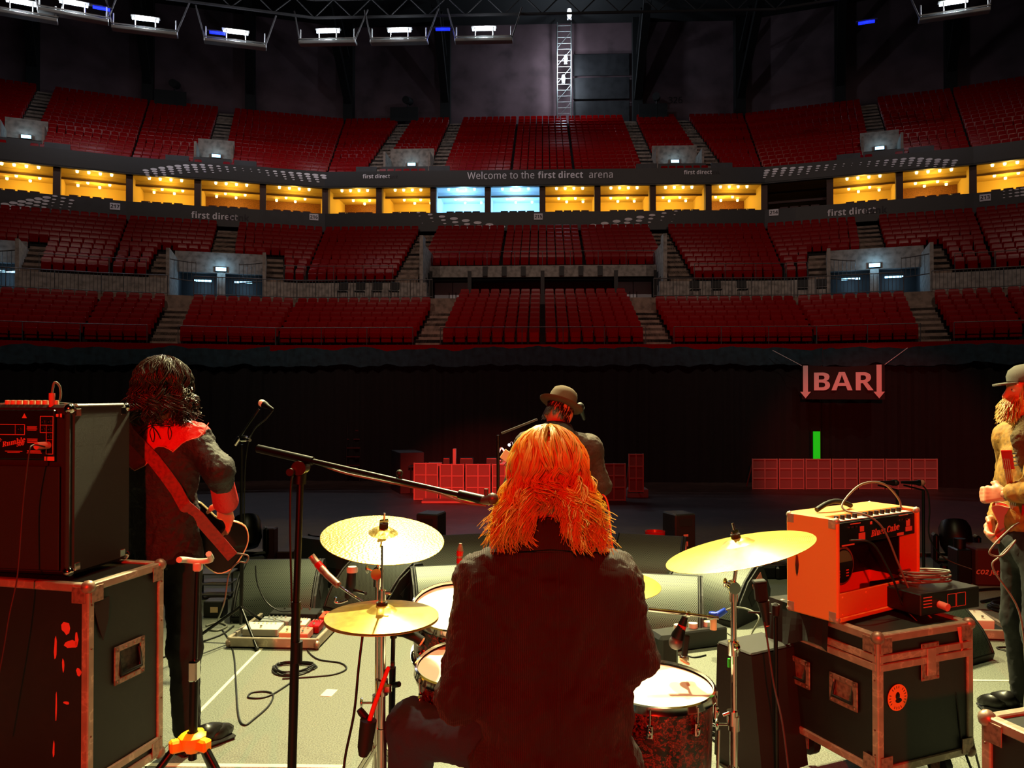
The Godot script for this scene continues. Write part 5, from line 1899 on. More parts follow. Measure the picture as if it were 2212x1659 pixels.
func stands() -> void:
	# singer's stand beside the bassist
	var b := V(-1.82, 0, 5.3)
	var o := thing("mic_stand", "black tripod microphone stand with tilted boom beside the red-yoked bassist", "microphone stand", b)
	var st := mb()
	var top := at(522, 960, 5.3)
	rod(st, b + Vector3(0, 0.1, 0), Vector3(b.x, top.y, b.z), 0.010, 8)
	wpart("pole", st, M.black_metal, o)
	tripod(o, b, 0.30, 0.22, M.black_metal, 0.9)
	st = mb()
	rod(st, at(508, 958, 5.3), at(560, 884, 5.3), 0.008, 8)
	wpart("boom", st, M.black_metal, o)
	st = mb()
	rod(st, at(507, 961, 5.3), at(518, 945, 5.3), 0.016, 8)
	box(st, at(527, 948, 5.3), Vector3(0.05, 0.04, 0.05), Basis(), 0.01)
	drum(st, at(527, 948, 5.3), at(540, 951, 5.25), 0.012, 8)
	wpart("clutch", st, M.chrome, o)
	var m := thing("vocal_microphone", "vocal microphone with pale ball grille on the stand beside the bassist", "microphone", at(567, 871, 5.3))
	dynamic_mic(m, at(566, 871, 5.3), at(590, 885, 5.26), M.white_plastic, M.black_metal)
	cable([at(590, 886, 5.26), at(575, 905, 5.28), at(545, 935, 5.3), at(530, 1000, 5.29), at(527, 1150, 5.28), at(523, 1320, 5.28)], 0.005, M.cable_black, "black cable winding down the microphone stand beside the bassist")
	# drummer's tall boom
	b = V(-0.70, 0, 2.48)
	o = thing("boom_stand", "tall black boom stand reaching across to the drummer's head", "microphone stand", b)
	var head := at(650, 1003, 2.5)
	st = mb()
	tube(st, [b + Vector3(0, 0.02, 0), at(640, 1300, 2.49)], 0.0145, 12)
	wpart("lower_pole", st, M.black_metal, o)
	st = mb()
	tube(st, [at(640, 1300, 2.49), head], 0.011, 12)
	drum(st, at(640, 1430, 2.49), at(641, 1385, 2.49), 0.019, 12)
	drum(st, at(647, 1045, 2.5), at(649, 1010, 2.5), 0.021, 12)
	wpart("upper_pole", st, M.black_metal, o)
	st = mb()
	lathe(st, [Vector2(0, 0), Vector2(0.17, 0), Vector2(0.17, 0.012), Vector2(0.03, 0.035), Vector2(0, 0.035)], 28, Transform3D(Basis(), b))
	wpart("round_base", st, M.black_metal, o)
	var be := at(1050, 1082, 2.3)
	var b0 := at(557, 969, 2.55)
	st = mb()
	tube(st, [b0, be], 0.0082, 10)
	wpart("boom", st, M.black_metal, o)
	st = mb()
	tube(st, [b0, b0.lerp(be, 0.26)], 0.0135, 12)
	wpart("counterweight", st, M.black_metal, o)
	st = mb()
	drum(st, head + Vector3(0, -0.01, 0.03), head + Vector3(0, -0.01, -0.03), 0.023, 14)
	box(st, head + Vector3(0, -0.03, 0), Vector3(0.03, 0.05, 0.03), Basis(), 0.005)
	drum(st, head + Vector3(-0.02, -0.02, 0.03), head + Vector3(-0.02, -0.02, 0.055), 0.012, 10)
	wpart("swivel", st, M.black_metal, o)
	st = mb()
	ball(st, at(863, 1022, 2.4), Vector3.ONE * 0.011, Basis(), 10)
	drum(st, at(864, 1035, 2.4), at(864, 1024, 2.4), 0.006, 8)
	wpart("boom_knob", st, M.rubber, o)
	m = thing("boom_microphone", "slim microphone at the end of the tall boom beside the drummer's hair", "microphone", at(1030, 1078, 2.32))
	st = mb()
	tube(st, [at(992, 1068, 2.33), at(1045, 1080, 2.3)], 0.014, 12)
	wpart("clip", st, M.black_metal, m)
	st = mb()
	tube(st, [at(1043, 1081, 2.3), at(1062, 1078, 2.28)], [0.013, 0.016], 12)
	ball(st, at(1064, 1077, 2.28), Vector3.ONE * 0.017, Basis(), 12)
	drum(st, at(1050, 1070, 2.29), at(1050, 1056, 2.29), 0.006, 8)
	wpart("mic_body", st, M.steel_rail, m)
	cable([at(1050, 1092, 2.3), at(1000, 1085, 2.31), at(940, 1063, 2.34), at(830, 1040, 2.42), at(745, 1022, 2.46), at(695, 1005, 2.5)], 0.0035, M.cable_grey, "thin pale cable slung under the tall boom")
	cable([at(640, 1025, 2.52), at(629, 1040, 2.53), at(627, 1150, 2.52), at(630, 1280, 2.51), at(634, 1420, 2.5), at(632, 1700, 2.49)], 0.0035, M.cable_black, "thin black cable running down the pole of the tall boom stand")
	# guitar stand with the yellow yoke
	b = V(-1.17, 0, 2.9)
	o = thing("guitar_stand", "black guitar stand with a yellow yoke and empty padded cradle", "guitar stand", b)
	st = mb()
	rod(st, at(416, 1640, 2.9), at(420, 1440, 2.9), 0.0155, 12)
	wpart("lower_tube", st, M.black_metal, o)
	st = mb()
	rod(st, at(420, 1460, 2.9), at(427, 1225, 2.9), 0.0095, 10)
	wpart("upper_tube", st, M.black_metal, o)
	st = mb()
	box(st, at(419, 1448, 2.89), Vector3(0.034, 0.075, 0.04), Basis(), 0.006)
	wpart("clamp", st, M.chrome, o)
	st = mb()
	var yk := at(416, 1600, 2.9)
	lathe(st, [Vector2(0.024, -0.04), Vector2(0.045, -0.012), Vector2(0.05, 0.02), Vector2(0.03, 0.032), Vector2(0.02, 0.032)], 9, Transform3D(Basis(), yk))
	for k in 3:
		var a := 0.45 + TAU * k / 3.0
		box(st, yk + Vector3(0.05 * cos(a), -0.005, 0.05 * sin(a)), Vector3(0.06, 0.045, 0.04), yaw(-a), 0.008)
	wpart("yoke", st, M.yellow_plastic, o, "bright yellow plastic yoke")
	for k in 3:
		var a := 0.45 + TAU * k / 3.0
		st = mb()
		rod(st, yk + Vector3(0.06 * cos(a), -0.01, 0.06 * sin(a)), Vector3(yk.x + 0.36 * cos(a), 0.015, yk.z + 0.36 * sin(a)), 0.0135, 10)
		wpart("leg", st, M.black_metal, o)
	st = mb()
	var cr := at(432, 1207, 2.9)
	tube(st, curve([cr + Vector3(-0.045, 0.012, 0.075), cr + Vector3(-0.045, 0.0, 0.02), cr + Vector3(0, -0.01, 0), cr + Vector3(0.045, 0.0, 0.015), cr + Vector3(0.055, 0.03, 0.06)]), 0.011, 8)
	box(st, cr + Vector3(-0.008, -0.028, 0.0), Vector3(0.03, 0.035, 0.03), Basis(), 0.006)
	wpart("cradle", st, M.white_plastic, o, "pale padded cradle")
	# singer's boom in front of the hat wearer
	b = V(-0.10, 0, 5.6)
	o = thing("mic_stand", "black microphone stand with a thin boom in front of the hat wearer", "microphone stand", b)
	st = mb()
	rod(st, b + Vector3(0, 0.02, 0), at(1076, 940, 5.6), 0.011, 8)
	wpart("pole", st, M.black_metal, o)
	tripod(o, b, 0.3, 0.2, M.black_metal)
	st = mb()
	rod(st, at(1084, 936, 5.5), at(1160, 906, 5.3), 0.008, 8)
	wpart("boom", st, M.steel_rail, o)
	m = thing("vocal_microphone", "dark vocal microphone hanging beside the hat brim", "microphone", at(1252, 878, 5.0))
	dynamic_mic(m, at(1253, 878, 5.0), at(1262, 905, 5.1), M.rubber, M.black_metal)
	# stands at the far side with two dark microphones
	for e in [[1912.0, 1043.0, 6.6, "dark microphone lying flat on its stand above the cream amplifier"], [1968.0, 1043.0, 6.5, "dark microphone with a red ring on a stand behind the cream amplifier"]]:
		var p := at(e[0], e[1], e[2])
		o = thing("mic_stand", "black microphone stand behind the cream amplifier, under the " + ("flat" if e[0] < 1950.0 else "red-ringed") + " microphone", "microphone stand", Vector3(p.x + 0.1, 0, p.z))
		st = mb()
		rod(st, Vector3(p.x + 0.1, 0.02, p.z), p + Vector3(0.1, -0.06, 0), 0.012, 8)
		rod(st, p + Vector3(0.1, -0.06, 0), p + Vector3(-0.06, -0.02, 0), 0.008, 6)
		wpart("pole", st, M.black_metal, o)
		tripod(o, Vector3(p.x + 0.1, 0, p.z), 0.28, 0.18, M.black_metal)
		m = thing("vocal_microphone", e[3], "microphone", p)
		dynamic_mic(m, p + Vector3(0.09, 0, 0), p + Vector3(-0.08, 0.005, 0), M.pink_label if e[0] > 1950.0 else M.rubber, M.black_metal)
	cable([at(1985, 1042, 6.5), at(2003, 1062, 6.5), at(2008, 1100, 6.5), at(2008, 1160, 6.5), at(2040, 1205, 6.5), at(2100, 1230, 6.4)], 0.006, M.cable_black, "dark cable hanging from the red-ringed microphone")

func dotted(n: int, hole: Color, metal: Color) -> ImageTexture:
	var im := Image.create(n, n, false, Image.FORMAT_RGB8)
	for y in n:
		for x in n:
			var u := fposmod(float(x) / n * 2.0, 1.0) - 0.5
			var v := float(y) / n - 0.5
			var row := 0.0
			var d1 := Vector2(float(x) / n - 0.25, v).length()
			var d2 := Vector2(float(x) / n - 0.75, absf(v) - 0.5).length()
			im.set_pixel(x, y, hole if minf(d1, d2) < 0.23 + row + 0.0 * u else metal)
	return ImageTexture.create_from_image(im)

# ------------------------------------------------------------------ small things on the deck
func pedal(o: Node3D, c: Vector3, s: Vector3, m: Material, knobs: int) -> void:
	var st := mb()
	box(st, c + Vector3(0, s.y / 2, 0), s, Basis(Vector3.RIGHT, 0.08), 0.004)
	var p := part("pedal", st, m, o)
	st = mb()
	for k in knobs:
		drum(st, c + Vector3(lerpf(-s.x * 0.36, s.x * 0.36, (k + 0.5) / knobs), s.y, -s.z * 0.28), c + Vector3(lerpf(-s.x * 0.36, s.x * 0.36, (k + 0.5) / knobs), s.y + 0.014, -s.z * 0.28), 0.007, 8)
	drum(st, c + Vector3(0, s.y - 0.004, s.z * 0.3), c + Vector3(0, s.y + 0.012, s.z * 0.3), 0.009, 8)
	part("knob", st, M.chrome, p)

func board(label: String, where: Vector3, turn: float, w: float, d: float) -> Node3D:
	var o := thing("pedalboard", label, "pedalboard", where, turn)
	var st := mb()
	box(st, Vector3(0, 0.03, 0), Vector3(w, 0.02, d))
	part("tray", st, M.case_ply, o)
	st = mb()
	for e in [[Vector3(-w / 2, 0.04, -d / 2), Vector3(w / 2, 0.04, -d / 2)], [Vector3(-w / 2, 0.04, d / 2), Vector3(w / 2, 0.04, d / 2)], [Vector3(-w / 2, 0.04, -d / 2), Vector3(-w / 2, 0.04, d / 2)], [Vector3(w / 2, 0.04, -d / 2), Vector3(w / 2, 0.04, d / 2)]]:
		bar(st, e[0], e[1], 0.024, 0.06, Vector3.UP, 0.004)
	part("edging", st, M.alu, o)
	for x in [-1, 1]:
		for z in [-1, 1]:
			st = mb()
			ball(st, Vector3(x * w / 2, 0.03, z * d / 2), Vector3(0.022, 0.03, 0.022), Basis(), 10)
			part("corner", st, M.worn_steel, o)
	return o

func floor_things() -> void:
	M.grille.albedo_texture = dotted(16, Color(0.10, 0.10, 0.10), Color(1, 1, 1))
	M.grille.albedo_color = Color(0.30, 0.325, 0.29)
	M.grille.uv1_triplanar = true
	M.grille.uv1_scale = Vector3.ONE * 70.0
	var o := board("crowded aluminium pedalboard on the deck before the floor monitor with the logo", V(-1.53, 0, 5.42), -0.06, 0.58, 0.62)
	pedal(o, Vector3(-0.13, 0.045, 0.13), Vector3(0.24, 0.05, 0.13), M.white_plastic, 6)
	pedal(o, Vector3(-0.10, 0.045, -0.03), Vector3(0.2, 0.05, 0.09), M.steel_pale, 5)
	pedal(o, Vector3(0.07, 0.045, 0.2), Vector3(0.10, 0.05, 0.12), M.knob_cream, 2)
	pedal(o, Vector3(0.18, 0.045, 0.22), Vector3(0.08, 0.05, 0.12), M.pink_label, 2)
	pedal(o, Vector3(0.10, 0.045, 0.02), Vector3(0.08, 0.05, 0.12), M.white_plastic, 3)
	pedal(o, Vector3(0.20, 0.045, 0.05), Vector3(0.08, 0.05, 0.12), M.guitar_red, 3)
	pedal(o, Vector3(-0.02, 0.045, -0.20), Vector3(0.34, 0.06, 0.12), M.panel_black, 4)
	pedal(o, Vector3(0.22, 0.045, -0.16), Vector3(0.09, 0.05, 0.12), M.cable_orange, 2)
	o = board("small pedalboard with a yellow pedal behind the flight case of the cream amplifier", V(3.08, 0, 5.55), -0.1, 0.62, 0.5)
	pedal(o, Vector3(-0.02, 0.045, -0.05), Vector3(0.09, 0.05, 0.14), M.yellow_plastic, 2)
	pedal(o, Vector3(0.14, 0.045, 0.10), Vector3(0.12, 0.08, 0.20), M.white_plastic, 1)
	pedal(o, Vector3(0.03, 0.045, 0.12), Vector3(0.07, 0.05, 0.12), M.steel_pale, 3)
	# cables on the deck
	coil(632, 1448, 0.125, 5, 0.005, M.cable_black, "black cable coiled flat on the deck behind the tall boom stand", 0.0, 0.9)
	cable([[662, 1395], [668, 1410], [690, 1425], [735, 1432], [748, 1445], [720, 1457], [660, 1463], [610, 1466]], 0.005, M.cable_black, "black cable looping from the pedalboard to the coil on the deck")
	cable([[626, 1476], [588, 1500], [560, 1508], [536, 1506], [545, 1496], [575, 1494], [590, 1502], [580, 1525], [550, 1552], [528, 1566], [515, 1545], [510, 1480], [506, 1420], [496, 1385], [480, 1360]], 0.005, M.cable_black, "black cable with a small loop snaking across the deck beside the tape line")
	cable([at(552, 1222, 5.6), at(556, 1260, 5.55), at(575, 1300, 5.5), at(605, 1320, 5.45), at(635, 1320, 5.4)], 0.005, M.cable_black, "thin cable hanging in front of the floor monitor with the logo")
	cable([[352, 1420], [390, 1405], [440, 1385], [480, 1370], [505, 1352]], 0.006, M.cable_black, "black cable passing behind the bassist's legs")
	cable([[445, 1352], [470, 1345], [490, 1352], [470, 1362], [450, 1360]], 0.007, M.cable_grey, "pale cable loop at the foot of the bassist's microphone stand")
	cable([[500, 1345], [530, 1330], [560, 1340], [590, 1350]], 0.006, M.cable_grey, "pale cable running over the back of the pedalboard")
	cable([at(785, 1360, 2.85), at(775, 1440, 2.82), at(765, 1540, 2.8), at(745, 1640, 2.78), at(740, 1720, 2.75)], 0.005, M.cable_black, "black cable hanging from the hi-hat microphone down to the deck")
	cable([[1420, 1400], [1450, 1412], [1480, 1415], [1500, 1420], [1525, 1415]], 0.005, M.cable_black, "black cables lying behind the floor tom")
	cable([[1530, 1470], [1560, 1500], [1548, 1540], [1535, 1560], [1530, 1580], [1545, 1600], [1560, 1590]], 0.007, M.cable_black, "thick black cable piled beside the floor tom")
	coil(1556, 1575, 0.12, 6, 0.008, M.cable_black, "thick black cable coiled behind the right cymbal stand")
	cable([[2120, 1300], [2170, 1290], [2195, 1288], [2190, 1276], [2150, 1272], [2080, 1278]], 0.012, M.cable_black, "thick black cable curving over the deck behind the rack box")
	coil(2190, 1320, 0.16, 4, 0.012, M.cable_black, "thick black cable coil at the feet of the bearded guitarist")
	coil(2185, 1405, 0.07, 2, 0.004, M.cable_black, "thin cable loop on the deck beside the small pedalboard")
	cable([[2112, 1345], [2140, 1335], [2170, 1345], [2182, 1338], [2165, 1322], [2110, 1316]], 0.004, M.cable_black, "thin cable from the small pedalboard")
	cable([at(1650, 1335, 3.3), at(1660, 1400, 3.25), at(1672, 1480, 3.2), at(1690, 1560, 3.12), at(1703, 1659, 3.05), at(1712, 1730, 3.0)], 0.004, M.maroon, "reddish cable dropping from the side-address microphone")
	# mains distribution with the blue plug
	var db := ground(1500, 1395)
	var dist := thing("power_strip", "long black mains strip on the deck in front of the bright floor monitor", "power strip", db, 0.35)
	var st := mb()
	box(st, Vector3(0, 0.06, 0), Vector3(0.42, 0.12, 0.14), Basis(), 0.01)
	part("housing", st, M.panel_black, dist)
	for k in 3:
		st = mb()
		drum(st, Vector3(-0.12 + 0.11 * k, 0.12, 0), Vector3(-0.12 + 0.11 * k, 0.15, 0), 0.03, 12)
		part("socket", st, M.white_plastic, dist)
	var pl := at(1553, 1335, 5.0)
	var plug := thing("blue_plug", "bright blue mains plug above the power strip", "plug", pl)
	st = mb()
	tube(st, [at(1535, 1330, 5.0), at(1550, 1329, 5.0), at(1568, 1318, 4.98)], [0.024, 0.022, 0.018], 10)
	drum(st, at(1540, 1335, 5.0), at(1540, 1323, 5.0), 0.026, 12)
	wpart("shell", st, M.blue_plastic, plug)
	st = mb()
	drum(st, at(1541, 1360, 5.0), at(1541, 1336, 5.0), 0.022, 12)
	wpart("collar", st, M.knob_cream, plug)
	cable([at(1568, 1318, 4.98), at(1590, 1312, 5.0), at(1620, 1318, 4.9), at(1640, 1335, 4.8), at(1625, 1365, 4.8), at(1612, 1385, 4.75)], 0.006, M.cable_grey, "pale cable leading from the blue plug")
	cable([[1440, 1368], [1480, 1365], [1520, 1366], [1560, 1362], [1590, 1380]], 0.006, M.cable_grey, "pale cable lying across the mains strip")
	# black pedal and stool parts behind the floor tom
	st = mb()
	box(st, at(1432, 1365, 4.4) + Vector3(0, -0.1, 0), Vector3(0.12, 0.2, 0.16), yaw(0.3), 0.02)
	solo("drum_bracket", st, M.panel_black, "black folded hardware block between the drummer's elbow and the mains strip", "hardware")
	# little stage box by the first floor monitor
	st = mb()
	box(st, ground(466, 1330) + Vector3(0, 0.06, 0), Vector3(0.14, 0.12, 0.12), Basis(), 0.006)
	var sb := solo("stage_box", st, M.panel_black, "small black box with a paper label left of the floor monitor with the logo", "box")
	st = mb()
	box(st, ground(469, 1330) + Vector3(0, 0.06, 0.062), Vector3(0.055, 0.04, 0.003))
	part("paper_label", st, M.knob_cream, sb)
	# white stand for drinks seen behind the bassist
	st = mb()
	for k in 5:
		box(st, at(470, 1235 + 22 * k, 6.4), Vector3(0.26, 0.012, 0.2), Basis(), 0.003)
	for x in [-0.12, 0.12]:
		rod(st, Vector3(at(470, 1235, 6.4).x + x, 0, -6.4), at(470, 1235, 6.4) + Vector3(x, 0, 0), 0.008, 6)
	solo("wire_rack", st, M.steel_rail, "dark wire rack standing behind the bassist's hip", "rack")

# ------------------------------------------------------------------ the front edge of the stage
func moving_head(where: Vector3, turn: float, label: String) -> void:
	var o := thing("moving_head_light", label, "stage light", where, turn)
	var st := mb()
	box(st, Vector3(0, 0.06, 0), Vector3(0.32, 0.12, 0.32), Basis(), 0.02)
	part("base", st, M.black_metal, o)
	st = mb()
	for x in [-0.17, 0.17]:
		box(st, Vector3(x, 0.24, 0), Vector3(0.05, 0.26, 0.14), Basis(), 0.02)
	box(st, Vector3(0, 0.13, 0), Vector3(0.36, 0.04, 0.16), Basis(), 0.02)
	part("yoke", st, M.black_metal, o)
	st = mb()
	lathe(st, [Vector2(0, -0.15), Vector2(0.10, -0.14), Vector2(0.135, -0.06), Vector2(0.135, 0.09), Vector2(0.11, 0.15)], 18, Transform3D(Basis(Vector3.RIGHT, -0.5), Vector3(0, 0.33, 0)))
	part("head", st, M.black_metal, o)
	st = mb()
	lathe(st, [Vector2(0, 0.14), Vector2(0.11, 0.145)], 18, Transform3D(Basis(Vector3.RIGHT, -0.5), Vector3(0, 0.33, 0)))
	part("lens", st, M.chrome, o)

func stage_front() -> void:
	moving_head(V(-2.52, 0, 7.5), 0.4, "black moving-head stage light at the stage front beside the bassist")
	moving_head(V(4.05, 0, 7.2), -0.3, "black moving-head stage light at the stage front beside the red machine")
	for e in [[932.0, 7.7, 0.22, 0.49, "short black front-fill loudspeaker at the stage edge behind the crash cymbal"], [1466.0, 7.5, 0.22, 0.52, "red-lit front-fill loudspeaker at the stage edge beside the small red pot"]]:
		var p := at(e[0], 1000, e[1])
		var o := thing("front_fill", e[4], "loudspeaker", Vector3(p.x, 0, p.z), 0.35 if e[0] > 1000 else -0.3)
		var st := mb()
		box(st, Vector3(0, e[3] / 2, 0), Vector3(e[2], e[3], 0.24), Basis(), 0.012)
		part("cabinet", st, M.wedge_black, o)
		st = mb()
		box(st, Vector3(0, e[3] - 0.08, 0.121), Vector3(0.14, 0.07, 0.004))
		part("recess", st, M.grille_back, o)
		st = mb()
		box(st, Vector3(0, e[3] - 0.2, 0.122), Vector3(0.05, 0.02, 0.003))
		box(st, Vector3(0, e[3] - 0.28, 0.122), Vector3(0.045, 0.045, 0.003))
		part("label", st, M.pink_label, o)
	var p := at(1415, 1155, 7.4)
	var o := thing("small_pot", "small red cylindrical pot beside the front-fill loudspeaker", "pot", Vector3(p.x, 0, p.z))
	var st := mb()
	lathe(st, [Vector2(0, 0), Vector2(0.085, 0), Vector2(0.095, 0.36), Vector2(0.08, 0.36), Vector2(0.075, 0.33), Vector2(0, 0.33)], 18)
	part("body", st, M.guitar_red, o)
	st = mb()
	lathe(st, [Vector2(0.097, 0.30), Vector2(0.099, 0.31), Vector2(0.097, 0.32)], 18)
	part("band", st, M.black_metal, o)
	p = at(2130, 1215, 6.9)
	o = thing("jet_machine", "red stage jet machine with printed lettering beside the bearded guitarist", "machine", Vector3(p.x, 0, p.z), -0.1)
	st = mb()
	box(st, Vector3(0.1, 0.16, 0), Vector3(0.5, 0.32, 0.3), Basis(), 0.015)
	part("housing", st, M.maroon, o)
	st = mb()
	drum(st, Vector3(-0.22, 0.3, 0), Vector3(-0.22, 0.38, 0), 0.05, 12)
	box(st, Vector3(-0.22, 0.15, 0), Vector3(0.12, 0.3, 0.2), Basis(), 0.01)
	part("nozzle", st, M.black_metal, o)
	words("CO2 Jet", 0.038, M.pink_label, o, Transform3D(Basis(), Vector3(-0.06, 0.12, 0.152)), true, false, 0.25)
	for e in [[586.0, 7.6, 0.1, 0.36, "thin dark upright box at the stage edge beside the floor monitor with the logo"], [620.0, 7.7, 0.34, 0.12, "low dark box at the stage edge behind the floor monitor with the logo"]]:
		p = at(e[0], 1000, e[1])
		st = mb()
		box(st, Vector3(p.x, e[3] / 2, p.z), Vector3(e[2], e[3], 0.14), Basis(), 0.01)
		solo("stage_edge_box", st, M.maroon, e[4], "box")
	# a dark heap of cables and boxes behind the cream amplifier
	for k in 4:
		p = at(1660 + 22 * k, 1215, 7.1)
		st = mb()
		box(st, Vector3(p.x, 0.06, p.z), Vector3(0.2, 0.12, 0.2), yaw(0.4 * k), 0.02)
		solo("junction_box", st, M.black_metal, "dark junction box on the deck at the stage edge behind the cream amplifier", "box", "junction boxes at the stage edge")

# ------------------------------------------------------------------ the drum kit
# a plane through c whose normal leans from straight up by "back" towards the camera and "side" to the right
func leaning(c: Vector3, back: float, side: float) -> Transform3D:
	return Transform3D(Basis(Vector3.BACK, -side) * Basis(Vector3.RIGHT, back), c)

func cymbal(called: String, label: String, c: Vector3, back: float, side: float, r: float, m: Material, dome := 0.055, flip := false, groove := 0.00016) -> Node3D:
	var o := thing(called, label, "cymbal", c)
	o.transform = leaning(c, back, side)
	var st := mb()
	var h := r * 0.12
	var s := -1.0 if flip else 1.0
	var top := []
	for e in [[0.006, h + 0.016], [dome * 0.35, h + 0.014], [dome * 0.7, h + 0.007], [dome, h - 0.006]]:
		top.append(Vector2(e[0], e[1]))
	# turned grooves, as on a real plate
	var rows := 132
	for k in rows:
		var f := (k + 1.0) / rows
		top.append(Vector2(lerpf(dome, r, f), (h - 0.006) * (1.0 - pow(f, 1.15)) + groove * sin(k * PI / 2.0)))
	var prof := []
	for p in top:
		prof.append(Vector2(p.x, p.y * s))
	var under := []
	for k in range(top.size() - 1, -1, -1):
		if k < 4 or (k - 4) % 12 == 11:
			under.append(top[k])
	for p in under:
		prof.append(Vector2(p.x, (p.y - 0.0014) * s))
	prof.reverse()
	lathe(st, prof, 64)
	part("plate", st, m, o)
	return o

func felt_top(o: Node3D, m: Material) -> void:
	var st := mb()
	var y := 0.045
	drum(st, Vector3(0, y - 0.005, 0), Vector3(0, y + 0.016, 0), 0.017, 14)
	part("felt", st, M.felt_band, o)
	st = mb()
	drum(st, Vector3(0, y + 0.014, 0), Vector3(0, y + 0.055, 0), 0.004, 8)
	box(st, Vector3(0, y + 0.024, 0), Vector3(0.034, 0.014, 0.008), yaw(0.5), 0.003)
	part("wing_nut", st, m, o)

func cymbal_stand(called: String, label: String, base: Vector3, joint: Vector3, tip: Vector3, spread: float) -> Node3D:
	var o := thing(called, label, "cymbal stand", base)
	var st := mb()
	var knee := joint
	rod(st, Vector3(base.x, 0.16, base.z), base.lerp(Vector3(base.x, joint.y, base.z), 0.52), 0.0145, 14)
	wpart("lower_tube", st, M.chrome, o)
	st = mb()
	var mid := base.lerp(Vector3(base.x, joint.y, base.z), 0.5)
	rod(st, mid, Vector3(base.x, joint.y - 0.02, base.z), 0.0105, 12)
	wpart("upper_tube", st, M.chrome, o)
	st = mb()
	drum(st, mid + Vector3(0, -0.02, 0), mid + Vector3(0, 0.03, 0), 0.020, 14)
	rod(st, mid + Vector3(-0.02, 0.0, 0), mid + Vector3(-0.055, 0.0, 0), 0.005, 8)
	ball(st, mid + Vector3(-0.06, 0.0, 0), Vector3(0.006, 0.022, 0.012), Basis(), 10)
	wpart("collar", st, M.chrome, o)
	st = mb()
	drum(st, knee + Vector3(0, 0, 0.022), knee + Vector3(0, 0, -0.022), 0.021, 16)
	drum(st, knee + Vector3(0, -0.05, 0), knee + Vector3(0, -0.015, 0), 0.015, 14)
	rod(st, knee + Vector3(-0.016, 0.014, 0.02), knee + Vector3(-0.03, 0.02, 0.02), 0.005, 8)
	ball(st, knee + Vector3(-0.034, 0.02, 0.02), Vector3(0.008, 0.018, 0.006), Basis(), 8)
	wpart("tilter", st, M.chrome, o)
	st = mb()
	rod(st, knee, tip, 0.0065, 10)
	wpart("top_rod", st, M.chrome, o)
	for k in 3:
		var a := spread + TAU * k / 3.0
		st = mb()
		for q in [-0.011, 0.011]:
			var n: Vector3 = Vector3(-sin(a), 0, cos(a)) * q
			bar(st, Vector3(base.x, 0.34, base.z) + n, Vector3(base.x + 0.3 * cos(a), 0.02, base.z + 0.3 * sin(a)) + n, 0.004, 0.014)
		wpart("leg", st, M.chrome, o)
	return o

func drum_shell(called: String, label: String, xf: Transform3D, r: float, depth: float, lugs: int, m: Material) -> Node3D:
	var o := thing(called, label, "drum", xf.origin)
	o.transform = xf
	var st := mb()
	lathe(st, [Vector2(r, -depth), Vector2(r, -0.006), Vector2(r - 0.006, -0.004)], 56)
	part("shell", st, m, o)
	st = mb()
	lathe(st, [Vector2(r - 0.001, -0.004), Vector2(0.0, 0.0)], 56)
	part("batter_head", st, M.drum_head, o)
	st = mb()
	lathe(st, [Vector2(0.0, -depth + 0.004), Vector2(r - 0.001, -depth + 0.002)], 40)
	part("bottom_head", st, M.drum_head, o)
	st = mb()
	for y in [0.0, -depth]:
		var s := 1.0 if y == 0.0 else -1.0
		lathe(st, [Vector2(r + 0.002, y - 0.014 * s), Vector2(r + 0.013, y - 0.014 * s), Vector2(r + 0.010, y - 0.006 * s), Vector2(r + 0.008, y + 0.010 * s), Vector2(r + 0.001, y + 0.013 * s), Vector2(r - 0.001, y + 0.004 * s)], 56)
	part("hoop", st, M.chrome, o)
	for k in lugs:
		var a := TAU * (k + 0.3) / lugs
		var n := Vector3(cos(a), 0, sin(a))
		st = mb()
		for y in ([-0.07, -depth + 0.07] if depth > 0.2 else [-depth / 2]):
			box(st, n * (r + 0.008) + Vector3(0, y, 0), Vector3(0.014, 0.05, 0.02), yaw(-a), 0.005)
			ball(st, n * (r + 0.014) + Vector3(0, y, 0), Vector3(0.008, 0.02, 0.009), Basis(), 8)
		var lug := part("lug", st, M.chrome, o)
		st = mb()
		for e in ([[-0.05, 0.004], [-depth + 0.05, -depth - 0.004]] if depth > 0.2 else [[-depth / 2, 0.004], [-depth / 2, -depth - 0.004]]):
			rod(st, n * (r + 0.011) + Vector3(0, e[0], 0), n * (r + 0.011) + Vector3(0, e[1], 0), 0.003, 6)
		part("tension_rod", st, M.chrome, lug)
	return o

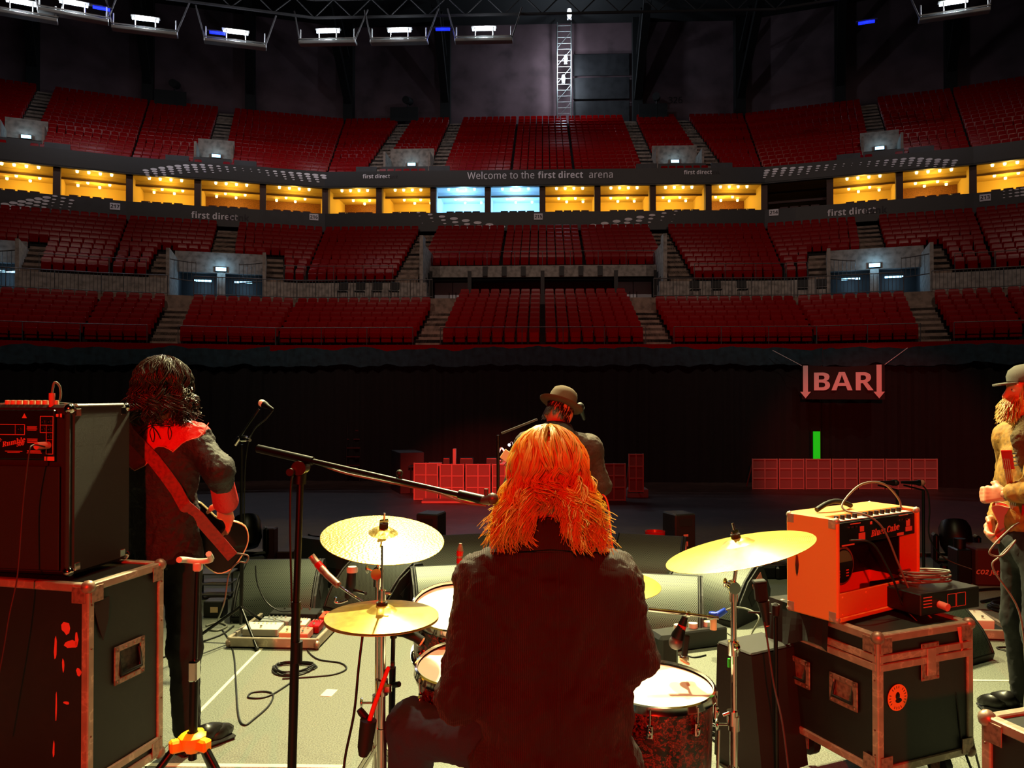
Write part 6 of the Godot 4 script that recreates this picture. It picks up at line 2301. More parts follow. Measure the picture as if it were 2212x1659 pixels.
func build_drums() -> void:
	# crash cymbal to the left and its stand
	var cc := at(827, 1163, 2.95)
	var o := cymbal("crash_cymbal", "hammered crash cymbal tilted to the drummer above the hi-hat", cc, 0.21, 0.10, 0.229, M.brass)
	felt_top(o, M.chrome)
	cymbal_stand("cymbal_stand", "chrome straight cymbal stand under the hammered crash cymbal", V(-0.505, 0, 2.97), at(815, 1238, 2.96), cc + Vector3(0, 0.03, 0), 0.3)
	# hi-hat
	var hc := at(825, 1330, 2.6)
	o = cymbal("hi_hat_cymbal", "upper hi-hat cymbal, half in the shadow of the crash", hc, 0.02, 0.01, 0.186, M.brass_smooth, 0.05)
	cymbal("hi_hat_cymbal", "lower hi-hat cymbal, bell down under the upper one", hc + Vector3(0, -0.012, 0), 0.0, 0.0, 0.186, M.brass_smooth, 0.05, true)
	var st := mb()
	drum(st, Vector3(0, 0.035, 0), Vector3(0, 0.085, 0), 0.012, 12)
	box(st, Vector3(0.015, 0.075, 0.0), Vector3(0.03, 0.012, 0.008), Basis(), 0.003)
	part("clutch", st, M.chrome, o)
	st = mb()
	drum(st, Vector3(0, 0.03, 0), Vector3(0, 0.045, 0), 0.019, 12)
	part("felt", st, M.felt_band, o)
	var hb := Vector3(hc.x, 0, hc.z)
	o = thing("hi_hat_stand", "chrome hi-hat stand with pull rod and clutch", "stand", hb)
	st = mb()
	rod(st, hb + Vector3(0, 0.1, 0), hc + Vector3(0, 0.23, 0), 0.0038, 8)
	wpart("pull_rod", st, M.chrome, o)
	st = mb()
	rod(st, hb + Vector3(0, 0.12, 0), hb + Vector3(0, 0.55, 0), 0.0165, 14)
	wpart("lower_tube", st, M.chrome, o)
	st = mb()
	rod(st, hb + Vector3(0, 0.5, 0), hc + Vector3(0, -0.035, 0), 0.0125, 14)
	drum(st, hc + Vector3(0, -0.05, 0), hc + Vector3(0, -0.03, 0), 0.02, 14)
	wpart("upper_tube", st, M.chrome, o)
	st = mb()
	drum(st, hb + Vector3(0, 0.66, 0), hb + Vector3(0, 0.71, 0), 0.021, 14)
	box(st, hb + Vector3(0.02, 0.685, 0.015), Vector3(0.03, 0.03, 0.02), Basis(), 0.006)
	wpart("collar", st, M.chrome, o)
	for k in 3:
		var a := 0.9 + TAU * k / 3.0
		st = mb()
		for q in [-0.011, 0.011]:
			var n: Vector3 = Vector3(-sin(a), 0, cos(a)) * q
			bar(st, hb + Vector3(0, 0.36, 0) + n, hb + Vector3(0.27 * cos(a), 0.02, 0.27 * sin(a)) + n, 0.004, 0.014)
		wpart("leg", st, M.chrome, o)
	st = mb()
	bar(st, hb + Vector3(0.05, 0.03, 0.0), hb + Vector3(0.12, 0.16, 0.28), 0.09, 0.012, Vector3.UP, 0.004)
	box(st, hb + Vector3(0.08, 0.015, 0.14), Vector3(0.10, 0.012, 0.32), yaw(0.25), 0.003)
	wpart("foot_board", st, M.chrome, o)
	# stick in its holder
	st = mb()
	tube(st, [at(797, 1560, 2.45), at(808, 1525, 2.45), at(838, 1445, 2.45)], [0.0075, 0.0075, 0.0068], 10)
	ball(st, at(838.5, 1444, 2.45), Vector3.ONE * 0.0072, Basis(), 8)
	solo("drumstick", st, M.cable_orange, "reddish drumstick standing in a black holder on the hi-hat stand", "drumstick")
	var hol := thing("stick_holder", "black plastic stick holder clamped to the hi-hat stand", "holder", at(795, 1590, 2.46))
	st = mb()
	tube(st, [at(796, 1555, 2.45), at(788, 1615, 2.45), at(784, 1632, 2.45)], [0.026, 0.023, 0.014], 12)
	wpart("cup", st, M.rubber, hol)
	st = mb()
	tube(st, [at(792, 1552, 2.47), at(780, 1538, 2.48), at(776, 1532, 2.48)], [0.012, 0.012, 0.010], 10)
	wpart("clamp_arm", st, M.rubber, hol)
	# rack tom, snare, floor tom, bass drum
	drum_shell("rack_tom", "rack tom with white head and dark red pearl shell left of the drummer", leaning(at(988, 1312, 3.0), 0.30, 0.02), 0.168, 0.21, 6, M.drum_pearl)
	drum_shell("snare_drum", "snare drum with chrome hoop low beside the drummer's left arm", leaning(at(1014, 1432, 2.70), 0.12, -0.06), 0.178, 0.14, 8, M.drum_pearl)
	var ft := drum_shell("floor_tom", "floor tom with white head and dark red pearl shell right of the drummer", leaning(at(1413, 1479, 2.78), 0.05, 0.02), 0.203, 0.40, 8, M.drum_pearl)
	for k in 3:
		var a := 0.35 + TAU * k / 3.0
		st = mb()
		var n := Vector3(cos(a), 0, sin(a))
		tube(st, [n * 0.225 + Vector3(0, -0.12, 0), n * 0.225 + Vector3(0, -0.5, 0), n * 0.25 + Vector3(0, -0.63, 0)], 0.0055, 8)
		part("leg", st, M.chrome, ft)
	st = mb()
	var pc := at(1478, 1430, 2.8)
	drum(st, ft.transform.affine_inverse() * pc, ft.transform.affine_inverse() * (pc + Vector3(0.002, 0.004, 0)), 0.02, 12)
	part("damper_pad", st, M.knob_cream, ft)
	# snare stand and throne
	var sp := V(-0.145, 0, 2.72)
	o = thing("snare_stand", "black snare stand under the snare drum", "stand", sp)
	st = mb()
	rod(st, sp + Vector3(0, 0.1, 0), sp + Vector3(0, 0.5, 0), 0.012, 10)
	wpart("pole", st, M.chrome, o)
	st = mb()
	for k in 3:
		var a := TAU * k / 3.0 + 0.4
		tube(st, [sp + Vector3(0, 0.5, 0), sp + Vector3(0.19 * cos(a), 0.54, 0.19 * sin(a)), sp + Vector3(0.2 * cos(a), 0.60, 0.2 * sin(a))], 0.007, 8)
	wpart("basket", st, M.chrome, o)
	tripod(o, sp, 0.25, 0.2, M.chrome, 1.2)
	var kd := Transform3D(Basis(Vector3.RIGHT, PI / 2), V(0.24, 0.30, 3.34))
	drum_shell("bass_drum", "bass drum lying on its side in front of the drummer", kd, 0.28, 0.42, 8, M.drum_pearl)
	var th := V(0.13, 0, 2.40)
	o = thing("drum_throne", "round black padded drum throne under the drummer", "stool", th)
	st = mb()
	lathe(st, [Vector2(0, 0.44), Vector2(0.17, 0.44), Vector2(0.185, 0.47), Vector2(0.17, 0.505), Vector2(0, 0.515)], 28, Transform3D(Basis(), th))
	wpart("cushion", st, M.rubber, o)
	st = mb()
	rod(st, th + Vector3(0, 0.1, 0), th + Vector3(0, 0.45, 0), 0.016, 10)
	wpart("post", st, M.chrome, o)
	tripod(o, th, 0.26, 0.25, M.chrome, 0.2)
	# right hand cymbal and stand
	var rc := at(1597, 1190, 2.78)
	o = cymbal("ride_cymbal", "large smooth ride cymbal tilted on the right chrome stand", rc, -0.03, -0.235, 0.262, M.brass_smooth, 0.06)
	felt_top(o, M.chrome)
	o = cymbal_stand("cymbal_stand", "chrome cymbal stand with a ball joint under the ride cymbal", V(0.783, 0, 2.79), at(1584, 1268, 2.79), rc + Vector3(0.003, 0.03, 0), 0.9)
	st = mb()
	drum(st, at(1584, 1415, 2.79), at(1584, 1385, 2.79), 0.019, 12)
	ball(st, at(1592, 1400, 2.76), Vector3(0.012, 0.02, 0.012), Basis(), 10)
	drum(st, at(1582, 1565, 2.79), at(1582, 1535, 2.79), 0.02, 12)
	rod(st, at(1575, 1540, 2.78), at(1562, 1545, 2.78), 0.006, 8)
	wpart("height_clamp", st, M.chrome, o)
	st = mb()
	box(st, at(1575, 1432, 2.77), Vector3(0.008, 0.03, 0.01))
	wpart("green_mark", st, M.green_tape, o)
	# small cymbal beyond the drummer's right shoulder
	var sc := at(1330, 1262, 3.25)
	o = cymbal("small_cymbal", "small cymbal showing past the drummer's right shoulder", sc, 0.10, 0.03, 0.185, M.brass_smooth)
	felt_top(o, M.chrome)
	cymbal_stand("cymbal_stand", "chrome stand hidden behind the drummer under the small cymbal", V(0.43, 0, 3.28), sc + Vector3(0, -0.1, -0.02), sc + Vector3(0, 0.03, 0), 0.5)
	# drum microphones
	o = thing("instrument_microphone", "slim condenser microphone with a red band beside the floor monitor", "microphone", at(700, 1230, 3.6))
	st = mb()
	tube(st, [at(672, 1200, 3.6), at(682, 1213, 3.6), at(708, 1243, 3.55), at(731, 1264, 3.5)], [0.0155, 0.0165, 0.0165, 0.0155], 12)
	wpart("mic_body", st, M.worn_steel, o)
	st = mb()
	tube(st, [at(686, 1218, 3.59), at(700, 1234, 3.57)], 0.0185, 12)
	wpart("band", st, M.guitar_red, o)
	st = mb()
	tube(st, [at(731, 1264, 3.5), at(760, 1285, 3.4), at(785, 1300, 3.2)], 0.006, 8)
	wpart("arm", st, M.chrome, o)
	o = thing("upright_microphone", "upright black microphone with a pale flat top behind the hi-hat", "microphone", at(762, 1262, 3.7))
	st = mb()
	tube(st, [at(760, 1232, 3.7), at(758, 1262, 3.7), at(752, 1290, 3.72)], [0.02, 0.024, 0.018], 12)
	wpart("mic_body", st, M.rubber, o)
	st = mb()
	tube(st, [at(761, 1236, 3.7), at(761, 1228, 3.7), at(761, 1224, 3.7)], [0.026, 0.027, 0.020], 14)
	wpart("grille_cap", st, M.white_plastic, o)
	st = mb()
	rod(st, at(765, 1275, 3.7), at(790, 1282, 3.6), 0.008, 8)
	tube(st, curve([at(726, 1290, 3.72), at(724, 1300, 3.72), at(735, 1302, 3.72), at(752, 1296, 3.72)]), 0.006, 6)
	wpart("mount", st, M.chrome, o)
	o = thing("snare_microphone", "black instrument microphone aimed at the snare from its small stand", "microphone", at(890, 1372, 2.75))
	st = mb()
	tube(st, [at(855, 1367, 2.75), at(872, 1367, 2.75), at(898, 1376, 2.74), at(912, 1386, 2.73)], [0.012, 0.015, 0.017, 0.017], 12)
	wpart("mic_body", st, M.rubber, o)
	st = mb()
	tube(st, [at(910, 1385, 2.73), at(913, 1387, 2.73)], [0.0165, 0.014], 12)
	wpart("mic_face", st, M.knob_cream, o)
	o = thing("mic_stand", "short black microphone stand beside the hi-hat stand", "microphone stand", V(-0.42, 0, 2.75))
	st = mb()
	rod(st, V(-0.425, 0.02, 2.75), at(848, 1440, 2.75), 0.0115, 10)
	rod(st, at(848, 1440, 2.75), at(850, 1365, 2.75), 0.0075, 10)
	wpart("pole", st, M.black_metal, o)
	st = mb()
	drum(st, at(845, 1436, 2.72), at(852, 1436, 2.72), 0.014, 10)
	tube(st, [at(850, 1378, 2.75), at(850, 1366, 2.75), at(858, 1364, 2.75)], 0.012, 10)
	drum(st, at(848, 1480, 2.74), at(862, 1478, 2.72), 0.010, 10)
	wpart("clamp", st, M.rubber, o)
	tripod(o, V(-0.425, 0, 2.75), 0.2, 0.12, M.black_metal, 0.7)
	o = thing("instrument_microphone", "upright microphone with glowing red bands above the rack tom", "microphone", at(993, 1190, 3.1))
	st = mb()
	tube(st, [at(995, 1174, 3.1), at(994, 1186, 3.1), at(992, 1225, 3.1)], [0.006, 0.012, 0.011], 12)
	wpart("mic_body", st, M.worn_steel, o)
	st = mb()
	for e in [[1190.0, 1200.0], [1206.0, 1216.0]]:
		tube(st, [at(994, e[0], 3.1), at(993, e[1], 3.1)], 0.0135, 12)
	wpart("band", st, M.guitar_red, o)
	st = mb()
	tube(st, [at(992, 1225, 3.1), at(990, 1255, 3.1)], 0.018, 10)
	wpart("clip", st, M.rubber, o)
	# boom rod with the hanging dynamic microphone over the floor tom
	o = thing("microphone_boom", "chrome boom arm reaching out right of the drummer", "boom arm", at(1480, 1328, 2.9))
	st = mb()
	rod(st, at(1400, 1316, 2.9), at(1480, 1325, 2.9), 0.0085, 12)
	wpart("thick_tube", st, M.chrome, o)
	st = mb()
	rod(st, at(1475, 1325, 2.9), at(1552, 1335, 2.9), 0.0062, 12)
	drum(st, at(1483, 1326, 2.9), at(1490, 1327, 2.9), 0.011, 12)
	drum(st, at(1528, 1332, 2.9), at(1540, 1334, 2.9), 0.009, 12)
	wpart("thin_tube", st, M.chrome, o)
	o = thing("hanging_microphone", "dynamic microphone with red ring hanging head down over the floor tom", "microphone", at(1468, 1360, 2.88))
	dynamic_mic(o, at(1460, 1388, 2.88), at(1480, 1332, 2.88), M.steel_rail, M.black_metal)
	st = mb()
	tube(st, [at(1470, 1362, 2.88), at(1474, 1350, 2.88)], 0.0165, 12)
	wpart("ring", st, M.guitar_red, o)
	o = thing("tom_clip", "black microphone clip on the rim of the floor tom", "clip", at(1482, 1400, 2.85))
	st = mb()
	bar(st, at(1484, 1372, 2.85), at(1478, 1418, 2.85), 0.022, 0.012, Vector3.BACK, 0.004)
	wpart("arm", st, M.black_metal, o)
	st = mb()
	box(st, at(1478, 1422, 2.86), Vector3(0.03, 0.016, 0.03), Basis(), 0.004)
	wpart("jaw", st, M.chrome, o)
	# side-address microphone on a rod beside the cream amplifier
	o = thing("studio_microphone", "boxy side-address microphone with red-lit body before the cream amplifier", "microphone", at(1645, 1290, 3.3))
	st = mb()
	box(st, at(1643, 1277, 3.3), Vector3(0.052, 0.088, 0.04), Basis(Vector3.BACK, 0.1), 0.010)
	wpart("head_grille", st, M.grille_back, o)
	st = mb()
	box(st, at(1640, 1256, 3.3), Vector3(0.054, 0.012, 0.042), Basis(Vector3.BACK, 0.1), 0.004)
	tube(st, [at(1648, 1298, 3.3), at(1652, 1320, 3.3), at(1656, 1350, 3.3)], [0.026, 0.019, 0.013], 14)
	wpart("mic_body", st, M.panel_black, o)
	st = mb()
	tube(st, [at(1652, 1330, 3.3), at(1656, 1352, 3.3)], 0.012, 12)
	wpart("connector", st, M.knob_cream, o)
	st = mb()
	rod(st, at(1616, 1322, 3.32), at(1675, 1326, 3.32), 0.005, 8)
	drum(st, at(1675, 1318, 3.32), at(1675, 1305, 3.32), 0.018, 12)
	box(st, at(1675, 1318, 3.31), Vector3(0.03, 0.06, 0.03), Basis(), 0.01)
	wpart("swivel_arm", st, M.rubber, o)
	o = thing("mic_stand", "low black microphone stand between the cymbal stand and the cream amplifier", "microphone stand", V(1.14, 0, 3.34))
	st = mb()
	rod(st, V(1.115, 0.01, 3.33), at(1675, 1318, 3.33), 0.009, 8)
	wpart("pole", st, M.black_metal, o)
	st = mb()
	lathe(st, [Vector2(0, 0), Vector2(0.11, 0), Vector2(0.10, 0.02), Vector2(0, 0.03)], 20, Transform3D(Basis(), V(1.115, 0, 3.33)))
	wpart("round_base", st, M.black_metal, o)

# ------------------------------------------------------------------ people: smooth bodies meshed from joined capsules
func cap(a: Vector3, b: Vector3, ra: float, rb: float) -> Array:
	return [0, a, b, ra, rb]

func egg(c: Vector3, r: Vector3, bs := Basis()) -> Array:
	return [1, c, bs.inverse(), r, bs]

# surface nets over the smooth union of the shapes; returns [points, normals, indices]
func flesh(shapes: Array, cell: float, sharp: float) -> Array:
	var pad := 2.6 / sharp + cell * 2.0
	var lo := Vector3.INF
	var hi := -Vector3.INF
	var boxes := []
	for s in shapes:
		var l: Vector3
		var h: Vector3
		if s[0] == 0:
			var r := maxf(s[3], s[4])
			l = s[1].min(s[2]) - Vector3.ONE * r
			h = s[1].max(s[2]) + Vector3.ONE * r
		else:
			var e: Vector3 = (s[4].x * s[3].x).abs() + (s[4].y * s[3].y).abs() + (s[4].z * s[3].z).abs()
			l = s[1] - e
			h = s[1] + e
		l -= Vector3.ONE * pad
		h += Vector3.ONE * pad
		boxes.append([l, h])
		lo = lo.min(l)
		hi = hi.max(h)
	var nx := int((hi.x - lo.x) / cell) + 2
	var ny := int((hi.y - lo.y) / cell) + 2
	var nz := int((hi.z - lo.z) / cell) + 2
	var acc := PackedFloat32Array()
	acc.resize(nx * ny * nz)
	for q in shapes.size():
		var s: Array = shapes[q]
		var i0 := maxi(0, int((boxes[q][0].x - lo.x) / cell))
		var i1 := mini(nx - 1, int((boxes[q][1].x - lo.x) / cell) + 1)
		var j0 := maxi(0, int((boxes[q][0].y - lo.y) / cell))
		var j1 := mini(ny - 1, int((boxes[q][1].y - lo.y) / cell) + 1)
		var k0 := maxi(0, int((boxes[q][0].z - lo.z) / cell))
		var k1 := mini(nz - 1, int((boxes[q][1].z - lo.z) / cell) + 1)
		if s[0] == 0:
			var a: Vector3 = s[1]
			var ab: Vector3 = s[2] - s[1]
			var len2 := maxf(ab.length_squared(), 1e-9)
			var ra: float = s[3]
			var dr: float = s[4] - s[3]
			for k in range(k0, k1 + 1):
				for j in range(j0, j1 + 1):
					var row := (k * ny + j) * nx
					var p := Vector3(lo.x + i0 * cell, lo.y + j * cell, lo.z + k * cell) - a
					for i in range(i0, i1 + 1):
						var t := clampf(p.dot(ab) / len2, 0.0, 1.0)
						var d := (p - ab * t).length() - ra - dr * t
						if d < pad:
							acc[row + i] += exp(-sharp * d)
						p.x += cell
		else:
			var c: Vector3 = s[1]
			var inv: Basis = s[2]
			var r: Vector3 = s[3]
			for k in range(k0, k1 + 1):
				for j in range(j0, j1 + 1):
					var row := (k * ny + j) * nx
					for i in range(i0, i1 + 1):
						var p := inv * (Vector3(lo.x + i * cell, lo.y + j * cell, lo.z + k * cell) - c)
						var u := (p / r).length()
						var g := (p / (r * r)).length()
						var d := u * (u - 1.0) / maxf(g, 1e-6)
						if d < pad:
							acc[row + i] += exp(-sharp * d)
	var index := PackedInt32Array()
	index.resize(nx * ny * nz)
	index.fill(-1)
	var pts := PackedVector3Array()
	var corner := [0, 1, nx, nx + 1, nx * ny, nx * ny + 1, nx * ny + nx, nx * ny + nx + 1]
	var off := [Vector3(0, 0, 0), Vector3(1, 0, 0), Vector3(0, 1, 0), Vector3(1, 1, 0), Vector3(0, 0, 1), Vector3(1, 0, 1), Vector3(0, 1, 1), Vector3(1, 1, 1)]
	var edges := [[0, 1], [2, 3], [4, 5], [6, 7], [0, 2], [1, 3], [4, 6], [5, 7], [0, 4], [1, 5], [2, 6], [3, 7]]
	for k in nz - 1:
		for j in ny - 1:
			var row := (k * ny + j) * nx
			for i in nx - 1:
				var n := row + i
				var inside := 0
				for c in 8:
					if acc[n + corner[c]] > 1.0:
						inside += 1
				if inside == 0 or inside == 8:
					continue
				var sum := Vector3.ZERO
				var m := 0
				for e in edges:
					var u := acc[n + corner[e[0]]]
					var v := acc[n + corner[e[1]]]
					if (u > 1.0) != (v > 1.0):
						var fu := -log(maxf(u, 1e-4))
						var fv := -log(maxf(v, 1e-4))
						sum += off[e[0]].lerp(off[e[1]], fu / (fu - fv))
						m += 1
				index[n] = pts.size()
				pts.append(lo + (Vector3(i, j, k) + sum / m) * cell)
	var tris := PackedInt32Array()
	var sx := 1
	var sy := nx
	var sz := nx * ny
	for k in range(1, nz - 1):
		for j in range(1, ny - 1):
			var row := (k * ny + j) * nx
			for i in range(1, nx - 1):
				var n := row + i
				var here := acc[n] > 1.0
				for ax in 3:
					var st: int = [sx, sy, sz][ax]
					var there := acc[n + st] > 1.0
					if here == there:
						continue
					var u: int = [sy, sz, sx][ax]
					var v: int = [sz, sx, sy][ax]
					var a := index[n - u - v]
					var b := index[n - v]
					var c := index[n]
					var d := index[n - u]
					if here:
						tris.append_array(PackedInt32Array([a, c, b, a, d, c]))
					else:
						tris.append_array(PackedInt32Array([a, b, c, a, c, d]))
	return [pts, PackedVector3Array(), tris]

func smooth(pts: PackedVector3Array, tris: PackedInt32Array) -> PackedVector3Array:
	var nn := PackedVector3Array()
	nn.resize(pts.size())
	for t in range(0, tris.size(), 3):
		var n := (pts[tris[t + 2]] - pts[tris[t]]).cross(pts[tris[t + 1]] - pts[tris[t]])
		for q in 3:
			nn[tris[t + q]] += n
	for i in nn.size():
		nn[i] = nn[i].normalized()
	return nn

# lists: groups of shapes, each meshed on a grid of its own and added to the same mesh: [shapes, cell, sharpness]
func body_mesh(lists: Array, fold := 0.0, fold_scale := 9.0, tint = null, drag := 0.6) -> ArrayMesh:
	var pts := PackedVector3Array()
	var nn := PackedVector3Array()
	var tris := PackedInt32Array()
	for l in lists:
		var g := flesh(l[0], l[1], l[2])
		var n := smooth(g[0], g[2])
		if fold > 0.0:
			for i in g[0].size():
				var p: Vector3 = g[0][i]
				var q := p * fold_scale
				g[0][i] = p + n[i] * fold * (warp.get_noise_3d(q.x + 2.0 * warp.get_noise_3d(q.y, q.z, q.x), q.y * drag, q.z) + 0.5 * warp.get_noise_3d(q.x * 2.3, q.y * 1.6, q.z * 2.3 + 9.0))
			n = smooth(g[0], g[2])
		var base := pts.size()
		pts.append_array(g[0])
		nn.append_array(n)
		for t in g[2]:
			tris.append(t + base)
	var arr := []
	arr.resize(Mesh.ARRAY_MAX)
	arr[Mesh.ARRAY_VERTEX] = pts
	arr[Mesh.ARRAY_NORMAL] = nn
	arr[Mesh.ARRAY_INDEX] = tris
	if tint != null:
		var col := PackedColorArray()
		for i in pts.size():
			col.append(tint.call(pts[i], nn[i]))
		arr[Mesh.ARRAY_COLOR] = col
	var m := ArrayMesh.new()
	m.add_surface_from_arrays(Mesh.PRIMITIVE_TRIANGLES, arr)
	return m

func add_mesh(st: SurfaceTool, mesh: ArrayMesh) -> void:
	var arr := mesh.surface_get_arrays(0)
	for i in arr[Mesh.ARRAY_INDEX]:
		st.set_normal(arr[Mesh.ARRAY_NORMAL][i])
		st.add_vertex(arr[Mesh.ARRAY_VERTEX][i])

func mpart(called: String, mesh: Mesh, m: Material, parent: Node3D, label := "") -> MeshInstance3D:
	var o := MeshInstance3D.new()
	o.name = called
	o.mesh = mesh
	o.material_override = m
	parent.add_child(o, true)
	o.transform = parent.transform.affine_inverse()
	if label:
		o.set_meta("label", label)
	return o

# a head: b.x = the person's right, b.y = up, b.z = the back of the head
func head_shapes(c: Vector3, b: Basis) -> Array:
	return [egg(c + b * Vector3(0, 0.02, 0.012), Vector3(0.074, 0.092, 0.092), b), egg(c + b * Vector3(0, -0.045, -0.025), Vector3(0.056, 0.068, 0.066), b), egg(c + b * Vector3(0, -0.095, -0.055), Vector3(0.03, 0.022, 0.03), b), cap(c + b * Vector3(0, 0.005, -0.084), c + b * Vector3(0, -0.035, -0.106), 0.008, 0.013), egg(c + b * Vector3(0.076, -0.015, 0.005), Vector3(0.008, 0.032, 0.019), b), egg(c + b * Vector3(-0.076, -0.015, 0.005), Vector3(0.008, 0.032, 0.019), b), cap(c + b * Vector3(-0.02, -0.068, -0.083), c + b * Vector3(0.02, -0.068, -0.083), 0.008, 0.008), cap(c + b * Vector3(-0.045, 0.022, -0.074), c + b * Vector3(0.045, 0.022, -0.074), 0.012, 0.012)]

func eyes(c: Vector3, b: Basis, parent: Node3D) -> void:
	var st := mb()
	for x in [-0.031, 0.031]:
		ball(st, c + b * Vector3(x, 0.0, -0.077), Vector3.ONE * 0.0115, b, 10)
	wpart("eye", st, M.white_plastic, parent)
	st = mb()
	for x in [-0.031, 0.031]:
		ball(st, c + b * Vector3(x, 0.0, -0.087), Vector3(0.005, 0.005, 0.003), b, 8)
	wpart("iris", st, M.print_ink, parent)

# a hand: fingers along f, the back of the hand along n, the thumb on the side t; curl bends every finger joint towards the palm
func hand_shapes(w: Vector3, f: Vector3, n: Vector3, t: Vector3, curl: float) -> Array:
	var out := []
	var palm := w + f * 0.045
	for k in 4:
		out.append(cap(w + t * (0.018 - 0.012 * k), w + f * 0.085 + t * (0.030 - 0.020 * k), 0.013, 0.012))
	var lens := [0.040, 0.045, 0.042, 0.033]
	for k in 4:
		var p := w + f * 0.088 + t * (0.030 - 0.020 * k)
		var d := f
		for s in 3:
			d = d.rotated(t.normalized(), curl * (0.7 if s == 0 else 1.0) * (1.0 if f.cross(-n).dot(t) > 0.0 else -1.0))
			var q: Vector3 = p + d * lens[k] * (1.0 - 0.2 * s)
			out.append(cap(p, q, 0.0095 - 0.0008 * s, 0.0088 - 0.0008 * s))
			p = q
	var th := w + f * 0.03 + t * 0.03
	var t1 := th + (t * 0.7 + f * 0.6 - n * 0.35).normalized() * 0.04
	var t2 := t1 + (t * 0.2 + f * 0.75 - n * 0.6).normalized() * 0.032
	out.append(cap(w + f * 0.015 + t * 0.012, th, 0.015, 0.013))
	out.append(cap(th, t1, 0.0125, 0.0105))
	out.append(cap(t1, t2, 0.0105, 0.009))
	return out

func tangled(st: SurfaceTool, path: Array, r: float) -> void:
	var rr := []
	for i in path.size():
		var f := float(i) / (path.size() - 1)
		rr.append(r * (1.0 - 0.65 * f * f))
	tube(st, path, rr, 3, false)

# long hair: c = middle of the skull, b as for the head; out, drop and gap shape the fall
func long_hair(c: Vector3, b: Basis, count: int, spread: float, drop: float, gap: float, wave: float, thick: float, seed_no: int) -> SurfaceTool:
	var st := mb()
	var rnd := RandomNumberGenerator.new()
	rnd.seed = seed_no
	for n in count:
		var az := rnd.randf_range(-PI, PI) * 0.80
		var th0 := rnd.randf_range(0.02, 0.5)
		var lift := rnd.randf_range(0.004, 0.034)
		var end := drop * (0.5 + 0.5 * sqrt(rnd.randf()))
		var back := absf(az) < gap
		end *= lerpf(rnd.randf_range(0.40, 0.70), 1.0, smoothstep(gap * 0.3, gap * 1.9, absf(az))) if gap > 0.0 else 1.0
		if absf(az) > 2.0:
			end *= 0.8
		# strands gather in locks that share their wave and length
		var lock_no := floorf((az + PI) * 8.0 + rnd.randf_range(-0.3, 0.3))
		var hash := fposmod(sin(lock_no * 12.9898) * 43758.5, 1.0)
		var ph := hash * TAU + rnd.randf_range(-0.5, 0.5)
		var amp := wave * rnd.randf_range(0.8, 1.3)
		end *= 0.86 + 0.2 * hash
		var out := spread * rnd.randf_range(0.75, 1.08)
		var lock := sin(az * 7.0) * 0.25
		var path := []
		for k in 17:
			var f := k / 16.0
			var v: Vector3
			if f < 0.4:
				var th := lerpf(th0, 1.65, f / 0.4)
				var a := az + (1.0 - f / 0.4) * 0.25 * signf(az)
				v = Vector3(sin(th) * sin(a) * (0.082 + lift), cos(th) * (0.100 + lift) + 0.018, sin(th) * cos(a) * (0.100 + lift) + 0.008)
			else:
				var g := (f - 0.4) / 0.6
				var rad := lerpf(0.082 + lift, out, pow(g, 1.25)) - 0.02 * maxf(0.0, g - 0.8) * 5.0 * (1.0 if n % 3 else -0.6)
				if back:
					rad -= 0.03 * g
				var a := az + lock * g + amp * 8.0 * sin(g * 6.5 + ph) * g * 0.5
				v = Vector3(sin(a) * rad, 0.012 - end * g, cos(a) * (rad * 0.86 + 0.018))
			v += Vector3(sin(f * 15.0 + ph), 0.4 * cos(f * 12.0 + ph), cos(f * 14.0 + ph * 1.7)) * amp * minf(1.0, 0.15 + f * 1.1)
			path.append(c + b * v)
		tangled(st, path, thick * rnd.randf_range(0.7, 1.3))
	return st

func shoe(st: SurfaceTool, heel: Vector3, toe: Vector3) -> void:
	var d := (toe - heel).normalized()
	var b := Basis(d.cross(Vector3.UP).normalized(), Vector3.UP, -d)
	box(st, (heel + toe) / 2 + Vector3(0, 0.012, 0), Vector3(0.095, 0.024, heel.distance_to(toe) + 0.03), b, 0.01)
	ball(st, toe - d * 0.06 + Vector3(0, 0.042, 0), Vector3(0.046, 0.038, 0.085), b, 14)
	ball(st, heel + d * 0.05 + Vector3(0, 0.055, 0), Vector3(0.042, 0.055, 0.06), b, 14)
	ball(st, (heel + toe) / 2 + Vector3(0, 0.055, 0), Vector3(0.043, 0.045, 0.10), b, 14)

# height of a mesh's camera side above the point x, y: its largest z there
func front_z(mesh: ArrayMesh, x: float, y: float, reach := 0.014) -> float:
	var pts: PackedVector3Array = mesh.surface_get_arrays(0)[Mesh.ARRAY_VERTEX]
	var best := -INF
	for p in pts:
		if absf(p.x - x) < reach and absf(p.y - y) < reach and p.z > best:
			best = p.z
	return best

func on_front(mesh: ArrayMesh, d: float, list: Array, lift: float) -> Array:
	var out := []
	var last := -d
	for e in list:
		var p := at(e[0], e[1], d)
		var z := front_z(mesh, p.x, p.y)
		if z == -INF:
			z = last
		last = z
		# slide along the line of sight to the cloth
		var q := at(e[0], e[1], -z)
		out.append(q + Vector3(0, 0, lift))
	return out

func build_people() -> void:
	drummer()
	bassist()
	hat_player()
	bearded_player()

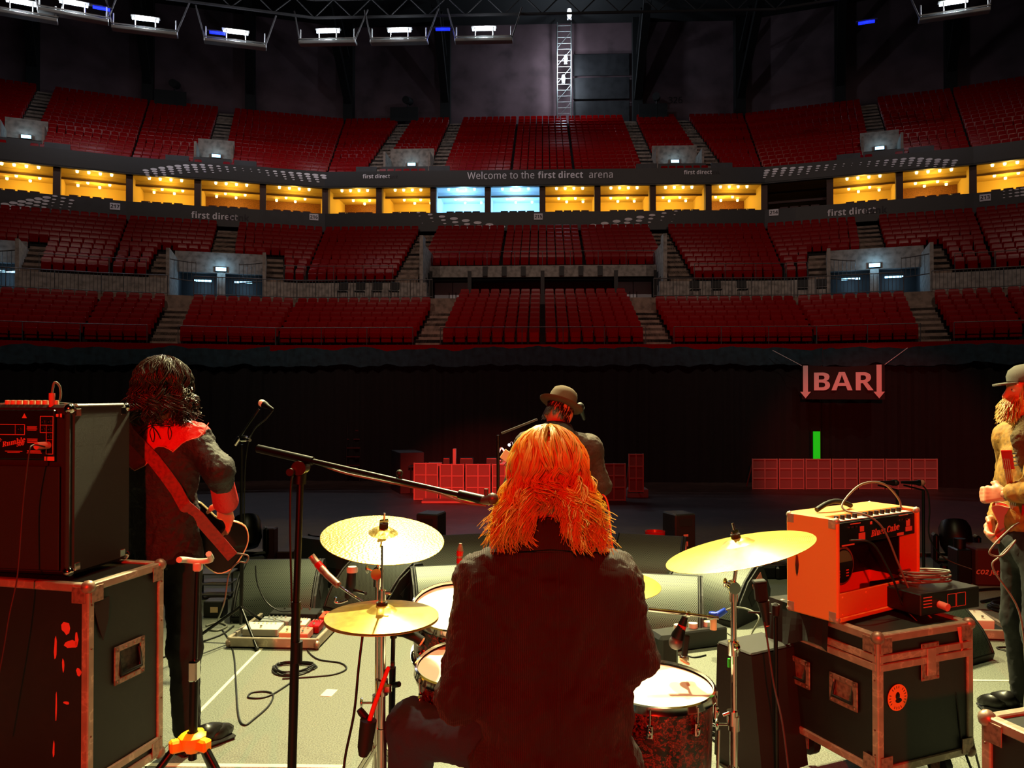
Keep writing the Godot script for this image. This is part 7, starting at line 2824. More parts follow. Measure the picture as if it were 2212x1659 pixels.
func drummer() -> void:
	var o := thing("person", "seated drummer with long blond hair and a dark ribbed jacket, seen from behind", "person", V(0.12, 0, 2.42))
	var hc := V(0.108, 1.405, 2.36)
	var hb := Basis(Vector3.RIGHT, -0.12)
	var neck := V(0.112, 1.20, 2.39)
	var sl := V(-0.085, 1.07, 2.42)
	var sr := V(0.308, 1.075, 2.42)
	var el := V(-0.155, 0.735, 2.38)
	var er := V(0.372, 0.845, 2.43)
	var wl := V(-0.03, 0.80, 2.64)
	var wr := V(0.25, 0.93, 2.70)
	var hl := V(0.03, 0.57, 2.44)
	var hr := V(0.22, 0.57, 2.44)
	var kl := V(-0.325, 0.545, 2.62)
	var kr := V(0.35, 0.53, 2.86)
	var al := V(-0.36, 0.10, 2.64)
	var ar := V(0.33, 0.10, 3.0)
	var body := [egg(V(0.112, 0.98, 2.44), Vector3(0.14, 0.17, 0.07)), egg(V(0.12, 0.7, 2.44), Vector3(0.13, 0.17, 0.08)), cap(sl, sr, 0.045, 0.045), cap(sl, el, 0.05, 0.04), cap(el, wl, 0.04, 0.028), cap(sr, er, 0.05, 0.04), cap(er, wr, 0.04, 0.028), cap(hl, kl, 0.075, 0.055), cap(kl, al, 0.05, 0.036), cap(hr, kr, 0.075, 0.055), cap(kr, ar, 0.05, 0.036), cap(neck + Vector3(0, -0.05, -0.02), hc + Vector3(0, -0.05, 0.01), 0.045, 0.052)]
	var mesh := body_mesh([[body, 0.02, 40.0], [head_shapes(hc, hb) + [cap(neck + Vector3(0, 0.03, -0.01), hc + Vector3(0, -0.05, 0.01), 0.052, 0.054)], 0.006, 90.0], [hand_shapes(wl, Vector3(0.6, -0.1, -0.8).normalized(), Vector3(0, 1, 0), Vector3(0.8, 0, 0.6), 0.7), 0.004, 160.0], [hand_shapes(wr, Vector3(-0.4, -0.1, -0.9).normalized(), Vector3(0, 1, 0), Vector3(-0.9, 0, 0.4), 0.7), 0.004, 160.0]])
	mpart("body", mesh, M.skin, o)
	eyes(hc, hb, o)
	# jacket
	var j := [egg(V(0.112, 1.01, 2.43), Vector3(0.215, 0.17, 0.125)), egg(V(0.122, 0.86, 2.43), Vector3(0.20, 0.2, 0.135)), egg(V(0.135, 0.68, 2.42), Vector3(0.235, 0.2, 0.155)), egg(V(0.13, 0.52, 2.42), Vector3(0.27, 0.14, 0.17)), cap(sl, sr, 0.078, 0.078), cap(neck + Vector3(0, -0.02, 0), sl, 0.06, 0.07), cap(neck + Vector3(0, -0.02, 0), sr, 0.06, 0.07), cap(sl, el, 0.084, 0.068), cap(el, wl, 0.066, 0.05), cap(sr, er, 0.084, 0.074), cap(er, wr, 0.070, 0.05)]
	var jm := body_mesh([[j, 0.0105, 62.0]], 0.017, 5.0, null, 0.3)
	var jo := mpart("jacket", jm, M.corduroy, o, "dark brown ribbed corduroy jacket")
	# collar
	var st := mb()
	var rings := []
	for k in 33:
		var u := lerpf(-1.0, 1.0, k / 32.0)
		var a := u * 2.15
		var f := pow(absf(u), 1.6)
		var c := neck + Vector3(0, 0, -0.005)
		var dir := Vector3(sin(a), 0, cos(a))
		rings.append([c + dir * lerpf(0.085, 0.12, f) + Vector3(0, -0.015, 0), c + dir * lerpf(0.078, 0.16, f) + Vector3(0, lerpf(0.088, -0.005, f), 0), c + dir * lerpf(0.094, 0.185, f) + Vector3(0, lerpf(0.082, -0.012, f), 0), c + dir * lerpf(0.118, 0.225, f) + Vector3(0, lerpf(0.0, -0.05, f), 0)])
	for k in 32:
		for q in 3:
			quad(st, rings[k][q], rings[k + 1][q], rings[k + 1][q + 1], rings[k][q + 1])
	st.generate_normals()
	var cl := part("collar", st, M.corduroy, jo)
	# centre back seam
	st = mb()
	var seam := []
	for k in 12:
		var y := lerpf(1.14, 0.60, k / 11.0)
		seam.append(Vector3(0.135, y, front_z(jm, 0.135, y) + 0.001))
	tube(st, seam, 0.0022, 4)
	part("back_seam", st, M.corduroy, jo)
	st = mb()
	lathe(st, [Vector2(0.060, 0.0), Vector2(0.066, 0.03), Vector2(0.064, 0.06), Vector2(0.058, 0.07)], 24, Transform3D(Basis(Vector3.RIGHT, -0.12), neck + Vector3(0, 0.05, 0.004)))
	wpart("shirt_collar", st, M.shirt_red, o)
	# trousers and shoes
	var tr := [egg(V(0.12, 0.56, 2.44), Vector3(0.18, 0.1, 0.14)), cap(hl, kl, 0.10, 0.080), cap(kl, al, 0.076, 0.062), cap(hr, kr, 0.10, 0.080), cap(kr, ar, 0.076, 0.062)]
	mpart("trousers", body_mesh([[tr, 0.013, 45.0]], 0.008, 12.0), M.denim_blue, o, "blue denim jeans")
	st = mb()
	shoe(st, V(-0.35, 0, 2.60), V(-0.38, 0, 2.85))
	wpart("shoe", st, M.boot, o)
	st = mb()
	shoe(st, V(0.33, 0, 2.98), V(0.32, 0, 3.22))
	wpart("shoe", st, M.boot, o)
	# hair: a close cap below and the falling strands
	var hairs := long_hair(hc, hb, 3000, 0.170, 0.235, 0.42, 0.019, 0.0024, 77)
	var under := body_mesh([[[egg(hc + hb * Vector3(0, 0.020, 0.012), Vector3(0.080, 0.097, 0.097), hb), egg(hc + hb * Vector3(-0.095, -0.08, -0.005), Vector3(0.026, 0.09, 0.05), hb), egg(hc + hb * Vector3(0.095, -0.08, -0.005), Vector3(0.026, 0.09, 0.05), hb)], 0.008, 70.0]], 0.006, 22.0)
	add_mesh(hairs, under)
	# the curled lock on the collar and a few loose wisps
	for e in [[[1150, 1045], [1140, 1090], [1152, 1125], [1140, 1145], [1120, 1146], [1112, 1138]]]:
		for k in 26:
			var pts := []
			for p in e:
				pts.append(at(p[0] + rng.randf_range(-4, 4), p[1] + rng.randf_range(-3, 3), 2.30 + rng.randf_range(-0.02, 0.02)))
			tangled(hairs, curve(pts, 4), 0.0022)
	wpart("hair", hairs, M.hair_blond, o, "long wavy blond hair")

func bassist() -> void:
	var o := thing("person", "standing bassist with long brown hair and a black western shirt with red yoke", "person", V(-1.6, 0, 3.65))
	var hc := V(-1.615, 1.675, 3.64)
	var hb := Basis(Vector3.UP, -0.25) * Basis(Vector3.RIGHT, -0.10)
	var neck := V(-1.625, 1.50, 3.64)
	var sl := V(-1.80, 1.43, 3.64)
	var sr := V(-1.478, 1.435, 3.65)
	var er := V(-1.338, 1.30, 3.60)
	var wr := V(-1.385, 1.115, 3.82)
	var el := V(-1.98, 1.18, 3.72)
	var wl := V(-1.93, 1.22, 4.0)
	var hipl := V(-1.69, 0.90, 3.66)
	var hipr := V(-1.53, 0.90, 3.66)
	var kl := V(-1.74, 0.49, 3.62)
	var kr := V(-1.50, 0.49, 3.62)
	var al := V(-1.76, 0.10, 3.68)
	var ar := V(-1.515, 0.10, 3.68)
	var body := [egg(V(-1.63, 1.28, 3.66), Vector3(0.14, 0.2, 0.085)), egg(V(-1.61, 0.98, 3.66), Vector3(0.13, 0.16, 0.09)), cap(sl, sr, 0.05, 0.05), cap(sl, el, 0.042, 0.034), cap(el, wl, 0.034, 0.026), cap(sr, er, 0.042, 0.036), cap(er, wr, 0.038, 0.028), cap(hipl, kl, 0.07, 0.05), cap(kl, al, 0.046, 0.036), cap(hipr, kr, 0.07, 0.05), cap(kr, ar, 0.046, 0.036), cap(neck + Vector3(0, -0.06, 0), hc + Vector3(0, -0.05, 0.01), 0.056, 0.052)]
	mpart("body", body_mesh([[body, 0.02, 40.0], [head_shapes(hc, hb), 0.008, 90.0], [hand_shapes(wr, Vector3(-0.25, -0.75, -0.6).normalized(), Vector3(0.5, 0.4, -0.75).normalized(), Vector3(-0.75, 0.4, 0.1).normalized(), 0.45), 0.005, 160.0], [hand_shapes(wl, Vector3(0.2, 0.5, -0.8).normalized(), Vector3(-0.9, 0.2, -0.2).normalized(), Vector3(0, 0.8, 0.5).normalized(), 0.8), 0.005, 160.0]]), M.skin, o)
	eyes(hc, hb, o)
	# shirt; the yoke's scalloped edge is dyed into the cloth
	var sh := [egg(V(-1.635, 1.30, 3.65), Vector3(0.185, 0.20, 0.112)), egg(V(-1.62, 1.08, 3.655), Vector3(0.168, 0.2, 0.108)), egg(V(-1.61, 0.91, 3.66), Vector3(0.172, 0.14, 0.115)), cap(sl, sr, 0.068, 0.068), cap(neck, sl, 0.055, 0.06), cap(neck, sr, 0.055, 0.06), cap(sr, er, 0.068, 0.060), cap(er, er.lerp(wr, 0.35), 0.060, 0.056), cap(sl, el, 0.068, 0.058), cap(el, wl, 0.056, 0.042)]
	var edge := [[250, 985], [270, 1000], [293, 1016], [316, 1005], [324, 996], [326, 985], [328, 975], [336, 967], [344, 964], [354, 965], [364, 970], [373, 976], [381, 968], [390, 959], [400, 953], [412, 949], [424, 946], [431, 938], [436, 915]]
	var line := []
	for e in edge:
		line.append(at(e[0], e[1], 3.55))
	var dye := func(p: Vector3, n: Vector3) -> Color:
		var black := Color(0.012, 0.011, 0.012)
		var red := Color(0.60, 0.012, 0.008)
		# the shirt's front is black too; the yoke lies on the back and over the shoulders
		var q := Vector3(p.x * (3.55 / -p.z), EYE + (p.y - EYE) * (3.55 / -p.z), 0)
		q = Vector3(p.x, p.y, 0)
		if p.z < -3.72 or p.x > line[line.size() - 1].x or p.y > 1.56:
			return black
		for k in line.size() - 1:
			if q.x >= line[k].x and q.x < line[k + 1].x:
				var f: float = (q.x - line[k].x) / maxf(line[k + 1].x - line[k].x, 1e-5)
				return red if q.y > lerpf(line[k].y, line[k + 1].y, f) else black
		return red if q.x < line[0].x and q.y > line[0].y and q.x > -1.74 else black
	var sm := body_mesh([[sh, 0.0085, 55.0]], 0.008, 10.0, dye)
	var m: StandardMaterial3D = M.shirt_black.duplicate()
	m.albedo_color = Color.WHITE
	m.vertex_color_use_as_albedo = true
	var shirt := mpart("shirt", sm, m, o, "black western shirt with a red yoke")
	var st := mb()
	var pipe := []
	for p in line:
		var z := front_z(sm, p.x, p.y, 0.02)
		if z > -INF:
			pipe.append(Vector3(p.x, p.y, z + 0.001))
	tube(st, pipe, 0.0022, 5)
	part("piping", st, M.pink_label, shirt)
	st = mb()
	for e in [[[300, 935], [310, 925], [325, 916], [345, 915], [362, 917], [378, 914]], [[303, 940], [313, 930], [328, 920], [345, 919], [362, 921], [376, 918]], [[330, 920], [324, 932], [326, 945], [331, 955], [334, 940], [330, 922]], [[331, 922], [340, 932], [347, 948], [341, 936], [331, 922]], [[365, 920], [363, 935], [367, 950], [371, 936], [366, 921]], [[297, 945], [305, 938], [314, 931]], [[296, 955], [304, 943], [313, 935]], [[305, 925], [310, 937], [307, 950]]]:
		tube(st, curve(on_front(sm, 3.54, e, 0.002), 3), 0.0016, 4)
	part("embroidery", st, M.felt_band, shirt)
	st = mb()
	var cuff := [cap(er.lerp(wr, 0.35), er.lerp(wr, 0.92), 0.054, 0.060)]
	mpart("cuff", body_mesh([[cuff, 0.008, 120.0]]), M.shirt_red, o, "red shirt cuff")
	for k in 4:
		var p := er.lerp(wr, 0.42 + 0.14 * k)
		ball(st, p + Vector3(0.005, 0.01, 0.052), Vector3(0.006, 0.006, 0.004), Basis(), 8)
	wpart("snap_button", st, M.white_plastic, o)
	# jeans, boots
	var jn := [egg(V(-1.61, 0.90, 3.66), Vector3(0.155, 0.11, 0.105)), cap(hipl, kl, 0.088, 0.070), cap(kl, al, 0.066, 0.062), cap(hipr, kr, 0.088, 0.070), cap(kr, ar, 0.066, 0.062)]
	mpart("jeans", body_mesh([[jn, 0.014, 50.0]], 0.007, 13.0), M.jeans_black, o, "black jeans")
	for e in [[V(-1.76, 0, 3.64), V(-1.82, 0, 3.90)], [V(-1.51, 0, 3.62), V(-1.36, 0, 3.80)]]:
		st = mb()
		shoe(st, e[0], e[1])
		wpart("boot", st, M.boot, o)
	# hair
	var hairs := long_hair(hc, hb, 1100, 0.142, 0.19, 0.0, 0.022, 0.0034, 31)
	add_mesh(hairs, body_mesh([[[egg(hc + hb * Vector3(0, 0.020, 0.012), Vector3(0.080, 0.097, 0.097), hb), egg(hc + hb * Vector3(0, -0.07, 0.035), Vector3(0.075, 0.07, 0.05), hb)], 0.010, 60.0]], 0.008, 20.0))
	wpart("hair", hairs, M.hair_brown, o, "long tousled brown hair")
	# strap across the back and the bass itself
	st = mb()
	var strip := []
	var pts := [[262, 900], [285, 935], [308, 962], [332, 990], [360, 1026], [385, 1058], [408, 1090], [430, 1118], [452, 1144], [475, 1170], [503, 1203]]
	var mids := on_front(sm, 3.54, pts, 0.006)
	for pass_no in 3:
		for k in range(1, mids.size() - 1):
			mids[k].z = maxf(mids[k].z, (mids[k - 1].z + mids[k + 1].z) / 2.0)
	for k in mids.size():
		var p: Vector3 = mids[k]
		if k >= 7:
			p = at(pts[k][0], pts[k][1], lerpf(-mids[6].z, 3.80, (k - 6) / 4.0))
		var d: Vector3 = Vector3(0.75, 0.66, 0) * 0.029
		strip.append([p - d, p + d])
	for k in strip.size() - 1:
		for h in [0.0, 0.005]:
			var l := Vector3(0, 0, h)
			quad(st, strip[k][0] + l, strip[k][1] + l, strip[k + 1][1] + l, strip[k + 1][0] + l)
		quad(st, strip[k][0], strip[k][0] + Vector3(0, 0, 0.005), strip[k + 1][0] + Vector3(0, 0, 0.005), strip[k + 1][0])
		quad(st, strip[k][1], strip[k][1] + Vector3(0, 0, 0.005), strip[k + 1][1] + Vector3(0, 0, 0.005), strip[k + 1][1])
	solo("guitar_strap", st, M.strap_leather, "tooled red-brown leather strap running across the bassist's back", "strap")
	electric_guitar("bass_guitar", "black bass guitar with pale edge hanging at the bassist's right hip", at(448, 1158, 3.86), Basis(Vector3.UP, 0.35) * Basis(Vector3.BACK, 2.55), 0.78, M.guitar_black, 0.8)
	cable([at(505, 1195, 3.82), at(535, 1200, 3.80), at(532, 1215, 3.82), at(515, 1215, 3.84), at(495, 1240, 3.9), at(485, 1300, 3.95), at(470, 1340, 4.2)], 0.004, M.cable_grey, "pale lead curling out of the bass guitar")

# body in the local xy plane, the neck along +x
func electric_guitar(called: String, label: String, c: Vector3, b: Basis, size: float, m: Material, neck: float) -> Node3D:
	var o := thing(called, label, "guitar", c)
	o.transform = Transform3D(b * Basis.from_scale(Vector3.ONE * size), c)
	var poly := PackedVector2Array()
	var keys := [[0.20, 0.03], [0.23, 0.11], [0.19, 0.165], [0.10, 0.14], [0.0, 0.125], [-0.09, 0.155], [-0.18, 0.16], [-0.235, 0.10], [-0.245, 0.0], [-0.225, -0.10], [-0.16, -0.165], [-0.07, -0.155], [0.01, -0.125], [0.09, -0.14], [0.17, -0.15], [0.19, -0.10], [0.17, -0.03]]
	var n := keys.size()
	for i in n:
		for k in 3:
			var v := []
			for q in [-1, 0, 1, 2]:
				v.append(Vector2(keys[(i + q + n) % n][0], keys[(i + q + n) % n][1]))
			poly.append(v[1].cubic_interpolate(v[2], v[0], v[3], k / 3.0))
	var st := mb()
	prism(st, poly, 0.042, Transform3D(Basis(), Vector3(0, 0, -0.021)))
	part("body", st, m, o)
	st = mb()
	for z in [-0.021, 0.021]:
		var pts := []
		for p in poly:
			pts.append(Vector3(p.x, p.y, z))
		pts.append(pts[0])
		tube(st, pts, 0.004, 5, false)
	part("binding", st, M.guitar_edge, o)
	st = mb()
	box(st, Vector3(0.12 + neck / 2, 0, -0.028), Vector3(neck, 0.05, 0.022), Basis(), 0.008)
	var nk := part("neck", st, M.wood_neck, o)
	st = mb()
	box(st, Vector3(0.12 + neck + 0.08, 0.01, -0.026), Vector3(0.17, 0.075, 0.014), Basis(), 0.004)
	part("headstock", st, m, nk)
	st = mb()
	for k in 4:
		rod(st, Vector3(0.12 + neck + 0.03 + 0.035 * k, 0.045, -0.026), Vector3(0.12 + neck + 0.03 + 0.035 * k, 0.075, -0.026), 0.007, 6)
	part("tuner", st, M.chrome, nk)
	st = mb()
	for k in 4:
		rod(st, Vector3(-0.15, -0.02 + 0.0135 * k, -0.042), Vector3(0.12 + neck + 0.1, -0.02 + 0.0135 * k, -0.042), 0.0012, 4)
	part("string", st, M.chrome, o)
	st = mb()
	box(st, Vector3(-0.02, 0, -0.026), Vector3(0.035, 0.08, 0.012), Basis(), 0.003)
	box(st, Vector3(-0.15, 0, -0.028), Vector3(0.05, 0.08, 0.014), Basis(), 0.003)
	part("pickup", st, M.rubber, o)
	return o

func hat_player() -> void:
	var o := thing("person", "standing guitarist in a round brown felt hat and tan jacket, head bowed", "person", V(0.29, 0, 4.8))
	var hc := at(1208, 893, 4.8)
	var hb := Basis(Vector3.BACK, -0.30) * Basis(Vector3.UP, -0.35) * Basis(Vector3.RIGHT, -0.45)
	var neck := V(0.275, 1.40, 4.76)
	var sl := V(0.095, 1.335, 4.78)
	var sr := V(0.465, 1.32, 4.78)
	var el := V(0.01, 1.08, 4.84)
	var er := V(0.535, 1.09, 4.78)
	var wl := V(0.08, 1.0, 5.08)
	var wr := V(0.42, 0.98, 5.04)
	var hips := [V(0.21, 0.88, 4.8), V(0.37, 0.88, 4.8)]
	var knees := [V(0.19, 0.48, 4.82), V(0.39, 0.48, 4.82)]
	var feet := [V(0.18, 0.1, 4.8), V(0.40, 0.1, 4.8)]
	var body := [egg(V(0.28, 1.16, 4.8), Vector3(0.14, 0.2, 0.085)), egg(V(0.29, 0.9, 4.8), Vector3(0.13, 0.14, 0.09)), cap(sl, sr, 0.05, 0.05), cap(sl, el, 0.042, 0.034), cap(el, wl, 0.034, 0.026), cap(sr, er, 0.042, 0.036), cap(er, wr, 0.038, 0.028), cap(neck + Vector3(0, -0.05, 0), hc + Vector3(0, -0.04, 0), 0.056, 0.052)]
	for k in 2:
		body.append(cap(hips[k], knees[k], 0.07, 0.05))
		body.append(cap(knees[k], feet[k], 0.046, 0.036))
	mpart("body", body_mesh([[body, 0.022, 40.0], [head_shapes(hc, hb), 0.008, 90.0], [hand_shapes(wl, Vector3(0.3, 0.0, -0.9).normalized(), Vector3(-0.3, 0.9, 0).normalized(), Vector3(0.9, 0.3, 0.2).normalized(), 0.6), 0.006, 160.0], [hand_shapes(wr, Vector3(-0.5, -0.4, -0.7).normalized(), Vector3(0.4, 0.4, -0.6).normalized(), Vector3(-0.7, 0.6, 0.1).normalized(), 0.5), 0.006, 160.0]]), M.skin, o)
	eyes(hc, hb, o)
	var jk := [egg(V(0.28, 1.17, 4.79), Vector3(0.185, 0.2, 0.112)), egg(V(0.285, 0.95, 4.8), Vector3(0.175, 0.2, 0.11)), cap(sl, sr, 0.070, 0.070), cap(neck, sl, 0.055, 0.06), cap(neck, sr, 0.055, 0.06), cap(sr, er, 0.070, 0.058), cap(er, wr, 0.056, 0.045), cap(sl, el, 0.070, 0.058), cap(el, wl, 0.056, 0.045)]
	var jo := mpart("jacket", body_mesh([[jk, 0.012, 52.0]], 0.009, 9.0), M.jacket_tan, o, "tan jacket")
	var st := mb()
	lathe(st, [Vector2(0.075, -0.02), Vector2(0.072, 0.055), Vector2(0.082, 0.05), Vector2(0.115, -0.01)], 24, Transform3D(Basis(Vector3.RIGHT, -0.25) * Basis(Vector3.BACK, -0.1), neck + Vector3(0, 0.015, 0)))
	part("collar", st, M.felt_band, jo)
	st = mb()
	box(st, at(1150, 932, 4.67), Vector3(0.05, 0.03, 0.012), Basis(Vector3.BACK, 0.5), 0.003)
	part("strap_patch", st, M.pink_label, jo)
	var tr := [egg(V(0.29, 0.88, 4.8), Vector3(0.16, 0.11, 0.11))]
	for k in 2:
		tr.append(cap(hips[k], knees[k], 0.09, 0.07))
		tr.append(cap(knees[k], feet[k], 0.068, 0.06))
	mpart("trousers", body_mesh([[tr, 0.018, 45.0]], 0.006, 12.0), M.jeans_black, o)
	for k in 2:
		st = mb()
		shoe(st, feet[k] * Vector3(1, 0, 1) + Vector3(0, 0, 0.03), feet[k] * Vector3(1, 0, 1) + Vector3(0, 0, -0.22))
		wpart("shoe", st, M.boot, o)
	# short hair under the hat
	var rnd := RandomNumberGenerator.new()
	rnd.seed = 3
	st = mb()
	for n in 260:
		var a := rnd.randf_range(-2.0, 2.0)
		var y := rnd.randf_range(-0.05, 0.05)
		var p := Vector3(sin(a) * 0.077, y, cos(a) * 0.100 + 0.008)
		tangled(st, [hc + hb * p, hc + hb * (p * 1.05 + Vector3(0, -0.014, 0)), hc + hb * (p * 1.06 + Vector3(0, -0.032, 0))], 0.003)
	wpart("hair", st, M.hair_brown, o, "short dark hair")
	# hat
	var hx := Transform3D(Basis(Vector3.BACK, -0.36) * Basis(Vector3.RIGHT, -0.30), at(1211, 877, 4.79))
	var hat := thing("felt_hat", "round brown felt hat with curled brim on the bowed guitarist", "hat", hx.origin)
	hat.transform = hx
	st = mb()
	lathe(st, [Vector2(0.138, 0.016), Vector2(0.134, 0.006), Vector2(0.11, -0.002), Vector2(0.088, 0.0), Vector2(0.087, 0.03), Vector2(0.084, 0.07), Vector2(0.074, 0.10), Vector2(0.05, 0.116), Vector2(0.02, 0.113), Vector2(0, 0.108)], 40)
	lathe(st, [Vector2(0.138, 0.016), Vector2(0.136, 0.008), Vector2(0.11, -0.006), Vector2(0.084, -0.004), Vector2(0.083, 0.03)], 40)
	part("felt", st, M.felt_hat, hat)
	st = mb()
	lathe(st, [Vector2(0.0885, 0.002), Vector2(0.0885, 0.028)], 40)
	part("ribbon", st, M.felt_band, hat)
	electric_guitar("electric_guitar", "electric guitar worn by the guitarist in the felt hat", V(0.30, 1.02, 5.08), Basis(Vector3.UP, 0.1) * Basis(Vector3.BACK, PI - 0.62), 0.9, M.guitar_edge, 0.20)
	cable([at(1290, 1060, 4.75), at(1308, 1075, 4.72), at(1316, 1105, 4.72), at(1318, 1140, 4.72), at(1330, 1250, 4.72), at(1335, 1400, 4.74)], 0.0055, M.cable_orange, "orange lead hanging beside the guitarist in the felt hat")

func bearded_player() -> void:
	var o := thing("person", "bearded guitarist in grey cap and mustard jacket with shearling collar, in profile", "person", V(2.58, 0, 3.9))
	var hc := V(2.575, 1.665, 3.92)
	# faces the left of the stage as the drummer sees it
	var hb := Basis(Vector3.UP, 1.35) * Basis(Vector3.RIGHT, 0.05)
	var neck := V(2.60, 1.50, 3.93)
	var sl := V(2.555, 1.41, 3.79)
	var sr := V(2.60, 1.42, 4.10)
	var el := V(2.475, 1.20, 3.70)
	var wl := V(2.415, 1.155, 3.86)
	var er := V(2.66, 1.17, 4.22)
	var wr := V(2.52, 1.0, 4.10)
	var hips := [V(2.57, 0.90, 3.82), V(2.58, 0.90, 4.0)]
	var knees := [V(2.545, 0.50, 3.80), V(2.60, 0.50, 4.05)]
	var feet := [V(2.555, 0.1, 3.80), V(2.66, 0.1, 4.1)]
	var body := [egg(V(2.60, 1.22, 3.94), Vector3(0.10, 0.2, 0.14)), egg(V(2.59, 0.95, 3.92), Vector3(0.10, 0.14, 0.13)), cap(sl, sr, 0.05, 0.05), cap(sl, el, 0.042, 0.034), cap(el, wl, 0.034, 0.027), cap(sr, er, 0.042, 0.036), cap(er, wr, 0.038, 0.028), cap(neck + Vector3(0, -0.05, 0), hc + Vector3(0.01, -0.05, 0), 0.056, 0.052)]
	for k in 2:
		body.append(cap(hips[k], knees[k], 0.07, 0.05))
		body.append(cap(knees[k], feet[k], 0.046, 0.036))
	mpart("body", body_mesh([[body, 0.02, 40.0], [head_shapes(hc, hb), 0.007, 90.0], [hand_shapes(wl, Vector3(-0.45, -0.1, -0.85).normalized(), Vector3(-0.75, 0.3, 0.55).normalized(), Vector3(0.1, 0.95, -0.1).normalized(), 0.75), 0.004, 170.0], [hand_shapes(wr, Vector3(-0.6, -0.6, 0.4).normalized(), Vector3(-0.3, 0.2, -0.9).normalized(), Vector3(-0.6, 0.7, 0.1).normalized(), 0.5), 0.006, 160.0]]), M.skin, o)
	eyes(hc, hb, o)
	var jk := [egg(V(2.60, 1.24, 3.94), Vector3(0.145, 0.2, 0.17)), egg(V(2.60, 1.05, 3.93), Vector3(0.145, 0.16, 0.165)), cap(sl, sr, 0.072, 0.072), cap(neck, sl, 0.055, 0.06), cap(neck, sr, 0.055, 0.06), cap(sl, el, 0.074, 0.062), cap(el, el.lerp(wl, 0.7), 0.058, 0.05), cap(sr, er, 0.072, 0.06), cap(er, wr, 0.056, 0.045)]
	var jo := mpart("jacket", body_mesh([[jk, 0.011, 52.0]], 0.007, 7.0), M.jacket_mustard, o, "mustard jacket")
	var cl := [cap(V(2.53, 1.48, 3.86), V(2.455, 1.43, 3.80), 0.04, 0.03), cap(V(2.455, 1.43, 3.80), V(2.47, 1.33, 3.80), 0.035, 0.03), cap(V(2.50, 1.46, 3.82), V(2.485, 1.27, 3.80), 0.035, 0.022), cap(V(2.53, 1.50, 3.86), V(2.66, 1.52, 3.86), 0.045, 0.045), cap(V(2.66, 1.52, 3.86), V(2.68, 1.51, 4.0), 0.045, 0.045)]
	var cm := mpart("collar", body_mesh([[cl, 0.008, 70.0]], 0.008, 60.0), M.shearling, o, "fluffy shearling collar")
	var tr := [egg(V(2.58, 0.90, 3.91), Vector3(0.12, 0.11, 0.15))]
	for k in 2:
		tr.append(cap(hips[k], knees[k], 0.092, 0.074))
		tr.append(cap(knees[k], feet[k], 0.07, 0.064))
	mpart("trousers", body_mesh([[tr, 0.016, 45.0]], 0.008, 12.0), M.jeans_black, o, "black trousers")
	var st := mb()
	for k in 2:
		st = mb()
		shoe(st, feet[k] * Vector3(1, 0, 1) + Vector3(0.04, 0, 0), feet[k] * Vector3(1, 0, 1) + Vector3(-0.2, 0, -0.04))
		wpart("shoe", st, M.boot, o)
	# beard
	var rnd := RandomNumberGenerator.new()
	rnd.seed = 11
	st = mb()
	add_mesh(st, body_mesh([[[egg(hc + hb * Vector3(0, -0.105, -0.055), Vector3(0.058, 0.075, 0.055), hb), egg(hc + hb * Vector3(0, -0.055, -0.065), Vector3(0.05, 0.035, 0.04), hb), egg(hc + hb * Vector3(0.062, -0.06, -0.01), Vector3(0.016, 0.06, 0.03), hb), egg(hc + hb * Vector3(-0.062, -0.06, -0.01), Vector3(0.016, 0.06, 0.03), hb)], 0.007, 80.0]], 0.01, 40.0))
	for n in 520:
		var a := rnd.randf_range(-1.5, 1.5)
		var y := rnd.randf_range(-0.13, -0.04)
		var p := Vector3(sin(a) * 0.058, y, -0.055 - cos(a) * 0.052)
		var d := Vector3(sin(a) * 0.5, -0.75, -cos(a) * 0.7) * rnd.randf_range(0.02, 0.055)
		tangled(st, [hc + hb * (p * 0.96), hc + hb * (p + d * 0.5), hc + hb * (p + d + Vector3(rnd.randf_range(-0.008, 0.008), -0.008, 0))], 0.0022)
	wpart("beard", st, M.hair_ginger, o, "bushy ginger beard")
	st = mb()
	for n in 200:
		var a := rnd.randf_range(-2.3, 2.3)
		var p := Vector3(sin(a) * 0.078, rnd.randf_range(-0.03, 0.05), cos(a) * 0.1 + 0.01)
		tangled(st, [hc + hb * p, hc + hb * (p * 1.06 + Vector3(0, -0.02, 0)), hc + hb * (p * 1.08 + Vector3(0, -0.055, 0))], 0.003)
	wpart("hair", st, M.hair_ginger, o)
	# cap
	var cx := Transform3D(hb, hc + hb * Vector3(0, 0.055, 0.006))
	var capo := thing("knitted_cap", "grey cap with short peak on the bearded guitarist", "cap", cx.origin)
	capo.transform = cx
	st = mb()
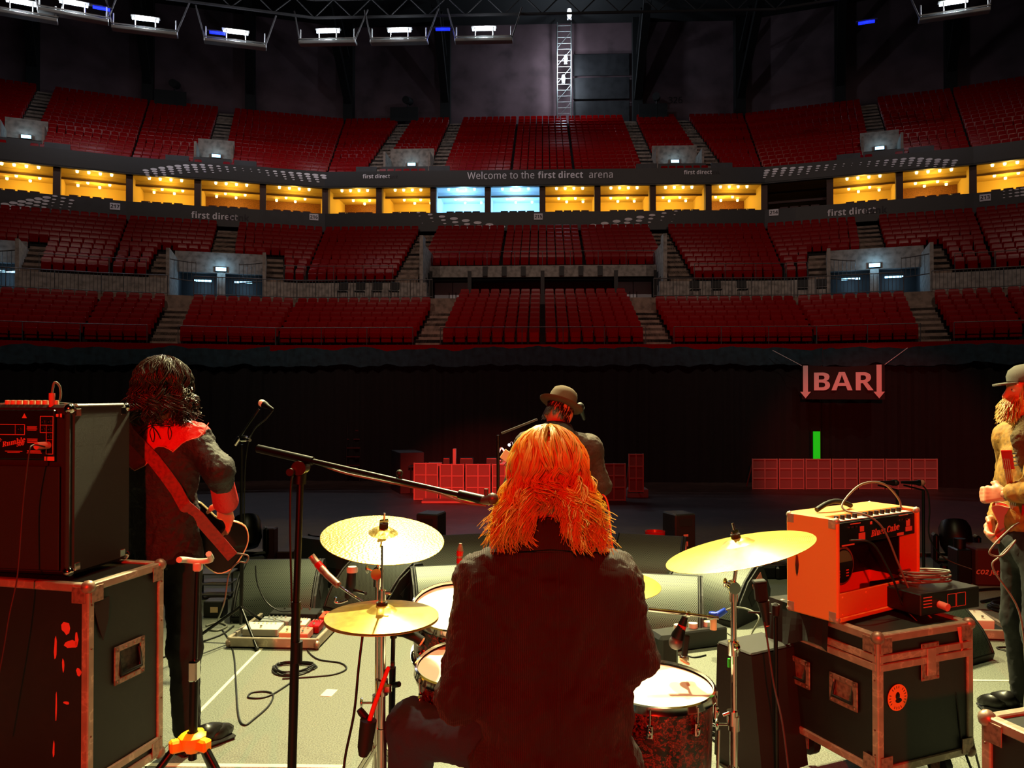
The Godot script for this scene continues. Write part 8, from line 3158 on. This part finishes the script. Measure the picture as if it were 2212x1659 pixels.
	lathe(st, [Vector2(0.093, -0.015), Vector2(0.097, 0.01), Vector2(0.09, 0.04), Vector2(0.065, 0.066), Vector2(0.03, 0.077), Vector2(0, 0.079)], 28, Transform3D(Basis.from_scale(Vector3(0.95, 1, 1.12)), Vector3.ZERO))
	part("crown", st, M.cap_grey, capo)
	st = mb()
	var g := PackedVector2Array()
	for k in 15:
		var a := lerpf(0.0, PI, k / 14.0)
		g.append(Vector2(0.085 * cos(a), 0.065 + 0.085 * sin(a)))
	prism(st, g, 0.008, Transform3D(Basis(Vector3.RIGHT, -PI / 2 - 0.2), Vector3(0, -0.012, -0.02)))
	part("peak", st, M.cap_grey, capo)
	# guitar and strap
	var nk := (V(2.36, 1.37, 3.78) - V(2.50, 1.0, 3.92)).normalized()
	var out := Vector3(-0.6, -0.1, 0.75)
	out = (out - nk * out.dot(nk)).normalized()
	electric_guitar("electric_guitar", "red electric guitar held upright by the bearded guitarist", V(2.515, 1.0, 3.93), Basis(nk, (-out).cross(nk).normalized(), -out), 0.62, M.guitar_red, 0.42)
	st = mb()
	var prev := []
	for p in curve([V(2.60, 1.50, 3.84), V(2.54, 1.40, 3.74), V(2.50, 1.30, 3.725), V(2.48, 1.18, 3.78), V(2.52, 1.02, 3.86)], 5):
		var d := Vector3(0.028, 0.014, 0)
		if prev.size():
			quad(st, prev[0], prev[1], p + d, p - d)
			quad(st, prev[0] + Vector3(0, 0, 0.004), prev[1] + Vector3(0, 0, 0.004), p + d + Vector3(0, 0, 0.004), p - d + Vector3(0, 0, 0.004))
		prev = [p - d, p + d]
	solo("guitar_strap", st, M.guitar_red, "bright red guitar strap over the shearling collar of the bearded guitarist", "strap")
	cable([V(2.47, 1.02, 3.84), V(2.42, 1.0, 3.82), V(2.33, 0.93, 3.80), V(2.30, 0.88, 3.80), V(2.36, 0.87, 3.80), V(2.44, 0.94, 3.82), V(2.36, 0.86, 3.82), V(2.33, 0.80, 3.82), V(2.44, 0.6, 3.8), V(2.47, 0.3, 3.8), V(2.46, 0.01, 3.8), V(2.52, 0.006, 3.75)], 0.0045, M.cable_grey, "pale lead looping from the bearded guitarist's red guitar")
